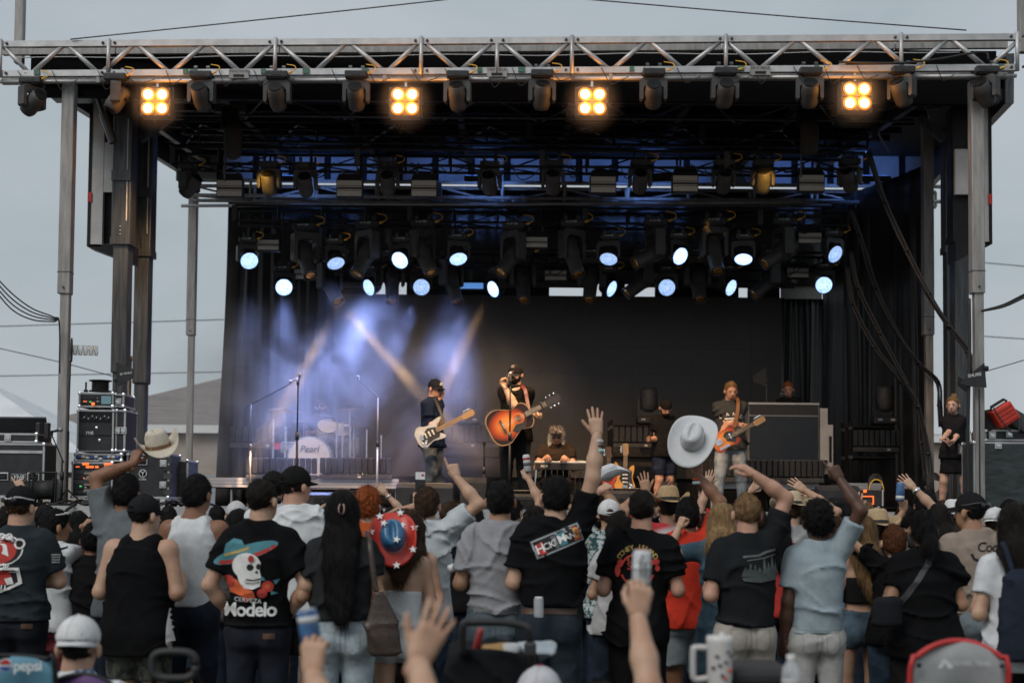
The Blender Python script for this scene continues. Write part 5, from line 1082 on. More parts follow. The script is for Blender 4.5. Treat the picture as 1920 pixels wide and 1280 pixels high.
# ------------------------------------------------------------------ hats
def cowboy(parent, name, M, m, band=None, sc=1.0, curl=.075, vox=.007, flat=False, brimm=None, br=(.195, .225)):
    """western hat; local z up, y to the front"""
    f = Fld(vox); f.loft([-.005, .03, .07, .105, .118], [.083, .083, .079, .068, .05], [.104, .104, .098, .088, .072], p=2.2, k=.0)
    f.ell((0, .0, .128), (.024, .085, .03), sub=True)
    for sx in (-1, 1): f.ell((sx * .088, .06, .085), (.028, .05, .045), sub=True)
    V, Q = f.mesh(); Vw = [M @ Vector(v * sc) for v in V]
    o = link(name, newmesh('crown', np.array([tuple(v) for v in Vw]), Q, m, True), parent)
    n, r_ = 56, 7; vv = []
    for s_ in (0, 1):
        for j in range(r_):
            t = j / (r_ - 1)
            for i in range(n):
                a = 2 * PI * i / n; rx = .083 + (br[0] - .083) * t; ry = .104 + (br[1] - .104) * t; x, y = rx * math.cos(a), ry * math.sin(a)
                z = curl * abs(math.cos(a)) ** 2.2 * t ** 1.8 - .025 * abs(math.sin(a)) ** 3 * t + (-.004 if s_ else .0) + .004 * math.sin(3 * a) * t
                x *= 1 - .22 * t * (curl / .075) * abs(math.cos(a)) ** 2; vv.append(M @ (Vector((x, y, z)) * sc))
    K = n * r_; fs = [(j * n + i, j * n + (i + 1) % n, (j + 1) * n + (i + 1) % n, (j + 1) * n + i) for j in range(r_ - 1) for i in range(n)]; fs += [tuple(K + q for q in reversed(F_)) for F_ in list(fs)]
    fs += [((r_ - 1) * n + i, (r_ - 1) * n + (i + 1) % n, K + (r_ - 1) * n + (i + 1) % n, K + (r_ - 1) * n + i) for i in range(n)]
    lk = o if parent is not None else o
    link('brim', newmesh('brim', vv, fs, brimm or m, True), lk)
    if band:
        bb = []
        for z in (.004, .028):
            for i in range(n): a = 2 * PI * i / n; bb.append(M @ (Vector((.086 * math.cos(a), .107 * math.sin(a), z)) * sc))
        link('hat_band', newmesh('hat_band', bb, [(i, (i + 1) % n, n + (i + 1) % n, n + i) for i in range(n)], band, True), lk)
    return o
# ------------------------------------------------------------------ a person
SK = {'fair': (.50, .32, .22), 'tan': (.38, .22, .135), 'brown': (.24, .12, .068), 'dark': (.09, .043, .027), 'pink': (.50, .29, .205), 'pale': (.56, .36, .27)}
HR = {'black': (.006, .0055, .006), 'dark': (.012, .009, .007), 'brown': (.05, .026, .014), 'auburn': (.10, .035, .014), 'red': (.30, .075, .02), 'blond': (.30, .19, .09), 'sand': (.20, .12, .055), 'white': (.62, .58, .50), 'ginger': (.28, .10, .03)}
NP = 0
def strands(V, Q, hk, hc, rs, vox):
    """thin tapering locks that lie along the hair and break up its outline"""
    e1 = V[Q[:, 2]] - V[Q[:, 0]]; e2 = V[Q[:, 3]] - V[Q[:, 1]]; fn = np.cross(e1, e2); N_ = np.zeros_like(V)
    for j in range(4): np.add.at(N_, Q[:, j], fn)
    N_ /= np.linalg.norm(N_, axis=1, keepdims=True) + 1e-9
    long_ = hk in ('long', 'pony'); n = int((3200 if long_ else 1500) * (1 if vox < .014 else .5)); i = rs.randint(0, len(V), n); P0 = V[i]; n0 = N_[i]
    if long_: dr = np.array([0, -.15, -1.0]) + rs.normal(0, .16, (n, 3)); L_ = rs.uniform(.05, .12, n); lift = rs.uniform(.0, .12, n); w = .0024
    elif hk in ('messy', 'curly'): dr = n0 * .8 + rs.normal(0, .6, (n, 3)); L_ = rs.uniform(.015, .035, n); lift = rs.uniform(.2, .6, n); w = .0045
    else:
        rel = P0 - hc; dr = np.array([0, -.5, -.7]) + rel * 3.0 + rs.normal(0, .30, (n, 3)); L_ = rs.uniform(.014, .030, n) * (.6 if hk in ('buzz', 'fade', 'under') else 1); lift = rs.uniform(.05, .35, n); w = .0038
    dr = dr - n0 * np.sum(dr * n0, 1, keepdims=True); dr /= np.linalg.norm(dr, axis=1, keepdims=True) + 1e-9
    sd = np.cross(dr, n0); w_ = w * (1 if vox < .014 else 1.6)
    a = P0 - n0 * .002 + sd * w_ * .5; b = P0 - n0 * .002 - sd * w_ * .5; m = P0 + dr * (L_ * .5)[:, None] + n0 * (L_ * lift * .6 + .0015)[:, None]; t = P0 + dr * L_[:, None] + n0 * (L_ * lift)[:, None]
    k = len(V); ix = np.arange(n); V2 = np.concatenate([V, a, b, m + sd * w_ * .35, m - sd * w_ * .35, t]); q1 = np.stack([k + ix, k + n + ix, k + 3 * n + ix, k + 2 * n + ix], 1); q2 = np.stack([k + 2 * n + ix, k + 3 * n + ix, k + 4 * n + ix, k + 4 * n + ix], 1)
    V3_ = np.concatenate([V2, t]); q2[:, 3] = k + 5 * n + ix
    return V3_, np.concatenate([Q, q1, q2])
def v3(*a): return np.array(a, float)
def person(label, X, Y, Z0, H, yaw=0.0, build=1.0, sex='m', skn='tan', top=('tee', (.02, .02, .02)), bot=('jeans', (.02, .03, .05)), hair=('short', 'black'), hat=None, armL='F', armR='F', head=(0, 0), lean=0.0, belly=0.0, vox=.013, group=None, face=False, seat=False, legs='stand', hem=None, glasses=None, shoes=(.03, .03, .03), hunch=0.0, beard=None, tilt=0.0):
    """head=(turn, nod); an arm is a letter or a dict with the place of the hand in scene coordinates"""
    global NP; NP += 1; seed = NP * 13 + 5
    u = H / 1.78; B = build; fem = sex == 'f'
    root = thing('person', label, 'person', (X, Y, Z0), yaw, group)
    Mi = (Matrix.Translation((X, Y, Z0)) @ Matrix.Rotation(yaw, 4, 'Z')).inverted()
    sit = (.42 * u if seat is True else float(seat)) if seat else 0.0                       # how far the hips are lowered
    dz = -sit
    zz = lambda f: f * H + dz
    ly = lambda z: lean * max(0, z - zz(.52)) + hunch * max(0, (z - zz(.66))) ** 1.3 * 2.0
    lx = lambda z: tilt * max(0, z - zz(.52))
    skm = skin(SK[skn]); shw = (.160 if not fem else .142) * u * (1 + (B - 1) * .55)
    # --- joints
    S = {}; E = {}; Wp = {}; hd = {}
    for sx, sp in ((-1, armL), (1, armR)):
        s_ = Vector((sx * shw + lx(zz(.8)), ly(zz(.8)), zz(.802))); ua, fa = .30 * u, .262 * u; pole = (sx * .6, -.6, -.5); pose = 'relax'; fd = None; pn = None
        if isinstance(sp, dict):
            tg = Mi @ Vector(sp['to']); pose = sp.get('pose', 'open'); pole = sp.get('pole', pole); up_ = (tg - s_).normalized().z
            if up_ > .2: s_ += Vector((-sx * .02 * u, 0, .05 * u * up_))
            fd = sp.get('fd'); pn = sp.get('pn'); d0 = Vector(fd).normalized() if fd else (tg - s_).normalized(); wt = tg - d0 * .09 * u
            e, w = ik(s_, wt, ua, fa, pole)
        elif sp == 'D': e = s_ + Vector((sx * .05, -.02, -.295)) * u; w = e + Vector((sx * .01, .05, -.255)) * u
        elif sp == 'F': e = s_ + Vector((sx * .075, -.035, -.285)) * u; w = e + Vector((-sx * .05, .235, .075)) * u
        elif sp == 'L': e = s_ + Vector((sx * .07, .0, -.29)) * u; w = e + Vector((-sx * .09, .18, -.15)) * u
        elif sp == 'C': e = s_ + Vector((sx * .085, .06, -.265)) * u; w = e + Vector((-sx * .23, .11, .02)) * u
        elif sp == 'H': e = s_ + Vector((sx * .12, -.05, -.27)) * u; w = e + Vector((-sx * .12, .12, -.19)) * u
        else: e = s_ + Vector(sp[0]) * u; w = e + Vector(sp[1]) * u; pose = sp[2] if len(sp) > 2 else 'relax'
        S[sx], E[sx], Wp[sx] = s_, e, w; d_ = (w - e).normalized(); hd[sx] = (Vector(fd).normalized() if fd else d_, pose, pn)
    # --- head
    np_ = Vector((lx(zz(.875)), ly(zz(.86)) + .0, zz(.865))); Rh = Matrix.Rotation(head[0], 3, 'Z') @ Matrix.Rotation(head[1], 3, 'X'); hs = 1.05 * (u ** .5)
    hc = np_ + Rh @ Vector((0, .022, .107 * hs)); hp = lambda x, y, z: hc + Rh @ (Vector((x, y, z)) * hs)
    RM = np.array(Rh)
    f = Fld(vox * (.8 if face else .95))
    f.cone(v3(lx(zz(.8)), ly(zz(.8)) - .005, zz(.815)), np_ + Vector((0, .005, .03)), (.070 if not fem else .052) * u * (1 + (B - 1) * .4), (.064 if not fem else .048) * u * (1 + (B - 1) * .3), .03)
    f.ell(hp(0, -.008, .026), np.array((.077, .097, .092)) * hs, RM, .02); f.ell(hp(0, .03, -.02), np.array((.064, .068, .082)) * hs, RM, .02); f.ell(hp(0, .04, -.07), np.array((.048, .048, .044)) * hs, RM, .025)
    for sx in (-1, 1): f.ell(hp(sx * .086, -.006, -.012), np.array((.013, .021, .035)) * hs, RM, .008)
    f.cone(hp(0, .098, -.002), hp(0, .113, -.030), .009 * hs, .0135 * hs, .012)
    if face:
        for sx in (-1, 1): f.ell(hp(sx * .031, .1, .004), np.array((.016, .014, .010)) * hs, RM, sub=True); f.ell(hp(sx * .03, .092, .02), np.array((.024, .012, .008)) * hs, RM, .012)
        f.ell(hp(0, .088, -.062), np.array((.024, .012, .008)) * hs, RM, .006)
    for sx in (-1, 1): f.cone((sx * .03 * u, ly(zz(.84)) - .006, zz(.842)), (sx * shw * .75, ly(zz(.8)) - .004, zz(.800)), .026 * u, .036 * u, .04)
    # torso under the clothes
    tw = (.150, .137, .132, .147, .158, .154, .124, .07) if not fem else (.172, .150, .126, .134, .146, .142, .108, .058)
    td = (.108, .10, .094, .104, .112, .10, .074, .055) if not fem else (.118, .105, .088, .098, .112, .092, .066, .048)
    tz = [zz(q) for q in (.49, .54, .60, .68, .74, .79, .825, .848)]; cb = 1 + (B - 1) * 1.0
    wv = np.array(tw) * u * np.array([cb, cb, cb, cb, .5 + cb / 2, .6 + cb * .4, .7 + cb * .3, 1]); dv = np.array(td) * u * np.array([cb, cb + belly, cb + belly, cb + belly * .6, cb, .5 + cb / 2, 1, 1]); cyv = np.array([ly(q) for q in tz]); cxv = np.array([lx(q) for q in tz])
    f.loft(tz, wv, dv, cyv, cxv, .03)
    ar = (1.0 if not fem else .84) * (1 + (B - 1) * .7) * u
    for sx in (-1, 1):
        s_, e, w = S[sx], E[sx], Wp[sx]; f.ell(s_ + Vector((-sx * .01, 0, -.005)), v3(.058, .058, .058) * ar, None, .04)
        f.cone(s_, e, .052 * ar, .041 * ar, .03); f.cone(e, e + (w - e) * .42, .043 * ar, .044 * ar, .02); f.cone(e + (w - e) * .38, w, .044 * ar, .0285 * ar, .02)
    bare = bot[0] in ('shorts', 'skirt', 'cutoffs') or top[0] == 'dress'
    hw = (.088 if not fem else .095) * u * (.7 + .3 * B); KN = {}; AN = {}; HP = {}
    for sx in (-1, 1):
        HP[sx] = Vector((sx * hw, 0, zz(.50)))
        if seat: KN[sx] = Vector((sx * (hw + .05), .40 * u, max(zz(.50) + .02, .36))); AN[sx] = Vector((sx * (hw + .05), .40 * u + max(.08, .42 - KN[sx].z), .07))
        elif legs == 'stride': KN[sx] = Vector((sx * hw * 1.3, .04 + .05 * sx, zz(.275))); AN[sx] = Vector((sx * hw * 2.3, -.02 - .1 * sx, .075))
        elif legs == 'wide': KN[sx] = Vector((sx * hw * 1.5, .03, zz(.275))); AN[sx] = Vector((sx * hw * 1.9, -.01, .075))
        else: KN[sx] = Vector((sx * hw * 1.12, .02, zz(.275))); AN[sx] = Vector((sx * hw * 1.25, -.02, .075))
        if bare: f.cone(HP[sx], KN[sx], .082 * u * B, .056 * u * B, .02); f.cone(KN[sx], KN[sx] + (AN[sx] - KN[sx]) * .35 + Vector((0, -.015, 0)), .055 * u * B, .056 * u * B, .02); f.cone(KN[sx] + (AN[sx] - KN[sx]) * .35 + Vector((0, -.015, 0)), AN[sx], .055 * u * B, .036 * u, .02)
    V, Q = f.mesh(); Vs = [V]; Qs = [Q]; n0 = len(V); hands_at = {}
    for sx in (-1, 1):
        d_, pose, pn = hd[sx]; w = Wp[sx]; HV, HQ = hand(pose, sx < 0)
        pnv = Vector(pn) if pn else Vector((-sx * .75, .55, .0)); z_ = d_; y_ = -(pnv - z_ * pnv.dot(z_)); y_ = y_.normalized() if y_.length > 1e-3 else Vector((0, -1, 0)); x_ = y_.cross(z_)
        # thumb side must lie towards +x for the right hand
        Mh = np.array(Matrix((x_, y_, z_)).transposed()); HV = (HV * (1.0 if not fem else .9) * u) @ Mh.T + np.array(w)
        Vs.append(HV); Qs.append(HQ + n0); n0 += len(HV); hands_at[sx] = (w, d_, -y_, x_ * (1 if sx > 0 else -1))
    V = np.concatenate(Vs); Q = np.concatenate(Qs); link('body', newmesh('body', V, Q, skm, True), root)
    out = {'root': root, 'hands': hands_at, 'hp': hp, 'Rh': Rh, 'M': Mi.inverted(), 'hc': hc, 'u': u, 'zz': zz, 'S': S, 'E': E, 'shirt': None, 'hs': hs}
    # --- upper garment
    kind, colr = top[0], top[1]; tm = top[2] if len(top) > 2 else cloth(colr)
    hemf = hem if hem is not None else {'tee': .47, 'polo': .47, 'tank': .475, 'jersey': .42, 'cami': .46, 'strapless': .56, 'crop': .62, 'dress': .33, 'button': .465, 'none': .5}[kind]
    topf = {'cami': .745, 'strapless': .70, 'crop': .735}.get(kind, .848)
    if kind != 'none':
        g = Fld(vox); ez = .020 if kind in ('tee', 'polo', 'jersey', 'button', 'dress') else (.016 if kind == 'tank' else .010)
        zs = np.array([hemf, .50, .54, .60, .68, .74, .79, .825, .848]); 
        wz = np.interp(zs, (.49, .54, .60, .68, .74, .79, .825, .848), wv); dz_ = np.interp(zs, (.49, .54, .60, .68, .74, .79, .825, .848), dv)
        loose = np.array([1.6, 1.5, 1.5, 1.6, 1.25, .95, .65, .45, .25]) * ez
        if kind == 'dress': wz[0] += .06 * u; dz_[0] += .04 * u
        if kind == 'jersey': loose = loose * 1.35
        if kind in ('tank', 'jersey'): wz[7] *= .80; wz[6] *= .93; dz_[6:8] += .012
        keep = zs <= topf + 1e-6
        if topf < .848: zs2 = np.append(zs[keep], topf) if zs[keep][-1] < topf - .002 else zs[keep]
        else: zs2 = zs
        wz = np.interp(zs2, zs, wz + loose); dz_ = np.interp(zs2, zs, dz_ + loose); z3 = [zz(q) for q in zs2]
        g.loft(z3, wz, dz_, [ly(q) - (.006 if zi > 2 else 0) for zi, q in enumerate(z3)], [lx(q) for q in z3], .02)
        if kind in ('tee', 'polo', 'button', 'dress'):
            sl_ = top[3] if len(top) > 3 else (.72 if not fem else .60) if not face else .50
            for sx in (-1, 1):
                s_, e = S[sx], E[sx]; v_ = (e - s_); g.ell(s_ + Vector((-sx * .012, 0, -.004)), v3(.066, .066, .066) * ar, None, .05); g.cone(s_, s_ + v_ * sl_, .066 * ar, .060 * ar + .017, .045, flat=True)
                g.cone(s_ + Vector((-sx * .05, 0, -.06)), s_ + v_ * .25, .07 * ar, .06 * ar, .05)
        elif kind in ('tank', 'jersey'):
            wd = .030 if kind == 'tank' else .048
            for sx in (-1, 1):
                y_ = ly(zz(.8)); pts_ = [(sx * .082 * u, y_ - .085 * u, zz(.775)), (sx * .088 * u, y_ - .045 * u, zz(.822)), (sx * .088 * u, y_ + .02 * u, zz(.832)), (sx * .082 * u, y_ + .085 * u, zz(.775))]
                for q0, q1 in zip(pts_, pts_[1:]): g.cone(q0, q1, wd * u, wd * u, .03)
        elif kind in ('cami', 'crop'):
            for sx in (-1, 1): g.cone((sx * .07 * u, ly(zz(.74)) - .1 * u, zz(.73)), (sx * .075 * u, ly(zz(.8)) - .02, zz(.838)), .007, .007, .004); g.cone((sx * .075 * u, ly(zz(.8)) - .02, zz(.838)), (sx * .07 * u, .1 * u, zz(.73)), .007, .007, .004)
        if kind == 'polo' or kind == 'button': g.cone((0, ly(zz(.83)) - .008, zz(.835)), (0, ly(zz(.84)) + .006, zz(.862)), .082 * u, .074 * u, .012, flat=True)
        elif kind in ('tee', 'dress'): g.cone((0, ly(zz(.83)) - .006, zz(.826)), (0, ly(zz(.84)) + .001, zz(.859)), .092 * u * (.82 if fem else 1) * (.6 + .4 * B), .081 * u * (.82 if fem else 1) * (.6 + .4 * B), .03, flat=True)
        if hemf < .52 and kind != 'dress':
            for sx in (-1, 1): g.ell((sx * .072 * u * cb, -.05 * u, zz(.485)), v3(.108, .108 * (1.0 if not fem else 1.12), .115) * u * cb, None, .04)
            g.loft([zz(.46), zz(.50), zz(.545), zz(.60)], np.array([.190, .198, .188, .165]) * u * cb, np.array([.128, .142, .134, .115]) * u * (cb + belly * .5), None, None, .03)
        g.cut((0, 0, zz(hemf)), (0, 0, -1))
        for sx in (-1, 1): g.cone((sx * .045 * u, ly(zz(.84)) - .01, zz(.842)) if kind in ('tee', 'polo', 'button', 'dress') else (0, 0, zz(.7)), (sx * shw * .8, ly(zz(.8)) - .005, zz(.812)) if kind in ('tee', 'polo', 'button', 'dress') else (0, 0, zz(.7)), .048 * u, .057 * u, .03)
        g.d = folds(seed, {'tee': .0125, 'dress': .0125, 'polo': .012, 'button': .012, 'jersey': .010}.get(kind, .005) * (1 if vox < .02 else .7), 1.35)
        V, Q = g.mesh(); so_ = link({'dress': 'dress', 'jersey': 'jersey', 'tank': 'tank_top', 'cami': 'camisole', 'crop': 'crop_top', 'strapless': 'strapless_top', 'polo': 'polo_shirt'}.get(kind, 'shirt'), newmesh('shirt', V, Q, tm, True), root); out['shirt'] = so_; out['sv'] = (V, Q)
    # --- lower garment
    bk, bc = bot[0], bot[1]; bm_ = bot[2] if len(bot) > 2 else (denim(bc) if bk in ('jeans', 'cutoffs', 'skirt') else cloth(bc))
    g = Fld(max(vox, .014)); zw = (.585 if hemf > .52 else min(.585, hemf + .055))
    g.loft([zz(.46), zz(.50), zz(max(.515, zw - .04)), zz(max(.53, zw))], np.array([.165, .175, .165, .155]) * u * (cb if not fem else cb * 1.02) , np.array([.105, .118, .11, .102]) * u * cb, None, None, .03)
    for sx in (-1, 1): g.ell((sx * .072 * u * cb, -.05 * u, zz(.485)), v3(.088, .085 * (1.0 if not fem else 1.12), .095) * u * cb, None, .04)
    if bk == 'skirt': g.cone((0, 0, zz(.50)), (0, 0, zz(.34)), .16 * u * cb, .20 * u * cb, .05, flat=True, sq=(v3(0, 1, 0), 1.3))
    else:
        ll = {'jeans': 1, 'pants': 1, 'shorts': .80, 'cutoffs': .32}[bk]
        for sx in (-1, 1):
            h_, k_, a_ = HP[sx], KN[sx], AN[sx]; r0 = .095 * u * cb + (.006 if bk != 'cutoffs' else 0)
            if ll < 1: g.cone(h_, h_ + (k_ - h_) * ll, r0, r0 * (.86 if bk == 'shorts' else .93), .03, flat=True)
            else: g.cone(h_, k_, r0, .074 * u * (.6 + .4 * cb), .03); g.cone(k_, a_ + Vector((0, 0, -.03)), .073 * u * (.6 + .4 * cb), .062 * u, .02, flat=True)
    g.d = folds(seed + 3, .006, 1.2)
    V, Q = g.mesh(); po = link({'jeans': 'jeans', 'pants': 'trousers', 'shorts': 'shorts', 'cutoffs': 'denim_shorts', 'skirt': 'skirt'}[bk], newmesh('trousers', V, Q, bm_, True), root); out['pants'] = po; out['pv'] = (V, Q)
    # shoes
    for sx in (-1, 1):
        a_ = AN[sx]; b = MB(); b.ell((a_.x, a_.y + .06, .045), (.048, .14, .05), nu=10, nv=6); b.box((a_.x, a_.y + .06, .012), (.085, .26, .022)); b.tube((a_.x, a_.y, .03), (a_.x, a_.y, .10), .045, .042); b.build('shoe', cloth(shoes), root, True)
    # --- hair
    hk, hcol = hair
    if hat and hk in ('short', 'curly', 'messy', 'buzz', 'fade'): hk = 'under'
    hm = hairm(HR[hcol]) if hcol in HR else None
    rs = np.random.RandomState(seed + 9); ph = rs.uniform(0, 6.28, 6)
    def hp3(x, y, z): return np.array(hp(x, y, z))
    if hk != 'bald':
        g = Fld(max(.0085, vox * .7)); gi = {'short': .009, 'fade': .006, 'buzz': .004, 'long': .014, 'pony': .008, 'bun': .009, 'curly': .02, 'messy': .013, 'under': .003}[hk]
        g.ell(hp3(0, -.010, .028), np.array((.0765 + gi * .75, .098 + gi, .093 + gi * 1.3)) * hs, RM, .02)
        if hk in ('short', 'messy', 'curly', 'bun', 'pony', 'long'): g.ell(hp3(0, -.05, -.02), np.array((.066 + gi * .5, .052 + gi * .6, .066)) * hs, RM, .03)
        if hk == 'messy': g.ell(hp3(0, .03, .09), np.array((.066, .07, .04)) * hs, RM, .03)
        pn_ = RM @ v3(0, .80, -.60); g.cut(hp3(0, .078, .048) if not face else hp3(0, .072, .068), pn_)
        lowz = {'short': -.085, 'fade': -.06, 'buzz': -.075, 'messy': -.085, 'curly': -.085, 'bun': -.075, 'pony': -.075, 'under': -.07}.get(hk)
        if hk != 'long': g.cut(hp3(0, -.08, lowz), RM @ v3(0, .62, -1))
        if hk in ('long',):
            Ln = beard if isinstance(beard, float) else .42
            zt = hc.z + .0; yb = hc.y - .075; zend = zt - Ln * u; yend = ly(zend) - (.135 if zend < zz(.80) else .09) * u * (cb if cb > 1 else 1) - .025
            g.cone((hc.x, yb + .03, zt + .01), (hc.x, (yb + yend) / 2 - .01, (zt + zend) / 2), .088 * hs, .095 * hs, .05, (v3(0, 1, 0), 1.75)); g.cone((hc.x, (yb + yend) / 2 - .01, (zt + zend) / 2), (hc.x + .01, yend, zend), .095 * hs, .055 * hs, .05, (v3(0, 1, 0), 1.9))
            for sx in (-1, 1): g.cone((hc.x + sx * .066, hc.y - .015, zt), (hc.x + sx * .088, hc.y - .05, zt - .17), .03, .025, .04); g.cone((hc.x + sx * .08, hc.y - .05, zt - .14), (hc.x + sx * .07, yend + .02, zend + .06 + .04 * rs.rand()), .03, .018, .04)
            g.cuts.clear(); g.ell(hp3(0, .075, -.06), np.array((.06, .075, .10)) * hs, RM, sub=True); g.ell(hp3(0, .09, .0), np.array((.064, .06, .05)) * hs, RM, sub=True)
        if hk == 'pony': pz = hp3(0, -.11, .03); L1 = (v3(0, -.045, -.12), v3(.005, -.03, -.32)); g.ell(pz, v3(.03, .03, .03), None, .02); g.cone(pz, pz + L1[0], .026, .042, .02); g.cone(pz + L1[0], pz + L1[1], .042, .018, .03)
        if hk == 'bun': g.ell(hp3(0, -.055, .125), v3(.042, .042, .04), None, .015)
        if hk == 'long' and False: pass
        if hk in ('curly',): g.d = lambda x, y, z: .012 * np.sin(75 * x + 2 * np.sin(60 * z) + ph[0]) * np.sin(80 * y + ph[1]) * np.sin(70 * z + 2 * np.sin(55 * x) + ph[2])
        elif hk in ('long', 'pony', 'bun'): g.d = lambda x, y, z: .0030 * np.sin(150 * x + 6 * np.sin(9 * z + ph[0]) + ph[1]) * (.6 + .4 * np.sin(13 * z + ph[2])) + .0026 * np.sin(60 * x + 25 * y + 5 * np.sin(14 * z + ph[3]))
        elif hk == 'messy': g.d = lambda x, y, z: .009 * np.sin(95 * x + 40 * y + 3 * np.sin(40 * z + ph[0])) * np.sin(70 * y - 30 * z + ph[1]) + .004 * np.sin(160 * x + 70 * z + ph[2])
        else: g.d = lambda x, y, z: .003 * np.sin(140 * x + 60 * y + ph[0]) * np.sin(120 * z + 50 * x + ph[1]) + .0045 * np.sin(48 * x + 20 * z + ph[2]) * np.sin(42 * z + 15 * y + ph[3])
        V, Q = g.mesh()
        if len(V):
            V, Q = strands(V, Q, hk, np.array(hc), rs, vox)
            me = newmesh('hair', V, Q, hm, True); out['hair'] = link('hair', me, root)
    if beard and not isinstance(beard, float):
        g = Fld(.008); g.ell(hp3(0, .044, -.075), np.array((.058, .058, .056)) * hs, RM, .02); g.ell(hp3(0, .098, -.047), np.array((.03, .014, .01)) * hs, RM, .01)
        for sx in (-1, 1): g.ell(hp3(sx * .058, .02, -.04), np.array((.018, .03, .045)) * hs, RM, .02)
        g.ell(hp3(0, .105, -.066), np.array((.018, .02, .006)) * hs, RM, sub=True); g.cut(hp3(0, 0, -.034), RM @ v3(0, -.5, 1)); V, Q = g.mesh(); link('beard', newmesh('beard', V, Q, hairm(HR[beard]), True), root)
    if face:
        for sx in (-1, 1):
            link('eyebrow', newmesh('eyebrow', *_cap_mesh(hp(sx * .014, .1035, .023), hp(sx * .046, .094, .024), .0045)), root).data.materials.append(hairm(HR[hcol] if hcol in HR else HR['dark']))
            b = MB(); b.ell(hp(sx * .031, .089, .004), (.0095, .006, .006), nu=8, nv=6); b.build('eye', BLKP, root, True)
        b = MB(); b.ell(hp(0, .098, -.062), (.02, .005, .0035), nu=8, nv=5); b.build('mouth', mat('lips', (.28, .09, .07), .5), root, True)
    if glasses:
        gm = glasses; fr = MB(); zf = .006
        if isinstance(gm, tuple) and gm[0] == 'up': hpz = lambda x, y, z: hp(x, y * .92 - .012, z + .085)
        elif isinstance(gm, tuple) and gm[0] == 'back': hpz = lambda x, y, z: hp(x, -y * 1.02 - .012, z + .045)
        else: hpz = hp
        cm = paint(gm[1]) if isinstance(gm, tuple) else BLKP
        for sx in (-1, 1): fr.path([hpz(sx * .004, .113, zf), hpz(sx * .05, .104, zf + .012), hpz(sx * .074, .085, zf + .01), hpz(sx * .084, .03, zf), hpz(sx * .086, -.02, zf - .006)], .005, 6)
        go = fr.build('glasses', cm, root)
        for sx in (-1, 1): b = MB(); b.ell(hpz(sx * .034, .108, zf - .006), (.027, .008, .019), Rh, nu=10, nv=6); b.build('lens', mat('dark_glass', (.02, .025, .03), .1), go, True)
    if hat: wear_hat(out, hat)
    return out
def _cap_mesh(a, b, r):
    m = MB(); m.tube(a, b, r, r * .6, 6); return m.V, m.F
def wear_hat(o, hat):
    hk = hat[0]; c1 = hat[1]; root, hp, Rh, hs = o['root'], o['hp'], o['Rh'], o['hs']; RM = np.array(Rh)
    if hk in ('cap', 'backcap'):
        sg = -1 if hk == 'backcap' else 1; m1 = cloth(c1); m2 = cloth(hat[2]) if len(hat) > 2 else m1
        f = Fld(.0085); hp3 = lambda x, y, z: np.array(hp(x, y, z)); f.ell(hp3(0, -.008, .036), np.array((.089, .109, .098)) * hs, RM, 0); f.cut(hp3(0, 0, .022), RM @ v3(0, .14 * sg, -1))
        if hk == 'cap': f.ell(hp3(0, -.125, .035), np.array((.035, .03, .026)) * hs, RM, sub=True)
        V, Q = f.mesh(); c = link('cap', newmesh('cap', V, Q, m1, True), root)
        n, r_ = 16, 5; vv = []
        for s_ in (0, 1):
            for j in range(r_):
                for i in range(n + 1):
                    a = PI * (.02 + .96 * i / n); t = j / (r_ - 1); rx = .088; ry = .105 + .075 * t * math.sin(a) ** .7
                    vv.append(hp(rx * math.cos(a) * (1 - .04 * t), sg * (ry * math.sin(a) - .005 + .0 * t), .036 - .020 * math.cos(a) ** 2 * t - .010 * t - (.005 if s_ else 0)))
        K = (n + 1) * r_; fs = [(j * (n + 1) + i, j * (n + 1) + i + 1, (j + 1) * (n + 1) + i + 1, (j + 1) * (n + 1) + i) for j in range(r_ - 1) for i in range(n)]; fs += [tuple(K + q for q in reversed(F_)) for F_ in list(fs)]; fs += [((r_ - 1) * (n + 1) + i, (r_ - 1) * (n + 1) + i + 1, K + (r_ - 1) * (n + 1) + i + 1, K + (r_ - 1) * (n + 1) + i) for i in range(n)]
        link('brim', newmesh('brim', vv, fs, m2, True), c); b = MB(); b.ell(hp(0, -.008, .135), (.009, .009, .006), nu=8, nv=5); b.build('button', m2, c, True)
        for k in range(3):
            a = PI * k / 3 + .3; pts = [hp(.0905 * math.cos(a) * math.cos(q), -.008 + .1105 * math.sin(a) * math.cos(q), .036 + .0995 * math.sin(q)) for q in np.linspace(.1, PI - .1, 12)]
            MB().path(pts, .0016, 4).build('seam', m1, c)
        if hk == 'cap': MB().path([hp(-.034, -.108, .03), hp(0, -.12, .028), hp(.034, -.108, .03)], .007, 5).build('strap', m2, c)
        o['cap'] = c
    elif hk == 'beanie':
        f = Fld(.008); hp3 = lambda x, y, z: np.array(hp(x, y, z)); f.ell(hp3(0, -.008, .036), np.array((.099, .119, .108)) * hs, RM, 0); f.ell(hp3(0, .085, .045), np.array((.075, .055, .03)) * hs, RM, .02); f.cut(hp3(0, 0, .022), RM @ v3(0, .1, -1)); V, Q = f.mesh(); link('flat_cap', newmesh('flat_cap', V, Q, cloth(c1), True), root)
    elif hk == 'cowboy':
        M = Matrix.Translation(hp(0, -.005, .062)) @ Rh.to_4x4() @ Matrix.Rotation(hat[3] if len(hat) > 3 else -.08, 4, 'X'); cowboy(root, 'cowboy_hat', M, c1, hat[2] if len(hat) > 2 else None, 1.0 * hs)
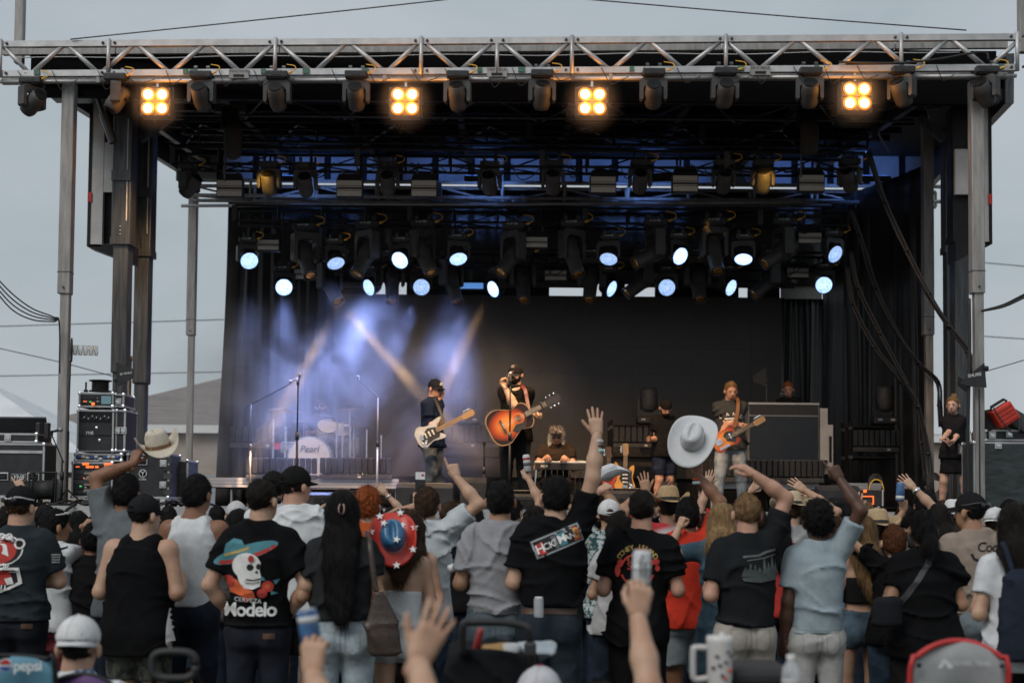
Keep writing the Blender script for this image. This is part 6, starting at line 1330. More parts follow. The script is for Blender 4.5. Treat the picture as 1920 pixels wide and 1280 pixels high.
# ------------------------------------------------------------------ print on clothes
def tess(V, F, step):
    bm = bmesh.new(); vs = [bm.verts.new(Vector((v[0], v[1], 0))) for v in V]
    for f in F:
        try: bm.faces.new([vs[i] for i in f])
        except ValueError: pass
    bmesh.ops.triangulate(bm, faces=bm.faces[:])
    for _ in range(4):
        lg = [e for e in bm.edges if e.calc_length() > step]
        if not lg: break
        bmesh.ops.subdivide_edges(bm, edges=lg, cuts=1); bmesh.ops.triangulate(bm, faces=[f for f in bm.faces if len(f.verts) > 3])
    bm.verts.index_update(); r = ([v.co.copy() for v in bm.verts], [tuple(v.index for v in f.verts) for f in bm.faces]); bm.free(); return r
def printed(o, name, shapes, c, sc=1.0, rot=0.0, front=False, garment='shirt', step=.03, lift=.004):
    """lays flat shapes [(material, V2, F)] on the back (or front) of a garment; c = centre (x, z) in the body's frame"""
    V, Q = o['sv'] if garment == 'shirt' else o['pv']; par = o[garment]
    bv = BVHTree.FromPolygons([tuple(v) for v in V], [tuple(int(i) for i in q) for q in Q]); cr, sr = math.cos(rot), math.sin(rot); fs = -1 if front else 1; lay = {}
    for k, shp in enumerate(shapes):
        m, V2, F2 = shp[:3]
        tv, tf = tess(V2, F2, step); b = MB(); ok = []; pts = []
        for v in tv:
            x = (v.x * cr - v.y * sr) * sc; z = (v.x * sr + v.y * cr) * sc; X_ = c[0] + fs * x; Z_ = c[1] + z
            h = bv.ray_cast(Vector((X_, -1.2 * fs, Z_)), Vector((0, fs, 0))); ok.append(h[0] is not None); pts.append((h[0] + Vector((0, -fs * (lift + .0011 * k), 0))) if h[0] is not None else Vector((X_, 0, Z_)))
        b._add(pts, [f for f in tf if all(ok[i] for i in f)])
        if b.F: b.build(shp[3] if len(shp) > 3 else name, m, par)
def ellp(cx, cy, rx, ry, n=18, a=0.0, t0=0.0, t1=2 * PI):
    q = [(rx * math.cos(t0 + (t1 - t0) * i / n), ry * math.sin(t0 + (t1 - t0) * i / n)) for i in range(n)]; return [(cx + x * math.cos(a) - y * math.sin(a), cy + x * math.sin(a) + y * math.cos(a)) for x, y in q]
def poly(m, pts): return (m, pts, [tuple(range(len(pts)))])
def txt(m, s, x, y, size, bold=.0, it=0.0, sp=1.0, rot=0.0):
    V, F = textmesh(s, 1.0, bold, it, sp); c_, s_ = math.cos(rot), math.sin(rot); return (m, [(x + (v.x * c_ - v.y * s_) * size, y + (v.x * s_ + v.y * c_) * size) for v in V], F, 'lettering')
def arc(m, s, cx, cy, r, size, a0, a1):
    out = []
    for i, ch in enumerate(s):
        if ch != ' ': a = a0 + (a1 - a0) * i / (len(s) - 1); out.append(txt(m, ch, cx + r * math.cos(a), cy + r * math.sin(a), size, .01, 0, 1, a - PI / 2))
    return out
def stroke(m, pts, w):
    L_, R_ = [], []
    for i, p in enumerate(pts):
        a = pts[max(0, i - 1)]; b = pts[min(len(pts) - 1, i + 1)]; d = Vector((b[0] - a[0], b[1] - a[1])).normalized(); n = Vector((-d.y, d.x)) * w / 2; L_.append((p[0] + n.x, p[1] + n.y)); R_.append((p[0] - n.x, p[1] - n.y))
    return (m, L_ + R_, [(i, i + 1, len(pts) + i + 1, len(pts) + i) for i in range(len(pts) - 1)])
# ------------------------------------------------------------------ people
def C(label, px, ytop, s, dy=None, z0=0.0, extra=0.0, **kw):
    """a standing person whose head top the photograph shows at (px, ytop), s pixels to the metre there"""
    Y = FPX / s; q = P(px, ytop, Y); hat = kw.get('hat'); ex = extra + ({'cap': .022, 'backcap': .022, 'cowboy': .075, 'beanie': .02}.get(hat[0], 0) if hat else .006)
    top = q.z - ex - z0; seat = kw.pop('sit', None); H = kw.pop('H', None) or (top if not seat else seat)
    if seat: kw['seat'] = H - top
    for k in ('armL', 'armR'):
        a = kw.get(k)
        if isinstance(a, tuple) and a[0] == 'at':
            d = {'to': P(a[1], a[2], Y + (a[3] if len(a) > 3 else 0)), 'pose': a[4] if len(a) > 4 else 'open'}
            if len(a) > 5 and a[5]: d['pole'] = a[5]
            if len(a) > 6 and a[6]: d['fd'] = a[6]
            if len(a) > 7 and a[7]: d['pn'] = a[7]
            kw[k] = d
    vx = kw.pop('vox', .0125 if s > 255 else (.016 if s > 180 else .019))
    if z0 == 0.0 and not seat:
        kw.setdefault('tilt', rnd.uniform(-.04, .04)); kw.setdefault('yaw', R(rnd.uniform(-9, 9))); kw.setdefault('lean', rnd.uniform(-.03, .05))
    o = person(label, q.x, Y, z0, H, vox=vx, **kw); o['X'], o['Y'], o['H'] = q.x, Y, H; return o
STG = 'band and crew on the stage'; CRD = 'people in the audience'
BK = (.010, .010, .011); NAVYJ = (.016, .022, .036); JEAN = (.035, .055, .085); LJEAN = (.28, .36, .42); KHAKI = (.36, .33, .29); WHT = (.60, .62, .63)
FR = (0, 1, .15)
# --- on the stage
yw = lambda deg: R(deg)
singer = C('bearded singer in black cap and dark shirt with acoustic guitar', 967, 680, 141, z0=DZ, yaw=yw(172), build=1.12, skn='fair', top=('button', (.009, .008, .007)), bot=('jeans', (.010, .010, .011)), hair=('short', 'dark'), beard='dark', hat=('cap', (.014, .013, .013)), face=True, head=(R(-12), R(6)), armR=('at', 949, 722, -.22, 'hold', (-.6, .2, -1), None, None), armL=('at', 1008, 792, -.18, 'fist', (.6, -.4, -.5)), group=STG)
bass = C('bass player in navy tee, cap and sunglasses touching his ear', 812, 708, 131, z0=DZ, yaw=yw(-122), build=1.05, skn='pink', top=('tee', (.012, .020, .045)), bot=('jeans', (.085, .105, .13)), hair=('short', 'dark'), hat=('cap', (.012, .014, .02)), glasses='dark', face=True, head=(R(-8), R(-12)), armL=('at', 823, 742, -.12, 'hold', (.9, .1, -.6)), armR=('at', 816, 806, -.42, 'relax', (-.7, -.5, -.3)), legs='stride', group=STG)
steel = C('white-haired steel guitar player in flat cap, seated', 1043, 794, 134, z0=DZ, yaw=PI, build=1.22, belly=.15, skn='pink', sit=1.76, top=('tee', (.028, .020, .015)), bot=('jeans', (.01, .01, .012)), hair=('long', 'white'), beard=.12, hat=('beanie', (.018, .014, .018)), glasses='dark', face=True, head=(0, R(-22)), armR=('at', 1027, 857, -.35, 'relax', (.5, -.2, -.8), (0, 1, -.15), (0, 0, -1)), armL=('at', 1058, 858, -.35, 'relax', (-.5, -.2, -.8), (0, 1, -.15), (0, 0, -1)), group=STG)
crew = C('man in black tee, backwards cap and navy shorts looking down', 1245, 745, 128, z0=DZ, yaw=yw(-150), build=1.14, belly=.1, skn='pink', top=('tee', (.012, .012, .013)), bot=('shorts', (.018, .025, .045)), hair=('short', 'dark'), hat=('backcap', (.012, .012, .012)), beard='dark', face=True, head=(R(-18), R(-30)), armR=('at', 1216, 832, -.3, 'relax', (-.7, -.4, -.4)), armL='D', group=STG)
lead = C('right guitarist in grey printed tee and pale jeans', 1369, 714, 130, z0=DZ, yaw=yw(176), build=1.17, skn='pink', top=('tee', (.045, .047, .050)), bot=('jeans', (.33, .38, .42)), hair=('short', 'sand'), face=True, head=(R(10), R(-14)), armR=('at', 1352, 824, -.36, 'relax', (-.9, -.2, -.4)), armL=('at', 1392, 806, -.40, 'hold', (.8, -.3, -.5)), legs='wide', shoes=(.4, .4, .4), group=STG)
keys = C('ginger-haired keyboard player behind the dark screen', 1478, 716, 118, z0=2.08, yaw=yw(160), skn='pink', top=('tee', (.015, .015, .016)), hair=('short', 'ginger'), face=True, head=(R(8), R(-14)), group=STG)
drummer = C('drummer in cap and sunglasses in the blue smoke', 602, 745, 114, z0=kz, yaw=PI, sit=1.8, build=1.1, skn='pink', top=('tee', (.05, .045, .05)), hair=('short', 'dark'), hat=('cap', (.16, .14, .14)), beard='dark', glasses='dark', face=True, armR=('at', 582, 818, -.3, 'hold', (-.8, 0, -.5)), armL=('at', 628, 806, -.35, 'hold', (.8, 0, -.5)), group=STG)
techw = C('woman in black tee and skirt with hair bun, hands folded', 1788, 742, 141, z0=DZ, extra=.02, yaw=yw(158), sex='f', build=1.12, skn='pale', top=('tee', (.014, .014, .016)), bot=('skirt', (.012, .012, .013), cloth((.012, .012, .013))), hair=('bun', 'sand'), face=True, head=(R(-10), R(-4)), armR=('at', 1779, 832, -.22, 'relax', (-.8, -.4, -.4), (.6, .3, -.4)), armL=('at', 1777, 826, -.26, 'relax', (.8, -.4, -.4), (-.8, .3, -.2)), group=STG, legs='wide')
W_, Wm = WHITE, paint((.6, .6, .6))
printed(lead, 'print', [txt(W_, 'L', -.15, .08, .07, .01, 0, 1, .4), txt(W_, 'A', -.05, .115, .07, .01, 0, 1, .15), txt(W_, 'N', .05, .115, .07, .01, 0, 1, -.15), txt(W_, 'D', .15, .08, .07, .01, 0, 1, -.4), poly(W_, [(-.1, .06), (.09, .075), (.07, .05), (-.08, .04)]), poly(W_, [(-.06, -.0), (.02, .04), (.08, .02), (.1, -.06), (.03, -.02), (-.02, -.04)]), poly(W_, ellp(.02, -.08, .1, .035, 12)), poly(W_, ellp(-.05, -.115, .055, .025, 10))], (0, 1.27), 1.0, front=True)
printed(bass, 'print', [poly(mat('tan_print', (.3, .22, .12), .9), [(-.03, .09), (.01, .12), (.04, .05), (.03, -.03), (.05, -.1), (-.01, -.12), (-.04, -.04)])], (-.02, 1.25), 1.0, front=True)
q = singer['cap']; 
b = MB(); b.cbox(singer['hp'](0, .098, .085), (.045, .012, .038), .004, singer['Rh']); b.build('badge', mat('brown_patch', (.14, .12, .11), .7), q)
b = MB(); b.cbox(bass['hp'](0, .098, .085), (.06, .012, .045), .012, bass['Rh']); b.build('badge', WHITEP, bass['cap'])
o = MB().box((crew['M'] @ Vector((-.06, .17, crew['H'] * .525))), (.12, .01, .075)).build('badge', WHITEP); tag(o, 'white pass hanging at the belt of the man with the cap', 'badge')
def strap(label, pts, Y, m, w=.06):
    pp = smoothpts([P(x, y, Y + d) for x, y, d in pts], 5); b = MB(); vv = []
    for i, p in enumerate(pp): d = (pp[min(i + 1, len(pp) - 1)] - pp[max(0, i - 1)]).normalized(); n = d.cross(Vector((0, 1, 0))).normalized() * w / 2; vv += [p + n, p - n, p - n + Vector((0, .006, 0)), p + n + Vector((0, .006, 0))]
    k = len(pp); b._add(vv, [(4 * i + j, 4 * i + (j + 1) % 4, 4 * i + 4 + (j + 1) % 4, 4 * i + 4 + j) for i in range(k - 1) for j in range(4)]); tag(b.build('guitar_strap', m), label, 'strap')
strap('dark red guitar strap over the shoulder of the singer', [(973, 718, .02), (984, 730, -.17), (988, 748, -.24), (992, 768, -.33)], 18.9, mat('oxblood_leather', (.09, .010, .007), .5), .045)
strap('brown leather strap over the shoulder of the right guitarist', [(1377, 742, .0), (1384, 752, -.16), (1382, 776, -.26), (1376, 800, -.4)], 20.5, mat('tan_leather', (.16, .065, .022), .5), .05)
strap('thin black strap across the chest of the bass player', [(812, 742, 0), (822, 762, -.2), (832, 790, -.32), (826, 800, -.4)], 20.3, RUB, .04)
q = P(1476, 742, 22.2); t = thing('boom_microphone', 'black microphone on a boom in front of the keyboard player', 'microphone', q, world=True)
MB().tube(P(1496, 752, 22.1), P(1464, 738, 22.1), .012).build('boom', BLKM, t); MB().tube(P(1464, 738, 22.1), P(1474, 742, 22.15), .022).build('microphone', mat('mic_grille', (.35, .35, .36), .5, .7), t); MB().tube(P(1496, 752, 22.1), P(1500, 800, 22.2), .012).build('stand', BLKM, t)
wt = thing('tool_pouch', 'black belt pouch at the hip of the woman at the stage side', 'pouch', P(1804, 845, 18.75), world=True); MB().cbox(P(1803, 843, 18.75), (.12, .08, .16), .02).build('pouch', RUB, wt); MB().tube(P(1803, 850, 18.7), P(1803, 836, 18.7), .025).build('bottle', mat('clear_plastic', (.6, .62, .62), .3, alpha=.35), wt)
# --- the audience, near rows
UP = None
A1 = C('man in slate tee with red and white back print, black cap', 36, 908, 290, build=1.14, skn='fair', top=('tee', (.027, .034, .039)), bot=('jeans', (.014, .016, .022)), hair=('short', 'brown'), hat=('cap', (.014, .014, .015)), glasses=('back', (.6, .6, .6)), armR='C', armL='C', head=(R(-25), 0), group=CRD, hem=.515)
A2 = C('man in white tee with black brush lettering and white sunglasses', 103, 957, 262, build=1.05, skn='tan', top=('tee', WHT), bot=('pants', (.10, .02, .025)), hair=('short', 'black'), glasses=('up', (.7, .7, .7)), armR=('at', 178, 980, .32, 'point', (.2, -.3, -1), (.5, 1, .3)), armL='F', head=(R(-35), 0), yaw=R(-18), group=CRD)
A4 = C('man in grey polo lifting a straw hat', 240, 888, 268, build=1.1, skn='brown', top=('polo', (.13, .145, .155)), hair=('short', 'black'), armL='F', armR='F', group=CRD, yaw=R(-8)) if False else C('man in grey polo lifting a straw hat', 240, 888, 268, build=1.12, skn='brown', top=('polo', (.13, .145, .155)), hair=('short', 'black'), armL=('at', 258, 846, .12, 'hold', (-1, -.2, 0), (.25, .2, 1), (.3, 1, 0)), armR='D', group=CRD, yaw=R(-8))
A5 = C('large man in black sleeveless jersey with red and white trim', 266, 925, 292, build=1.34, skn='fair', top=('jersey', (.0075, .0077, .0085)), bot=('shorts', (.05, .055, .045), mat('camo_cloth', (.06, .065, .05), .9, col2=(.012, .013, .012), scale=14, lo=.45, hi=.55, bump=.2)), hair=('buzz', 'dark'), hat=('cap', (.016, .017, .018)), armR='F', armL='F', head=(R(-30), 0), group=CRD, hem=.41)
A6 = C('woman with straight auburn hair, white tee and denim skirt', 325, 984, 268, sex='f', skn='tan', top=('tee', WHT), bot=('skirt', (.13, .19, .23)), hair=('long', 'auburn'), beard=.27, armR='F', armL='F', group=CRD, hem=.53)
A7 = C('man in white tank top with short black hair and thin chain', 360, 888, 278, build=1.08, skn='brown', top=('tank', WHT), bot=('jeans', NAVYJ), hair=('short', 'black'), armR='F', armL='F', head=(R(-20), 0), group=CRD, hem=.525)
A8 = C('man in black tee with a skull in a sombrero on the back', 489, 896, 312, build=1.04, skn='fair', top=('tee', (.0075, .0077, .0085)), bot=('jeans', (.014, .017, .026)), hair=('fade', 'dark'), armR='H', armL='H', glasses='dark', head=(R(-25), 0), group=CRD, hem=.515)
A10 = C('tall man in white tee and black cap', 559, 868, 268, build=1.12, skn='pink', top=('tee', WHT), bot=('shorts', BK), hair=('short', 'dark'), hat=('cap', (.013, .013, .013)), head=(R(-40), 0), group=CRD, armR='F', armL='F')
A11 = C('man in black cap half hidden behind the tall man', 520, 878, 240, skn='fair', top=('tee', WHT), hair=('short', 'black'), hat=('cap', (.013, .013, .013)), group=CRD)
A12 = C('woman with long black hair, claw clip and charcoal tee', 643, 920, 312, sex='f', build=1.2, skn='tan', top=('tee', (.024, .026, .027)), bot=('jeans', (.36, .42, .45)), hair=('long', 'black'), beard=.62, armR='F', armL='F', group=CRD, hem=.56)
A13 = C('person with bright red short hair', 690, 914, 258, skn='fair', top=('tee', (.45, .10, .03)), hair=('messy', 'red'), group=CRD)
A14 = C('woman in white strapless top with a star spangled hat on her back', 752, 958, 300, sex='f', build=1.06, skn='fair', top=('strapless', WHT), bot=('cutoffs', (.5, .53, .55)), hair=('long', 'brown'), beard=.3, group=CRD)
A15 = C('brunette with wavy hair and grey floral camisole', 772, 960, 275, sex='f', build=1.12, skn='fair', top=('cami', (.13, .13, .125), mat('grey_floral', (.16, .16, .155), .9, col2=(.05, .045, .04), scale=55, lo=.42, hi=.6, bump=.2)), bot=('jeans', BK), hair=('long', 'brown'), beard=.36, group=CRD, hem=.40)
A16 = C('man in pale tee pointing up and filming with a phone', 800, 912, 262, build=1.02, skn='fair', top=('tee', (.46, .50, .52)), bot=('jeans', JEAN), hair=('short', 'brown'), armR=('at', 848, 872, .05, 'point', (1, -.3, -.2), (-.35, .1, 1), (0, 1, 0)), armL=('at', 785, 925, .28, 'hold', (-.9, -.2, -.5), (.05, .25, 1), (0, 1, 0)), group=CRD)
A17 = C('man in plain light grey tee and blue jeans', 932, 898, 296, build=1.03, skn='tan', top=('tee', (.27, .275, .29)), bot=('jeans', (.10, .13, .15)), hair=('short', 'black'), armR='F', armL='F', group=CRD, hem=.54)
A18 = C('man in black tee with a number plate collage raising his hand', 1031, 889, 302, build=1.08, skn='fair', top=('tee', (.0075, .0077, .0085)), bot=('jeans', (.022, .032, .042)), hair=('short', 'black'), armR=('at', 1117, 787, .02, 'open', (.5, -.6, -.2), (-.08, .1, 1), (0, 1, 0)), armL='F', group=CRD, hem=.565, tilt=.06)
A19 = C('man in teal floral shirt and white cap', 1143, 934, 238, skn='fair', top=('button', (.1, .2, .22), mat('teal_floral', (.42, .48, .46), .9, col2=(.02, .07, .085), scale=32, lo=.46, hi=.54, bump=.1)), hair=('short', 'brown'), hat=('cap', (.6, .6, .6)), armL=('at', 1128, 900, .1, 'fist', (-1, -.2, -.3)), group=CRD)
A19b = C('woman with long dark hair beside the printed black tee', 1158, 962, 262, sex='f', skn='tan', top=('tee', (.4, .4, .4)), hair=('long', 'dark'), beard=.34, group=CRD)
A20 = C('man in black tee with a red and gold round back print', 1197, 918, 292, build=1.06, skn='pink', top=('tee', (.0075, .0077, .0085)), bot=('pants', (.012, .012, .013)), hair=('fade', 'dark'), armR='F', armL='F', group=CRD, hem=.44)
A21 = C('man in straw hat and striped shirt with open hands up', 1248, 907, 236, skn='tan', top=('button', (.5, .5, .5), mat('flag_stripes', (.55, .55, .55), .9, col2=(.40, .03, .035), scale=5, stretch=(.05, .05, 2.6), lo=.49, hi=.51, detail=0.0)), hair=('short', 'dark'), hat=('cowboy', mat('tan_straw', (.42, .29, .15), .8, var=.15, scale=60, bump=.6, bscale=160), RUB), armL=('at', 1208, 902, .2, 'open', (-1, -.2, -.4), (-.15, .1, 1), (0, 1, 0)), group=CRD)
A22 = C('man in bright red shirt lifting a white hat', 1293, 934, 262, build=1.1, skn='brown', top=('tee', (.55, .045, .025), None, .62), bot=('shorts', (.25, .29, .31), denim((.25, .29, .31))), hair=('short', 'black'), armR=('at', 1307, 868, .06, 'open', (1, -.2, -.2), (-.03, .05, 1), (0, 1, 0)), armL='D', group=CRD) if False else C('man in bright red shirt lifting a white hat', 1293, 934, 262, build=1.1, skn='brown', top=('tee', (.55, .045, .025)), bot=('shorts', (.25, .29, .31)), hair=('short', 'black'), armR=('at', 1307, 868, .06, 'relax', (1, -.2, -.2), (-.03, .05, 1), (0, 1, 0)), armL='D', group=CRD)
A23 = C('blonde woman in denim dress with a watch and raised fist', 1360, 946, 278, sex='f', build=1.06, skn='fair', top=('dress', (.055, .10, .135), denim((.055, .10, .135))), bot=('cutoffs', (.05, .1, .13)), hair=('long', 'blond'), beard=.30, armL=('at', 1282, 968, .12, 'fist', (-1, -.35, -.5), (.35, .1, .9)), armR='F', group=CRD, head=(R(20), 0))
A24 = C('man with cropped blond hair in dark tee with tree print', 1397, 924, 300, build=1.1, skn='pink', top=('tee', (.015, .017, .019)), bot=('shorts', KHAKI), hair=('fade', 'sand'), armR=('at', 1391, 874, .0, 'relax', (1, .0, .1), (-.7, .2, .5), (0, .5, -1)), armL='F', group=CRD, hem=.53)
A25 = C('man in pale blue tee and light trousers pointing up', 1531, 941, 296, build=1.0, skn='dark', top=('tee', (.29, .355, .39)), bot=('pants', (.40, .40, .385)), hair=('curly', 'black'), armR=('at', 1562, 876, .02, 'point', (.6, -.6, 0), (-.45, .1, .85), (0, 1, 0)), armL='D', group=CRD, hem=.52)
A27 = C('woman with wavy blonde hair, black crop top and denim shorts', 1612, 968, 262, sex='f', skn='fair', top=('crop', (.013, .013, .013)), bot=('cutoffs', (.075, .115, .15)), hair=('long', 'sand'), beard=.42, armL='F', armR='F', group=CRD)
A27b = C('auburn-haired person in black tee raising a hand with a white wristband', 1672, 988, 268, skn='fair', sex='f', top=('tee', (.0075, .0077, .0085)), bot=('jeans', JEAN), hair=('short', 'auburn'), armL=('at', 1608, 936, .1, 'open', (-1, -.2, -.4), (.08, .1, 1), (0, 1, 0)), group=CRD)
A28 = C('man in tan straw hat behind the woman with the ponytail', 1640, 952, 250, skn='tan', top=('tee', BK), hair=('short', 'black'), hat=('cowboy', mat('tan_straw2', (.45, .33, .19), .8, var=.15, scale=60, bump=.6, bscale=160), RUB), group=CRD)
A29 = C('woman with dark ponytail, black tee and crossbody strap', 1733, 957, 292, sex='f', build=1.36, belly=.1, skn='tan', top=('tee', (.0075, .0077, .0085)), bot=('shorts', (.013, .013, .014)), hair=('pony', 'black'), armR='F', armL='F', group=CRD, hem=.44)
A30 = C('dark-haired person holding up a blue can', 1765, 946, 236, sex='f', skn='tan', top=('tee', (.05, .05, .05)), hair=('long', 'dark'), beard=.3, armL=('at', 1694, 938, .12, 'hold', (-1, -.2, -.4), (.1, .2, 1), (0, 1, 0)), group=CRD)
A32 = C('man in beige printed tee and black cap', 1830, 920, 266, build=1.1, skn='tan', top=('tee', (.27, .22, .18)), bot=('jeans', (.22, .26, .28)), hair=('fade', 'black'), hat=('cap', (.014, .014, .015)), glasses=('back', (.05, .05, .05)), head=(R(40), 0), group=CRD, armR='F', armL='F', hem=.53)
A33 = C('woman in white polo with navy backpack and long dark hair', 1914, 946, 335, sex='f', build=1.2, skn='fair', top=('polo', (.56, .58, .60)), bot=('pants', (.012, .012, .013)), hair=('long', 'dark'), beard=.36, armL='F', armR='F', group=CRD, hem=.46)
# --- rows behind, seen between the others
far = [('man in dark cap low behind the white brush-lettered tee', 88, 945, 215, 'm', 'fair', BK, 'short', 'dark', ('cap', (.015, .015, .015)), None, None), ('woman with black hair and white sunglasses', 152, 962, 232, 'f', 'tan', (.3, .3, .3), 'long', 'black', None, None, ('up', (.65, .65, .65))), ('person in black tee behind the brush-lettered tee', 176, 985, 262, 'm', 'brown', BK, 'short', 'black', None, None, None),
 ('man in faded red and white cap near the stage', 441, 938, 215, 'm', 'fair', (.4, .4, .4), 'short', 'brown', ('cap', (.5, .5, .5), (.5, .16, .13)), None, None), ('woman with straight black hair below the red and white cap', 447, 958, 240, 'f', 'tan', (.1, .1, .1), 'long', 'black', None, None, None),
 ('person with brown curls raising a hand with a watch', 612, 955, 200, 'f', 'fair', (.2, .2, .25), 'curly', 'brown', None, (647, 922, 'L'), None), ('dark-haired person near the big wedge', 665, 938, 195, 'm', 'tan', (.1, .1, .12), 'short', 'black', None, None, None), ('person with bracelets reaching toward the stage', 708, 950, 205, 'f', 'fair', (.3, .1, .1), 'short', 'dark', None, (722, 908, 'R'), None), ('small dark head left of the pointing man', 735, 950, 185, 'm', 'tan', (.2, .2, .2), 'short', 'dark', None, None, None), ('small dark head under the wedge monitor', 762, 955, 180, 'f', 'tan', (.2, .2, .2), 'short', 'brown', None, None, None),
 ('man with cropped hair just behind the pointing arm', 845, 940, 205, 'm', 'fair', (.2, .25, .25), 'buzz', 'brown', None, None, None), ('woman in black hat turned to the side', 882, 945, 225, 'f', 'fair', BK, 'long', 'dark', ('cap', (.014, .014, .014)), None, None), ('person in white tee right of the grey tee', 962, 935, 205, 'm', 'fair', WHT, 'short', 'black', None, (992, 880, 'R'), None), ('curly dark head beside the raised black sleeve', 1000, 955, 235, 'f', 'brown', (.35, .2, .12), 'curly', 'dark', None, None, None), ('dark-haired person in front of the steel guitar', 1085, 950, 190, 'm', 'tan', (.1, .1, .12), 'short', 'dark', None, None, None),
 ('person lifting a white cowboy hat near the steel guitar', 1115, 948, 215, 'm', 'tan', (.2, .2, .2), 'short', 'black', None, (1122, 893, 'R'), None), ('dark-skinned person with a raised hand near the wedge', 1262, 955, 205, 'm', 'dark', BK, 'short', 'black', None, (1239, 905, 'L'), None), ('person in dark tee with a raised open hand behind the white hat', 1340, 955, 205, 'm', 'fair', BK, 'short', 'dark', None, (1327, 893, 'L'), None), ('person with tattooed arm below the right guitarist', 1425, 952, 200, 'f', 'fair', (.2, .1, .1), 'short', 'brown', None, (1408, 905, 'L'), None), ('woman with dark hair right of the cropped blond man', 1462, 962, 225, 'f', 'tan', (.5, .05, .04), 'long', 'black', None, None, None),
 ('man in pale straw hat waving beneath the keyboard screen', 1482, 918, 208, 'm', 'fair', (.3, .3, .3), 'short', 'brown', ('cowboy', mat('pale_straw', (.52, .42, .28), .8, var=.15, scale=60, bump=.6, bscale=160), BLKP), (1508, 900, 'R'), None), ('person clapping beside the pale straw hat', 1515, 945, 200, 'f', 'fair', (.3, .1, .1), 'long', 'brown', None, (1523, 918, 'R'), None), ('dark head right of the pointing arm', 1588, 945, 195, 'm', 'tan', BK, 'short', 'black', None, None, None), ('woman with light brown hair near the orange lit box', 1622, 940, 205, 'f', 'fair', (.2, .2, .2), 'long', 'sand', None, (1658, 947, 'R'), None),
 ('person wearing a steel watch with an open raised hand', 1702, 945, 212, 'm', 'fair', (.1, .1, .1), 'short', 'dark', None, (1710, 896, 'R'), None), ('person with dark curls below the woman on stage', 1737, 920, 205, 'm', 'tan', (.1, .1, .1), 'curly', 'black', None, None, None), ('person in white cowboy hat with dark laces', 1792, 934, 215, 'f', 'fair', (.3, .3, .3), 'long', 'brown', ('cowboy', mat('white_felt', (.6, .6, .6), .8, var=.05), BLKP), None, None), ('woman in white cap with brown curls', 1868, 950, 222, 'f', 'fair', (.1, .1, .1), 'curly', 'brown', ('backcap', (.6, .6, .6)), None, None), ('dark-haired man by the scuffed green case', 1894, 936, 215, 'm', 'fair', BK, 'fade', 'black', None, None, None), ('person with brown hair behind the white cowboy hat', 1770, 938, 190, 'm', 'tan', (.1, .1, .1), 'short', 'brown', None, None, None),
 ('person in grey tee at the left edge behind the slate tee', 12, 950, 215, 'm', 'fair', (.2, .25, .25), 'short', 'dark', None, (42, 898, 'R'), None), ('dark head between the polo and the tank top', 312, 950, 195, 'm', 'tan', BK, 'short', 'dark', None, None, None), ('dark head left of the tall man in white', 410, 950, 190, 'm', 'tan', (.15, .15, .2), 'short', 'black', None, None, None), ('dark head between two black tees', 1090, 962, 232, 'f', 'tan', BK, 'long', 'dark', None, None, None), ('dark head right of the denim dress', 1322, 965, 225, 'm', 'tan', BK, 'short', 'black', None, None, None), ('dark head behind the denim shorts', 1570, 972, 232, 'f', 'tan', (.1, .18, .25), 'long', 'brown', None, None, None)]
FO = {}
for lab, px, yt, s, sex, sk_, tc_, hk, hcl, hat, hnd, gl in far:
    kw = {}
    if hnd:
        ps = 'point' if px == 12 else ('hold' if px in (962, 1115) else ('fist' if px == 1622 else 'open'))
        kw['arm' + hnd[2]] = ('at', hnd[0], hnd[1], .05, ps, (1 if hnd[2] == 'R' else -1, -.2, -.3), None, (0, 1, 0))
    FO[px] = C(lab, px, yt, s, sex=sex, skn=sk_, top=('tee', tc_), hair=(hk, hcl), hat=hat, glasses=gl, beard=.3 if hk == 'long' else None, group=CRD, head=(R(rnd.uniform(-25, 25)), 0), **kw)
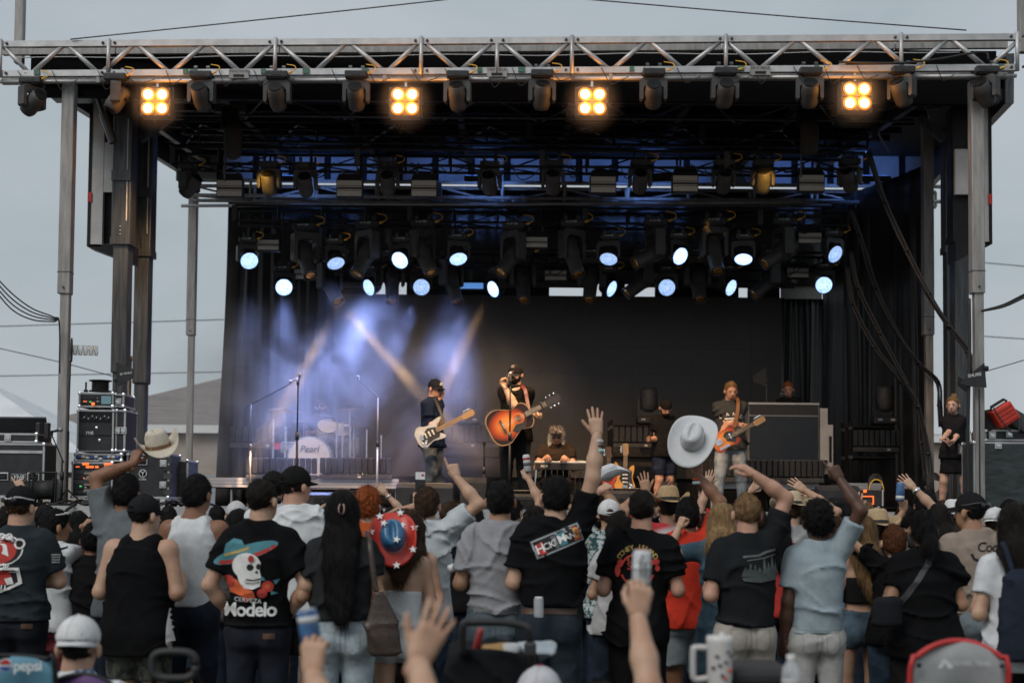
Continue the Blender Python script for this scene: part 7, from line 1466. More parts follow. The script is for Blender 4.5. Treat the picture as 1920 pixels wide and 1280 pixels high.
# ------------------------------------------------------------------ print on the shirts
PW = paint((.70, .70, .68), .9); PR_ = paint((.42, .04, .03), .9); PO = paint((.55, .10, .03), .9); PT = paint((.07, .22, .26), .9); PK = paint((.012, .012, .012), .9); PG = paint((.45, .32, .10), .9); PGR = paint((.10, .105, .11), .9); PD = paint((.07, .085, .085), .9); PBR = paint((.10, .05, .03), .8)
sk_ = [poly(PT, ellp(-.01, .11, .2, .045, 22, .30)), poly(PR_, ellp(0, .10, .18, .028, 22, .30)), poly(PT, ellp(.0, .118, .165, .024, 22, .30)), poly(PT, [(-.145, .08), (-.13, .16), (-.085, .195), (-.035, .185), (.0, .135), (.02, .115), (-.07, .085)]), poly(PG, stroke(PG, [(-.13, .095), (-.06, .112), (.01, .133)], .016)[1]) if False else stroke(PG, [(-.135, .095), (-.06, .115), (.015, .14)], .016),
       poly(PW, ellp(.0, .035, .088, .075, 20)), poly(PW, [(-.06, .0), (.075, .03), (.09, -.03), (.085, -.085), (.04, -.105), (-.02, -.095), (-.045, -.05)]), poly(PK, ellp(.025, .025, .022, .020, 12)), poly(PK, ellp(.075, .03, .015, .018, 10)), poly(PK, [(.052, -.005), (.066, .01), (.075, -.012)]), stroke(PK, [(.0, -.045), (.045, -.05), (.088, -.04)], .006), stroke(PK, [(.0, -.066), (.045, -.07), (.085, -.06)], .004),
       poly(PR_, ellp(.03, .075, .018, .022, 8)), poly(PO, [(-.10, -.03), (-.05, -.05), (-.01, -.095), (.05, -.115), (.06, -.15), (.0, -.18), (-.02, -.14), (-.10, -.12), (-.13, -.06)]), poly(PR_, ellp(-.11, -.06, .045, .04, 12)), poly(PR_, ellp(.13, -.085, .035, .033, 12)), poly(PO, ellp(.13, -.085, .018, .016, 8)), poly(PR_, ellp(.10, -.125, .03, .028, 12)), poly(PT, [(.16, -.05), (.20, -.04), (.175, -.075)]), poly(PT, [(.15, -.11), (.19, -.125), (.15, -.135)]), poly(PT, [(.09, -.05), (.10, -.025), (.12, -.05)])]
for k in range(9): x = -.005 + k * .0105; sk_.append(stroke(PK, [(x, -.05 + .0 * k), (x + .002, -.066)], .002))
sk_ += [txt(PW, 'CERVEZA', .02, -.165, .035, .008, 0, 1.1, -.1), txt(PW, 'Modelo', .03, -.222, .112, .022, 0, .9)]
printed(A8, 'print', sk_, (-.055, 1.262), 1.0)
printed(A18, 'print', [poly(PK, [(-.145, -.055), (.145, -.055), (.145, .055), (-.145, .055)]), poly(paint((.3, .33, .35), .9), [(-.14, -.05), (.14, -.05), (.14, .05), (-.14, .05)]), poly(PK, [(-.13, -.042), (.132, -.042), (.132, .042), (-.13, .042)]), poly(PR_, [(-.128, -.04), (-.075, -.04), (-.08, .03), (-.128, .02)]), poly(PGR, [(-.02, -.038), (.0, -.038), (.0, .036), (-.03, .036)]), poly(PT, [(.005, -.035), (.05, -.035), (.05, .04), (.005, .03)]), poly(PO, [(.092, -.036), (.13, -.036), (.13, .03), (.1, .038)]), txt(PW, 'H', -.103, -.006, .07, .01), txt(PW, 'CK', -.052, -.006, .05, .012), txt(PW, 'THE', -.012, .0, .022, .01, 0, 1, PI / 2), txt(PW, 'M', .027, .0, .065, .015), txt(PW, 'AN', .073, -.004, .045, .012), txt(PG, 'S', .113, -.0, .075, .015)], (.045, 1.452), 1.12, rot=.40)
printed(A20, 'print', arc(PG, 'CONEY ISLAND', 0, -.015, .135, .042, 2.55, .6) + [stroke(PR_, [(.10 * math.cos(a), .085 * math.sin(a) - .01) for a in np.linspace(.2, PI - .2, 12)], .012), stroke(PR_, [(.10 * math.cos(a), .085 * math.sin(a) - .035) for a in np.linspace(PI + .2, 2 * PI - .2, 12)], .012), txt(PR_, 'S', -.05, -.0, .07, .01), txt(PO, 'S', -.06, .045, .04, .01), poly(PR_, ellp(-.11, .02, .02, .028, 10)), poly(PR_, ellp(-.125, -.03, .018, .04, 10)), poly(PR_, ellp(.115, .03, .025, .02, 10)), poly(PR_, ellp(.125, -.01, .016, .02, 10)), txt(PO, 'SINCE', -.02, -.13, .03, .004)], (-.005, 1.29), 1.0)
tr = [stroke(PGR, [(-.09, .05), (.0, .058), (.04, .075), (.10, .09)], .012), stroke(PGR, [(-.07, .03), (.03, .045), (.10, .065)], .006)]
for k, (x, h_) in enumerate(((-.08, .05), (-.055, .07), (-.03, .06), (-.005, .05), (.025, .10), (.05, .075), (.075, .12), (.10, .09))): tr.append(poly(PD, [(x - .02, -.055), (x - .012, -.04 + h_ * .3), (x, -.05 + h_), (x + .012, -.04 + h_ * .3), (x + .02, -.055)]))
tr.append(poly(PD, [(-.1, -.06), (.12, -.045), (.12, -.065), (.0, -.085), (-.09, -.078)])); printed(A24, 'print', tr, (.05, 1.305), 1.15)
printed(A32, 'print', [txt(PK, 'Coors', .02, .045, .095, .008, .25, .9), stroke(PK, [(-.13, .0), (-.115, -.035), (-.07, -.05), (-.03, -.045)], .018), stroke(PK, [(.03, -.045), (.07, -.05), (.115, -.035), (.13, .0)], .018), poly(PO, [(-.022, -.01), (.028, -.01), (.022, -.075), (-.014, -.075)]), poly(PBR, [(-.028, -.04), (.03, -.04), (.012, -.11), (-.008, -.11)])], (.05, 1.36), 1.0)
a1 = [poly(PW, ellp(0, .09, .135, .10, 20)), poly(PK, ellp(0, .09, .125, .092, 20)), poly(PR_, ellp(-.01, .085, .105, .082, 18)), poly(PW, [(-.07, .05), (-.045, .12), (-.01, .15), (.03, .12), (.05, .05), (.0, .07)]), poly(PR_, ellp(-.01, .095, .02, .03, 8)), poly(PW, ellp(.11, .13, .035, .035, 10)), poly(PK, ellp(.11, .13, .022, .022, 10)), poly(PW, [(-.12, -.02), (.12, -.02), (.14, -.12), (.06, -.16), (-.02, -.19), (-.1, -.15)]), poly(PK, [(-.10, -.035), (.10, -.035), (.115, -.11), (.05, -.145), (-.02, -.172), (-.085, -.138)]), poly(PR_, [(-.08, -.045), (.06, -.04), (.09, -.12), (.02, -.13), (-.06, -.12)]), txt(PW, 'TOP', .01, -.018, .05, .01), txt(PW, 'DO', .02, .172, .06, .01), poly(PW, [(.03, -.09), (.075, -.08), (.09, -.12), (.05, -.13)])]
for k in range(6): a1.append(stroke(PW, [(-.07 + k * .022, -.13), (-.072 + k * .022, -.16)], .007))
printed(A1, 'print', a1, (-.075, 1.265), 1.0); printed(A1, 'sleeve_flag', [poly(PGR, [(-.03, -.04), (.03, -.04), (.03, .04), (-.03, .04)])] + [stroke(PW, [(-.028, -.03 + k * .02), (.028, -.03 + k * .02)], .006) for k in range(4)], (.245, 1.30), .8)
st2 = [stroke(PK, p, .014) for p in ([(.05, .12), (.085, .13), (.09, .10), (.06, .09)], [(.04, .03), (.06, .05), (.09, .045), (.085, .025)], [(-.02, .0), (.02, .01), (.08, .06)], [(-.06, -.06), (-.02, -.02), (.02, -.06)], [(.0, -.09), (.04, -.05), (.08, -.10)], [(-.05, -.13), (-.03, -.10), (.0, -.14)], [(.02, -.03), (.05, .0), (.09, -.02)])]
printed(A2, 'lettering', st2, (.03, 1.22), 1.25)
printed(A5, 'armhole_trim', [stroke(PW, [(.155, .255), (.165, .19), (.175, .12), (.20, .05), (.235, .0)], .016), stroke(PW, [(-.155, .255), (-.165, .19), (-.178, .12), (-.20, .05), (-.235, .0)], .016), stroke(PW, [(-.09, .275), (0, .265), (.09, .275)], .014), poly(PR_, [(.205, -.03), (.25, .02), (.26, -.2), (.22, -.14)]), poly(PW, [(.215, -.15), (.26, -.22), (.28, -.55), (.23, -.55)])], (0, 1.20), 1.0, step=.02)
printed(A8, 'leather_patch', [poly(PBR, [(-.035, -.016), (.035, -.016), (.035, .016), (-.035, .016)])], (.085, .885), 1.0, garment='pants')
printed(A1, 'leather_patch', [poly(PBR, [(-.035, -.016), (.035, -.016), (.035, .016), (-.035, .016)])], (.10, .875), 1.0, garment='pants')
for o_, cc in ((A8, (.014, .017, .026)), (A12, (.36, .42, .45)), (A17, (.10, .13, .15)), (A18, (.022, .032, .042)), (A24, KHAKI), (A25, (.40, .40, .385)), (A7, NAVYJ), (A27, (.075, .115, .15))):
    dk = paint(tuple(c * .72 for c in cc), .9); u_ = o_['u']; z_ = o_['zz'](.495); pk = []
    for sx in (-1, 1): pk.append(stroke(dk, [(sx * .125 * u_, .055), (sx * .12 * u_, -.06), (sx * .08 * u_, -.085), (sx * .035 * u_, -.06), (sx * .03 * u_, .05), (sx * .125 * u_, .055)], .005))
    pk.append(stroke(dk, [(0, .07), (.002, -.12)], .006)); printed(o_, 'seam', pk, (0, z_), 1.0, garment='pants', lift=.0015)
printed(A18, 'belt', [stroke(mat('belt_leather', (.07, .035, .02), .5), [(-.17, 0), (-.08, .004), (0, .006), (.08, .004), (.17, 0)], .035)], (0, A18['zz'](.55)), 1.0, garment='pants')
for o_, cc, hf in ((A17, (.27, .275, .29), .54), (A25, (.29, .355, .39), .52), (A32, (.27, .22, .18), .53), (A16, (.46, .50, .52), .47), (A12, (.024, .026, .027), .56), (A24, (.015, .017, .019), .53), (A8, (.0075, .0077, .0085), .515)):
    dk = paint(tuple(c * .62 for c in cc), .95); z_ = o_['zz'](hf); w2 = .17 * o_['u']
    printed(o_, 'hem_stitch', [stroke(dk, [(-w2 + w2 * 2 * i / 10, .024) for i in range(11)], .0035)], (0, z_), 1.0, lift=.001)
# ------------------------------------------------------------------ wristbands, watches and chain
def band(o, side, off, r, h, m, nm_='wristband'):
    w, d, n_, t_ = o['hands'][side]; c = w - d * off; MB().lathe([(r, -h / 2), (r + .003, 0), (r, h / 2)], c, d, 18).build(nm_, m, o['root'], True)
band(A18, 1, .045, .034, .022, WHITEP); band(A18, 1, .075, .035, .014, BLKP); band(A18, 1, .105, .036, .022, paint((.30, .52, .52)))
band(A22, 1, .03, .036, .014, PO); band(A22, 1, .055, .037, .02, paint((.5, .62, .62))); band(A27b, -1, .05, .030, .024, WHITE); band(A23, -1, .04, .030, .024, BLKP, 'watch'); band(FO[612], -1, .03, .03, .025, BLKP, 'watch'); band(FO[1702], 1, .035, .036, .03, CHROME, 'watch'); band(FO[708], 1, .04, .032, .014, CHROME, 'bracelet'); band(singer, 1, .02, .034, .012, BLKP); band(bass, -1, .03, .034, .02, BLKP)
MB().path([A7['hp'](.066 * math.cos(a), -.03 + .062 * math.sin(a), -.135 + .012 * math.sin(a)) for a in np.linspace(PI, 2 * PI, 12)], .003, 5).build('chain', mat('gold', (.5, .35, .1), .3, .9), A7['root'])
c_ = A12['hp'](0, -.135, .02)
for sx in (-1, 1): MB().path([c_ + Vector((sx * .010, -.0, .03)), c_ + Vector((sx * .016, -.014, .012)), c_ + Vector((sx * .016, -.016, -.012)), c_ + Vector((sx * .006, -.006, -.03))], .005, 6).build('claw_clip', mat('pink_clip', (.38, .25, .21), .4), A12['root'], True)
# ------------------------------------------------------------------ hats in the air, phones, cans
def orient(up, fwd): z = Vector(up).normalized(); y = Vector(fwd); y = (y - z * y.dot(z)).normalized(); x = y.cross(z); return Matrix((x, y, z)).transposed().to_4x4()
def loose_hat(label, px, py, Y, up, fwd, m, band_, sc, curl=.075, **k):
    q = P(px, py, Y); t = thing('cowboy_hat', label, 'hat', q); cowboy(t, 'crown', orient(up, fwd), m, band_, sc, curl, **k); return t
STRAW = mat('cream_straw', (.58, .52, .42), .8, var=.12, scale=70, bump=.7, bscale=180); FELT = mat('white_felt2', (.60, .61, .62), .9, var=.07, scale=9, bump=.5, bscale=260, spec=.1)
loose_hat('cream straw cowboy hat held up by the man in grey polo', 297, 838, FPX / 268 + .2, (-.16, -.30, 1), (.35, -1, .05), STRAW, mat('brown_band', (.2, .1, .05), .6), 1.05, .10)
loose_hat('large white cowboy hat held up in front of the right guitarist', 1299, 824, FPX / 262 + .0, (-.15, -.85, .5), (.35, .3, 1), FELT, mat('cord_band', (.42, .40, .37), .8), 1.0, .045)
loose_hat('small white cowboy hat raised near the steel guitar', 1143, 893, FPX / 215 + .05, (-.35, -.25, 1), (1, .1, .35), FELT, BLKP, .85, .09)
t = loose_hat('blue and red cowboy hat with white stars on a bare back', 737, 1008, FPX / 300 - .22, (.05, -.92, .40), (-.1, .3, 1), mat('blue_sequin', (.03, .13, .26), .3, var=.25, scale=60), mat('white_trim', (.6, .6, .6), .6), .95, .05, br=(.175, .19), brimm=mat('red_satin', (.52, .035, .02), .4, var=.1))
Mo = orient((.05, -.92, .40), (-.1, .3, 1))
for a, r_ in ((.3, .155), (1.2, .165), (2.1, .16), (2.9, .15), (-.6, .155), (-1.5, .17), (-2.3, .16)):
    pts = [(r2 * math.cos(k * PI / 5 + .3), r2 * math.sin(k * PI / 5 + .3)) for k in range(10) for r2 in ((.026,) if k % 2 == 0 else (.011,))]; cx_, cy_ = r_ * .9 * math.cos(a), r_ * 1.05 * math.sin(a); zc = .05 * abs(math.cos(a)) ** 2.2 * .4 - .012 * abs(math.sin(a)) ** 3 + .012
    b = MB(); b.prism([(cx_ + x, cy_ + y) for x, y in pts], zc, zc + .003, Mo.to_3x3()); b.build('star', WHITE, t)
for x, y, z in ((.02, -.06, .11), (-.05, .05, .115), (.06, .04, .09)):
    pts = [(r2 * math.cos(k * PI / 5), r2 * math.sin(k * PI / 5)) for k in range(10) for r2 in ((.024,) if k % 2 == 0 else (.010,))]; b = MB(); b.prism([(x + a, y + c) for a, c in pts], z, z + .012, Mo.to_3x3()); b.build('star', WHITE, t)
CAN_ROOT = []
def can(label, q, ax, m, r=.030, h=.13, lid=ALU, marks=None, name='drink_can', cat='can'):
    t = thing(name, label, cat, q, world=True); MB().lathe([(r * .8, -h / 2), (r, -h / 2 + .008), (r, h / 2 - .012), (r * .82, h / 2)], q, ax, 20).build('can', m, t, True); MB().lathe([(r * .82, h / 2 - .002), (r * .80, h / 2 + .003), (r * .7, h / 2 - .001), (.001, h / 2 - .001)], q, ax, 20).build('lid', lid, t)
    CAN_ROOT.append(t)
    for mm, dz, hh in (marks or ()): MB().lathe([(r * 1.006, dz - hh / 2), (r * 1.012, dz), (r * 1.006, dz + hh / 2)], q, ax, 20).build('label_band', mm, t, True)
    return t
WC = paint((.55, .57, .58), .35); BC = mat('blue_can_paint', (.05, .13, .28), .35, var=.35, scale=30)
hq = lambda o, s, f=.09, n=.045: (o['M'] @ (o['hands'][s][0] + o['hands'][s][1] * f + o['hands'][s][2] * n))
can('slim white can raised beside the singer stand', P(988, 868, FPX / 205 + .02), (-.12, 0, 1), WC, .033, .155, ALU, ((PR_, .04, .02), (PGR, -.01, .03)))
can('blue and white can raised below the woman at the stage side', P(1688, 922, FPX / 236 + .06), (.06, 0, 1), BC, .033, .15, ALU, ((WC, -.045, .03),))
q = P(788, 903, FPX / 262 + .3); t = thing('phone', 'phone held up by the man in pale tee', 'phone', q, world=True); MB().cbox(q, (.075, .01, .15), .004).build('case', BLKP, t); MB().box(q + Vector((0, -.006, .045)), (.07, .004, .055)).build('cover', WHITE, t); MB().box(q + Vector((.018, -.009, .05)), (.02, .003, .014)).build('mark', PR_, t)
q = P(347, 1005, FPX / 268 + .2); t = thing('phone', 'phone held by the auburn-haired woman', 'phone', q, world=True); MB().cbox(q, (.01, .075, .08), .003).build('case', BLKP, t)
# bags
bq = P(719, 1165, 8.35); t = thing('shoulder_bag', 'brown leather shoulder bag on the woman with long black hair', 'bag', bq, world=True); LEA = mat('brown_leather', (.050, .034, .026), .42, var=.3, scale=9, bump=.3, bscale=50)
f = Fld(.012); f.loft([bq.z - .2, bq.z - .185, bq.z - .08, bq.z + .04, bq.z + .14, bq.z + .17], [.07, .095, .10, .085, .045, .02], [.02, .035, .04, .032, .022, .015], [bq.y] * 6, [bq.x + .005, bq.x + .005, bq.x, bq.x - .01, bq.x - .025, bq.x - .03], .03, 2.8); f.d = folds(5, .005, 1.6); V, Q = f.mesh(); link('bag_body', newmesh('bag_body', V, Q, LEA, True), t)
pp = smoothpts([P(688, 1000, 8.58), P(693, 1018, 8.40), P(698, 1060, 8.36), P(704, 1100, 8.35), bq + Vector((-.03, 0, .18))], 5); b = MB(); b.path(pp, .018, 6); b.build('strap', LEA, t, True)
bq = P(1664, 1145, 8.9); t = thing('crossbody_bag', 'black crossbody bag on the hip of the woman with the ponytail', 'bag', bq, world=True); f = Fld(.012); f.loft([bq.z - .1, bq.z - .08, bq.z + .06, bq.z + .09], [.07, .10, .095, .07], [.035, .05, .045, .03], [bq.y] * 4, [bq.x] * 4, .03); f.d = folds(8, .008, 1.8); V, Q = f.mesh(); link('bag_body', newmesh('bag_body', V, Q, cloth((.016, .017, .02)), True), t)
printed(A29, 'bag_strap', [stroke(paint((.03, .031, .034), .6), [(-.2, -.16), (-.12, -.03), (-.03, .1), (.05, .21)], .034)], (0, 1.20), 1.0, lift=.006)
bq = P(1922, 1135, 7.72); t = thing('backpack', 'navy backpack on the woman in white polo', 'backpack', bq, world=True); NV = cloth((.02, .026, .04)); f = Fld(.013); f.loft([bq.z - .30, bq.z - .24, bq.z, bq.z + .14, bq.z + .2], [.13, .145, .14, .11, .06], [.07, .085, .08, .06, .03], [bq.y] * 5, [bq.x] * 5, .03); f.d = folds(9, .007, 1.3); V, Q = f.mesh(); link('pack_body', newmesh('pack_body', V, Q, NV, True), t)
MB().path(smoothpts([P(1880, 1018, 7.88), P(1886, 1030, 7.80), P(1900, 1075, 7.74)], 4), .016, 6).build('strap', NV, t, True); MB().path(smoothpts([P(1876, 1120, 7.82), P(1880, 1160, 7.78), P(1896, 1182, 7.74)], 4), .012, 6).build('strap', NV, t, True)
q = P(1010, 1138, 8.62); t = can('clear water bottle in the back pocket of the raised-hand man', q, (0, 0, 1), mat('clear_bottle', (.7, .73, .75), .15, alpha=.45), .03, .12, WHITE, name='water_bottle', cat='bottle')
q = P(853, 1064, FPX / 275 + .0)
can('small can in the hand beside the floral camisole', P(856, 1062, 9.6), (.8, .2, .3), WC, .03, .12, ALU)
# ------------------------------------------------------------------ seated people and near foreground
S1 = C('seated man in white cap and bright floral shirt', 146, 1150, 425, sit=1.76, build=1.2, skn='fair', top=('button', (.4, .4, .4), mat('hawaiian_floral', (.60, .62, .62), .9, col2=(.08, .14, .25), scale=24, lo=.44, hi=.52, bump=.1)), bot=('shorts', (.1, .1, .12)), hair=('buzz', 'dark'), hat=('backcap', (.60, .60, .60)), armL='L', armR='L', group='people seated in front')
S2 = C('seated person with grey and red cap at the bottom edge', 1012, 1246, 470, sit=1.72, skn='fair', top=('tee', (.2, .2, .2)), hair=('buzz', 'dark'), hat=('cap', (.5, .5, .52), (.45, .04, .03)), armL='L', armR='L', group='people seated in front')
printed(S1, 'flower', [poly(PR_, ellp(x, z, .022, .016, 7, a)) for x, z, a in ((-.12, .1, .3), (.05, .12, 1), (.14, .02, .5), (-.04, .0, 2), (-.16, -.06, 1), (.1, -.1, .2), (.0, .17, .6))] + [poly(PT, ellp(x, z, .03, .012, 7, a)) for x, z, a in ((-.06, .09, .3), (.1, .08, 1), (-.14, .02, .5), (.03, -.04, 2), (.17, .1, 1))], (0, S1['zz'](.70)), 1.0)
def arm_person(label, px, py, s, headz, side, pose, fd, pn, px0, skn, dy0=-.25):
    """someone in a low chair whose head stays below the picture and whose hand comes up into it"""
    Y = FPX / s; q = P(px, py, Y); X0 = P(px0, 1200, Y).x; H = 1.74; return person(label, X0, Y + dy0, 0, H, seat=H - headz, skn=skn, top=('tee', (.12, .12, .13)), hair=('short', 'dark'), vox=.011, group='people seated in front', **{('armR' if side > 0 else 'armL'): {'to': q, 'pose': pose, 'fd': fd, 'pn': pn, 'pole': (side * .25, -.9, -.3)}, ('armL' if side > 0 else 'armR'): 'L'})
F1 = arm_person('person out of view below lifting a small blue can', 588, 1208, 600, 1.06, 1, 'hold', (.0, .05, 1), (.25, 1, .0), 570, 'fair')
F2 = arm_person('person out of view below with a blurred waving hand', 812, 1180, 720, 1.08, 1, 'open', (.42, .15, .85), (-.3, .9, .1), 745, 'fair', -.2)
F3 = arm_person('person out of view below holding up a white can', 1203, 1104, 560, 1.08, 1, 'hold', (.15, .05, 1), (-.2, 1, .0), 1120, 'fair', -.12)
can('blue can held up near the bottom of the picture', P(580, 1178, FPX / 600 + .06), (-.15, 0, 1), BC, .033, .12, ALU, ((WC, .03, .02),))
can('slim white can raised high in front of the round printed shirt', P(1203, 1064, FPX / 560 + .06), (.03, 0, 1), WC, .031, .12, mat('red_lid', (.4, .1, .07), .4), ((WC, .0, .02),))
q = P(1203, 1064, FPX / 560 + .06); 
for dx, dz, h_ in ((-.006, .0, .06), (.008, -.004, .05), (.0, .038, .012)): MB().cbox(q + Vector((dx, -.031, dz)), (.007, .004, h_), .001).build('can_mark', PGR, CAN_ROOT[-1])
def fold_chair(label, x0, x1, y0, Y, fab, trim, arch=.10, words=None, size=.1, lw=WHITE, dark=BLKM):
    a = P(x0, y0, Y); b = P(x1, y0, Y); w = b.x - a.x; cx = (a.x + b.x) / 2; zt = a.z; t = thing('folding_chair', label, 'chair', (cx, Y + .3, 0), world=True); n = 14
    top_ = [(cx - w / 2 + w * i / n, Y + .02 * math.sin(PI * i / n), zt + arch * math.sin(PI * i / n) ** .6 - .02) for i in range(n + 1)]; bt = [(x, Y + .06 + .05 * math.sin(PI * i / n), zt - .42) for i, (x, _, _) in enumerate(top_)]
    m_ = MB(); vv = []
    for j in range(7):
        for i in range(n + 1): p0, p1 = Vector(top_[i]), Vector(bt[i]); vv.append(p0.lerp(p1, j / 6) + Vector((0, .012 * math.sin(j * 1.1 + i * .5), 0)))
    m_._add(vv, [(j * (n + 1) + i, j * (n + 1) + i + 1, (j + 1) * (n + 1) + i + 1, (j + 1) * (n + 1) + i) for j in range(6) for i in range(n)]); o = m_.build('back_panel', fab, t, True); o.modifiers.new('thick', 'SOLIDIFY').thickness = .012
    MB().path(smoothpts([Vector(bt[0])] + [Vector(p) + Vector((0, -.008, 0)) for p in top_] + [Vector(bt[-1])], 2), .011, 6).build('trim', trim, t, True)
    MB()._add([(cx - w * .45, Y + .1, zt - .45), (cx + w * .45, Y + .1, zt - .45), (cx + w * .45, Y + .58, zt - .40), (cx - w * .45, Y + .58, zt - .40), (cx - w * .45, Y + .1, zt - .465), (cx + w * .45, Y + .1, zt - .465), (cx + w * .45, Y + .58, zt - .415), (cx - w * .45, Y + .58, zt - .415)], [(0, 1, 2, 3), (7, 6, 5, 4), (0, 4, 5, 1), (1, 5, 6, 2), (2, 6, 7, 3), (3, 7, 4, 0)]).build('seat', fab, t)
    for sx in (-1, 1):
        MB().tube((cx + sx * w * .43, Y + .05, .02), (cx + sx * w * .43, Y + .03, zt + .0), .012).build('back_post', dark, t); MB().tube((cx + sx * w * .43, Y + .08, zt - .42), (cx + sx * w * .43, Y + .62, .02), .011).build('leg', dark, t); MB().tube((cx + sx * w * .43, Y + .6, zt - .38), (cx - sx * w * .43, Y + .06, .02), .010).build('cross_leg', dark, t)
        MB().cbox((cx + sx * w * .46, Y + .32, zt - .18), (.06, .5, .025), .01).build('armrest', dark, t); MB().tube((cx + sx * w * .46, Y + .55, zt - .19), (cx + sx * w * .45, Y + .58, zt - .42), .010).build('arm_post', dark, t)
        MB().ell((cx + sx * w * .42, Y - .02, zt - .01), (.01, .008, .01), nu=8, nv=5).build('rivet', dark, t)
    return t, Vector((cx, Y - .012, zt)), w
t, c_, w_ = fold_chair('blue folding chair with a round logo at the left edge', -70, 104, 1228, 5.9, mat('blue_nylon', (.10, .26, .36), .6, var=.1, scale=9, bump=.2, bscale=120), BLKM, .02)
text_on('lettering', 'pepsi', WHITE, t, P(55, 1246, 5.86), (1, 0, .02), (0, -.08, 1), .062, .012, 0, .92, lift=.02)
p_ = P(10, 1246, 5.84)
for m_, (a0, a1), k in ((PR_, (0.15, PI - .15), 0), (paint((.02, .06, .25)), (PI + .25, 2 * PI - .25), 1)): MB().prism([(.023 * math.cos(a), .023 * math.sin(a)) for a in np.linspace(a0, a1, 14)], 0, .003, Matrix(((1, 0, 0), (0, 0, -1), (0, 1, 0))), p_).build('logo_half', m_, t)
MB().prism(ellp(0, 0, .026, .026, 24), -.004, -.001, Matrix(((1, 0, 0), (0, 0, -1), (0, 1, 0))), p_).build('logo_disc', WHITE, t)
t, c_, w_ = fold_chair('grey folding chair with red trim at the right', 1706, 1890, 1240, 5.45, mat('grey_nylon', (.33, .34, .345), .6, var=.08, scale=9, bump=.25, bscale=120), mat('red_piping', (.5, .03, .03), .5), dark=BLKM)
text_on('lettering', 'OZARK TRAIL', paint((.52, .53, .54)), t, P(1817, 1241, 5.41), (1, 0, 0), (0, -.05, 1), .026, .02, 0, .95, lift=.02)
q = P(1773, 1243, 5.39); MB().prism([(-.03, -.017), (-.01, .017), (.003, .017), (.03, -.017), (.008, -.017), (-.004, .003), (-.014, -.017)], 0, .003, Matrix(((1, 0, 0), (0, 0, -1), (0, 1, 0))), q).build('mountain_logo', paint((.55, .56, .57)), t)
fold_chair('purple folding chair under the seated man', 70, 232, 1300, 6.0, mat('purple_nylon', (.10, .035, .16), .6, var=.1, scale=9), BLKM)
# black push handle loop
q = P(326, 1246, 5.6); t = thing('stroller', 'black stroller with an oval push handle at the bottom left', 'stroller', (q.x, 5.9, 0), world=True)
MB().path([q + Vector((.085 * math.copysign(abs(math.cos(a)) ** .6, math.cos(a)), 0, .052 * math.copysign(abs(math.sin(a)) ** .6, math.sin(a)))) for a in np.linspace(0, 2 * PI, 33)], .016, 8).build('handle', RUB, t, True)
for sx in (-1, 1):
    MB().tube(q + Vector((sx * .08, 0, -.03)), (q.x + sx * .2, 6.3, .35), .012).build('frame_tube', BLKM, t)
    for yy in (5.75, 6.5): MB().lathe([(.02, -.02), (.1, -.02), (.1, .02), (.02, .02)], (q.x + sx * .24, yy, .1), (1, 0, 0), 16).build('wheel', RUB, t)
f = Fld(.018); f.loft([.3, .36, .62, .8], [.16, .2, .21, .2], [.16, .26, .28, .22], [6.2] * 4, [q.x] * 4, .03); V, Q = f.mesh(); link('seat_shell', newmesh('seat_shell', V, Q, cloth((.015, .015, .016)), True), t)
# wagon with bags
q = P(925, 1215, 6.0); t = thing('folding_wagon', 'black wagon with push bar and snack bags at the bottom centre', 'wagon', (q.x, 6.2, 0), world=True); zt = P(925, 1222, 6.0).z; x0 = P(838, 1230, 6).x; x1 = P(1008, 1230, 6).x
f = Fld(.016); f.loft([.3, .34, zt - .06, zt], [(x1 - x0) / 2 - .02, (x1 - x0) / 2, (x1 - x0) / 2 + .01, (x1 - x0) / 2 + .0], [.3, .32, .33, .32], [6.25] * 4, [(x0 + x1) / 2] * 4, .02, 6); f.d = folds(31, .012, 1.2); V, Q = f.mesh(); link('fabric_body', newmesh('fabric_body', V, Q, cloth((.012, .013, .015)), True), t)
MB().path(smoothpts([P(868, 1228, 5.9), P(868, 1172, 5.85), P(884, 1166, 5.85), P(940, 1166, 5.85), P(980, 1172, 5.85), P(992, 1184, 5.85), P(996, 1230, 5.9), P(998, 1270, 5.95)], 4), .016, 8).build('push_bar', RUB, t, True); MB().cbox(P(994, 1216, 5.84), (.05, .05, .06), .012).build('joint', BLKP, t)
for sx in (x0 + .05, x1 - .05):
    for yy in (6.0, 6.5): MB().lathe([(.02, -.03), (.12, -.03), (.12, .03), (.02, .03)], (sx, yy, .12), (1, 0, 0), 16).build('wheel', RUB, t)
def bagm(label, px, py, Y, w, h, m, seed, extra=()):
    q = P(px, py, Y); t = thing('snack_bag', label, 'bag', q, world=True); f = Fld(.010); f.ell(q, (w / 2, .06, h / 2), None, .02); f.cone(q + Vector((-w * .45, 0, h * .3)), q + Vector((w * .45, 0, h * .32)), .02, .02, .03); f.d = folds(seed, .012, 2.2); V, Q = f.mesh(); link('bag', newmesh('bag', V, Q, m, True), t)
    for e_ in extra: MB().box(q + Vector(e_[0]), e_[1]).build('panel', e_[2], t)
bagm('orange and white snack bag in the wagon', 940, 1222, 6.05, .15, .06, mat('orange_bag', (.30, .17, .05), .5, col2=(.42, .43, .43), scale=7, lo=.48, hi=.52), 41)
bagm('crumpled pale plastic bag in the wagon', 1002, 1220, 6.1, .15, .07, mat('pale_film', (.34, .39, .43), .25, var=.2, scale=12), 43)
can('red drink bottle standing in the wagon', P(896, 1200, 6.05), (.25, 0, 1), mat('red_plastic', (.2, .016, .016), .3), .016, .10, PO, name='drink_bottle', cat='bottle')
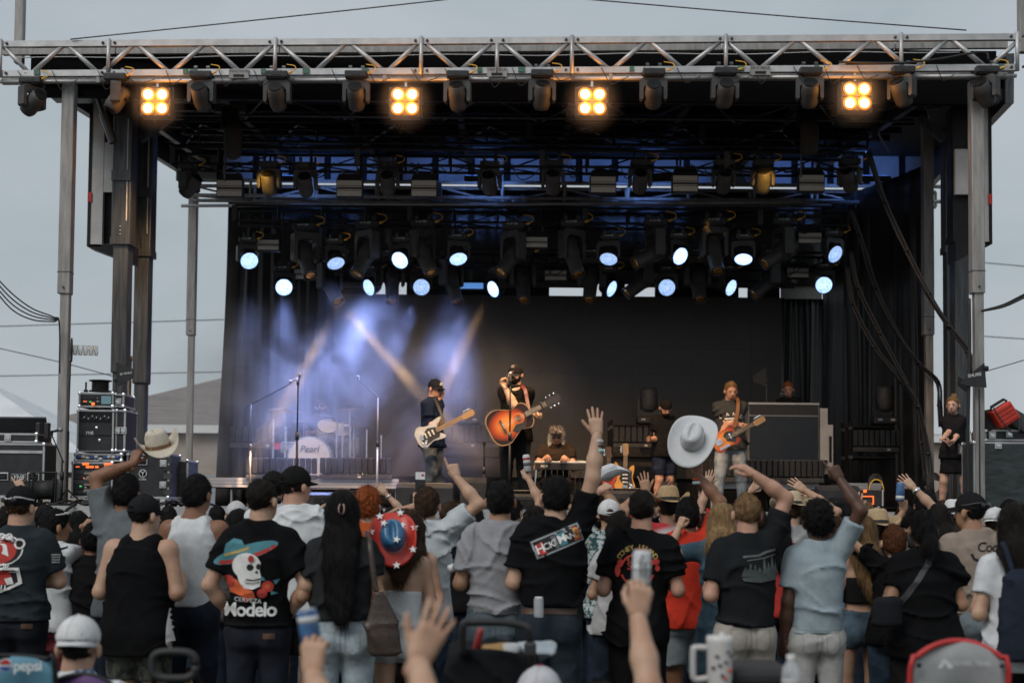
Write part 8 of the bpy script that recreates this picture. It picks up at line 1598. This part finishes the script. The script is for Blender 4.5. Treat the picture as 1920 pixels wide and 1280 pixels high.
# tumbler, bottle, cooler
q = P(1349, 1238, 5.0); t = thing('tumbler', 'white patterned tumbler with big handle', 'tumbler', q, world=True); TW = mat('white_enamel', (.62, .61, .59), .35, col2=(.60, .58, .56), scale=5)
MB().lathe([(.032, -.20), (.034, -.12), (.043, -.06), (.045, .06), (.047, .068), (.046, .085), (.040, .088), (.001, .086)], q, (0, 0, 1), 24).build('cup', TW, t, True)
MB().path(smoothpts([q + Vector((-.042, 0, .045)), q + Vector((-.085, 0, .045)), q + Vector((-.092, 0, .03)), q + Vector((-.092, 0, -.05)), q + Vector((-.08, 0, -.065)), q + Vector((-.04, 0, -.06))], 4), .011, 8).build('handle', TW, t, True); MB().tube(q + Vector((.01, 0, .086)), q + Vector((.012, 0, .10)), .012).build('spout', TW, t)
for k, (a, z, m_) in enumerate(((-1.2, .0, PGR), (-1.9, .02, PGR), (-.8, -.03, PO), (-1.5, -.045, PGR), (-2.2, -.02, PD), (-1.0, .035, PGR), (-1.7, -.01, PGR), (-1.25, -.055, PO), (-.6, .02, PD))): MB().cbox(q + Vector((.0455 * math.cos(a), .0455 * math.sin(a), z)), (.014, .014, .010), .003).build('motif', m_, t)
q = P(1483, 1262, 5.0); t = thing('water_bottle', 'clear plastic water bottle beside the black cooler', 'bottle', q, world=True); MB().lathe([(.032, -.15), (.033, .0), (.030, .02), (.014, .045), (.013, .055)], q, (0, 0, 1), 20).build('bottle', mat('clear_bottle', (.7, .73, .75), .15, alpha=.45), t, True); MB().lathe([(.016, .05), (.016, .066), (.001, .067)], q, (0, 0, 1), 16).build('cap', WHITE, t); MB().lathe([(.0335, -.06), (.0337, -.02), (.0335, -.018)], q, (0, 0, 1), 20).build('label_wrap', WHITEP, t, True)
c, s = PR(1385, 1250, 1472, 1290, 5.05, .3); t = thing('cooler', 'black cooler lid at the bottom edge', 'cooler', (c.x, c.y, 0), world=True); MB().cbox((c.x, c.y, c.z + .0), (s[0] + .06, .34, .07), .025).build('lid', RUB, t); MB().cbox((c.x, c.y, (c.z - .04) / 2), (s[0] + .02, .30, c.z - .05), .02).build('body', BLKP, t)
q = c + Vector((-.12, 0, -.2)); tag(MB().cbox((P(1420, 1280, 5.05).x, 5.1, .45), (.5, .45, .03), .01).tube((P(1420, 1280, 5.05).x, 5.2, .44), (P(1420, 1280, 5.05).x, 5.2, 0), .03).build('camp_table', BLKP), 'small camp table under the tumbler and cooler', 'table') if False else None
# ------------------------------------------------------------------ stage smoke and the beams in it
SM = bpy.data.materials.new('stage_smoke'); SM.use_nodes = True; _t = SM.node_tree; _t.nodes.clear(); _o = nd(_t, 'ShaderNodeOutputMaterial'); _v = nd(_t, 'ShaderNodeVolumePrincipled'); _v.inputs['Color'].default_value = (.92, .93, .95, 1); _v.inputs['Anisotropy'].default_value = .15
_tc = nd(_t, 'ShaderNodeTexCoord'); _no = nd(_t, 'ShaderNodeTexNoise', Scale=.95, Detail=4.0, Roughness=.6, Distortion=.8); _mr = nd(_t, 'ShaderNodeMapRange'); _mr.inputs['From Min'].default_value = .40; _mr.inputs['From Max'].default_value = .66; _mr.inputs['To Max'].default_value = .38; _mr.inputs['To Min'].default_value = .0
_mp = nd(_t, 'ShaderNodeMapping'); _mp.inputs['Scale'].default_value = (.265, .47, .56); _gr = nd(_t, 'ShaderNodeTexGradient'); _gr.gradient_type = 'SPHERICAL'; _mu = nd(_t, 'ShaderNodeMath', operation='MULTIPLY'); _gm = nd(_t, 'ShaderNodeMapRange'); _gm.inputs['From Max'].default_value = .55
_t.links.new(_tc.outputs['Object'], _no.inputs['Vector']); _t.links.new(_no.outputs['Fac'], _mr.inputs['Value']); _t.links.new(_tc.outputs['Object'], _mp.inputs[0]); _t.links.new(_mp.outputs[0], _gr.inputs[0]); _t.links.new(_gr.outputs['Fac'], _gm.inputs['Value']); _t.links.new(_gm.outputs[0], _mu.inputs[0]); _t.links.new(_mr.outputs[0], _mu.inputs[1]); _t.links.new(_mu.outputs[0], _v.inputs['Density']); _t.links.new(_v.outputs[0], _o.inputs['Volume'])
cq = P(665, 745, 22.2); so2 = MB().box((0, 0, 0), (7.8, 4.4, 3.5)).build('smoke', SM, None, loc=(cq.x, 22.2, DZ + 1.76)); tag(so2, 'blue lit stage smoke drifting around the drummer', 'smoke', kind='stuff')
def beam(p, tx, ty, tY, e, col, spot, size=.12, blend=1.0): light('wash_beam', 'SPOT', p + (P(tx, ty, tY) - p).normalized() * .12, e, col, None, P(tx, ty, tY), spot, blend, size)
for k_, tx, ty, tY, e, sp_ in ((0, 475, 930, 21.5, 800, 34), (1, 530, 930, 21.2, 1500, 40), (2, 600, 830, 19.8, 1100, 48), (3, 560, 860, 20.3, 1100, 46), (4, 590, 760, 20.6, 2800, 22), (4, 600, 800, 20.6, 900, 75), (4, 602, 772, 23.2, 3200, 6), (5, 690, 760, 21.2, 2200, 16), (6, 830, 780, 21.4, 2000, 44), (11, 1210, 860, 21.8, 250, 22), (8, 1060, 800, 21.4, 250, 20)): beam(LP['wash'][k_], tx, ty, tY, e, (.32, .43, 1.0), sp_)  # one lens carries added spots to fill the smoke and light the drummer
for k_, tx, ty, tY, e, sp_ in ((1, 790, 740, 21.8, 9000, 7), (2, 515, 790, 21.6, 11000, 7), (6, 815, 760, 21.2, 7000, 7)): beam(LP['beam'][k_], tx, ty, tY, e, (1.0, .62, .30), sp_, .06, .8)

# added haze puffs that imitate lens bloom around the amber lamps
HZ = bpy.data.materials.new('lamp_bloom_haze'); HZ.use_nodes = True; _t = HZ.node_tree; _t.nodes.clear(); _o = nd(_t, 'ShaderNodeOutputMaterial'); _v = nd(_t, 'ShaderNodeVolumePrincipled'); _v.inputs['Color'].default_value = (.9, .9, .9, 1); _tc = nd(_t, 'ShaderNodeTexCoord'); _mp = nd(_t, 'ShaderNodeMapping'); _mp.inputs['Scale'].default_value = (2.4, 2.4, 2.4); _gr = nd(_t, 'ShaderNodeTexGradient'); _gr.gradient_type = 'QUADRATIC_SPHERE'; _mu = nd(_t, 'ShaderNodeMath', operation='MULTIPLY'); _mu.inputs[1].default_value = .9
_t.links.new(_tc.outputs['Object'], _mp.inputs[0]); _t.links.new(_mp.outputs[0], _gr.inputs[0]); _t.links.new(_gr.outputs['Fac'], _mu.inputs[0]); _t.links.new(_mu.outputs[0], _v.inputs['Density']); _t.links.new(_v.outputs[0], _o.inputs['Volume'])
for k_, (px, py) in enumerate(((293, 193), (760, 193), (1110, 193), (1605, 183))):
    q = P(px, py, YT(px) - .30); tag(MB().box((0, 0, 0), (.84, .84, .84)).build('smoke', HZ, None, loc=q), 'faint smoke glowing around the %s amber lamp from the left' % NTH[k_], 'smoke', kind='stuff')
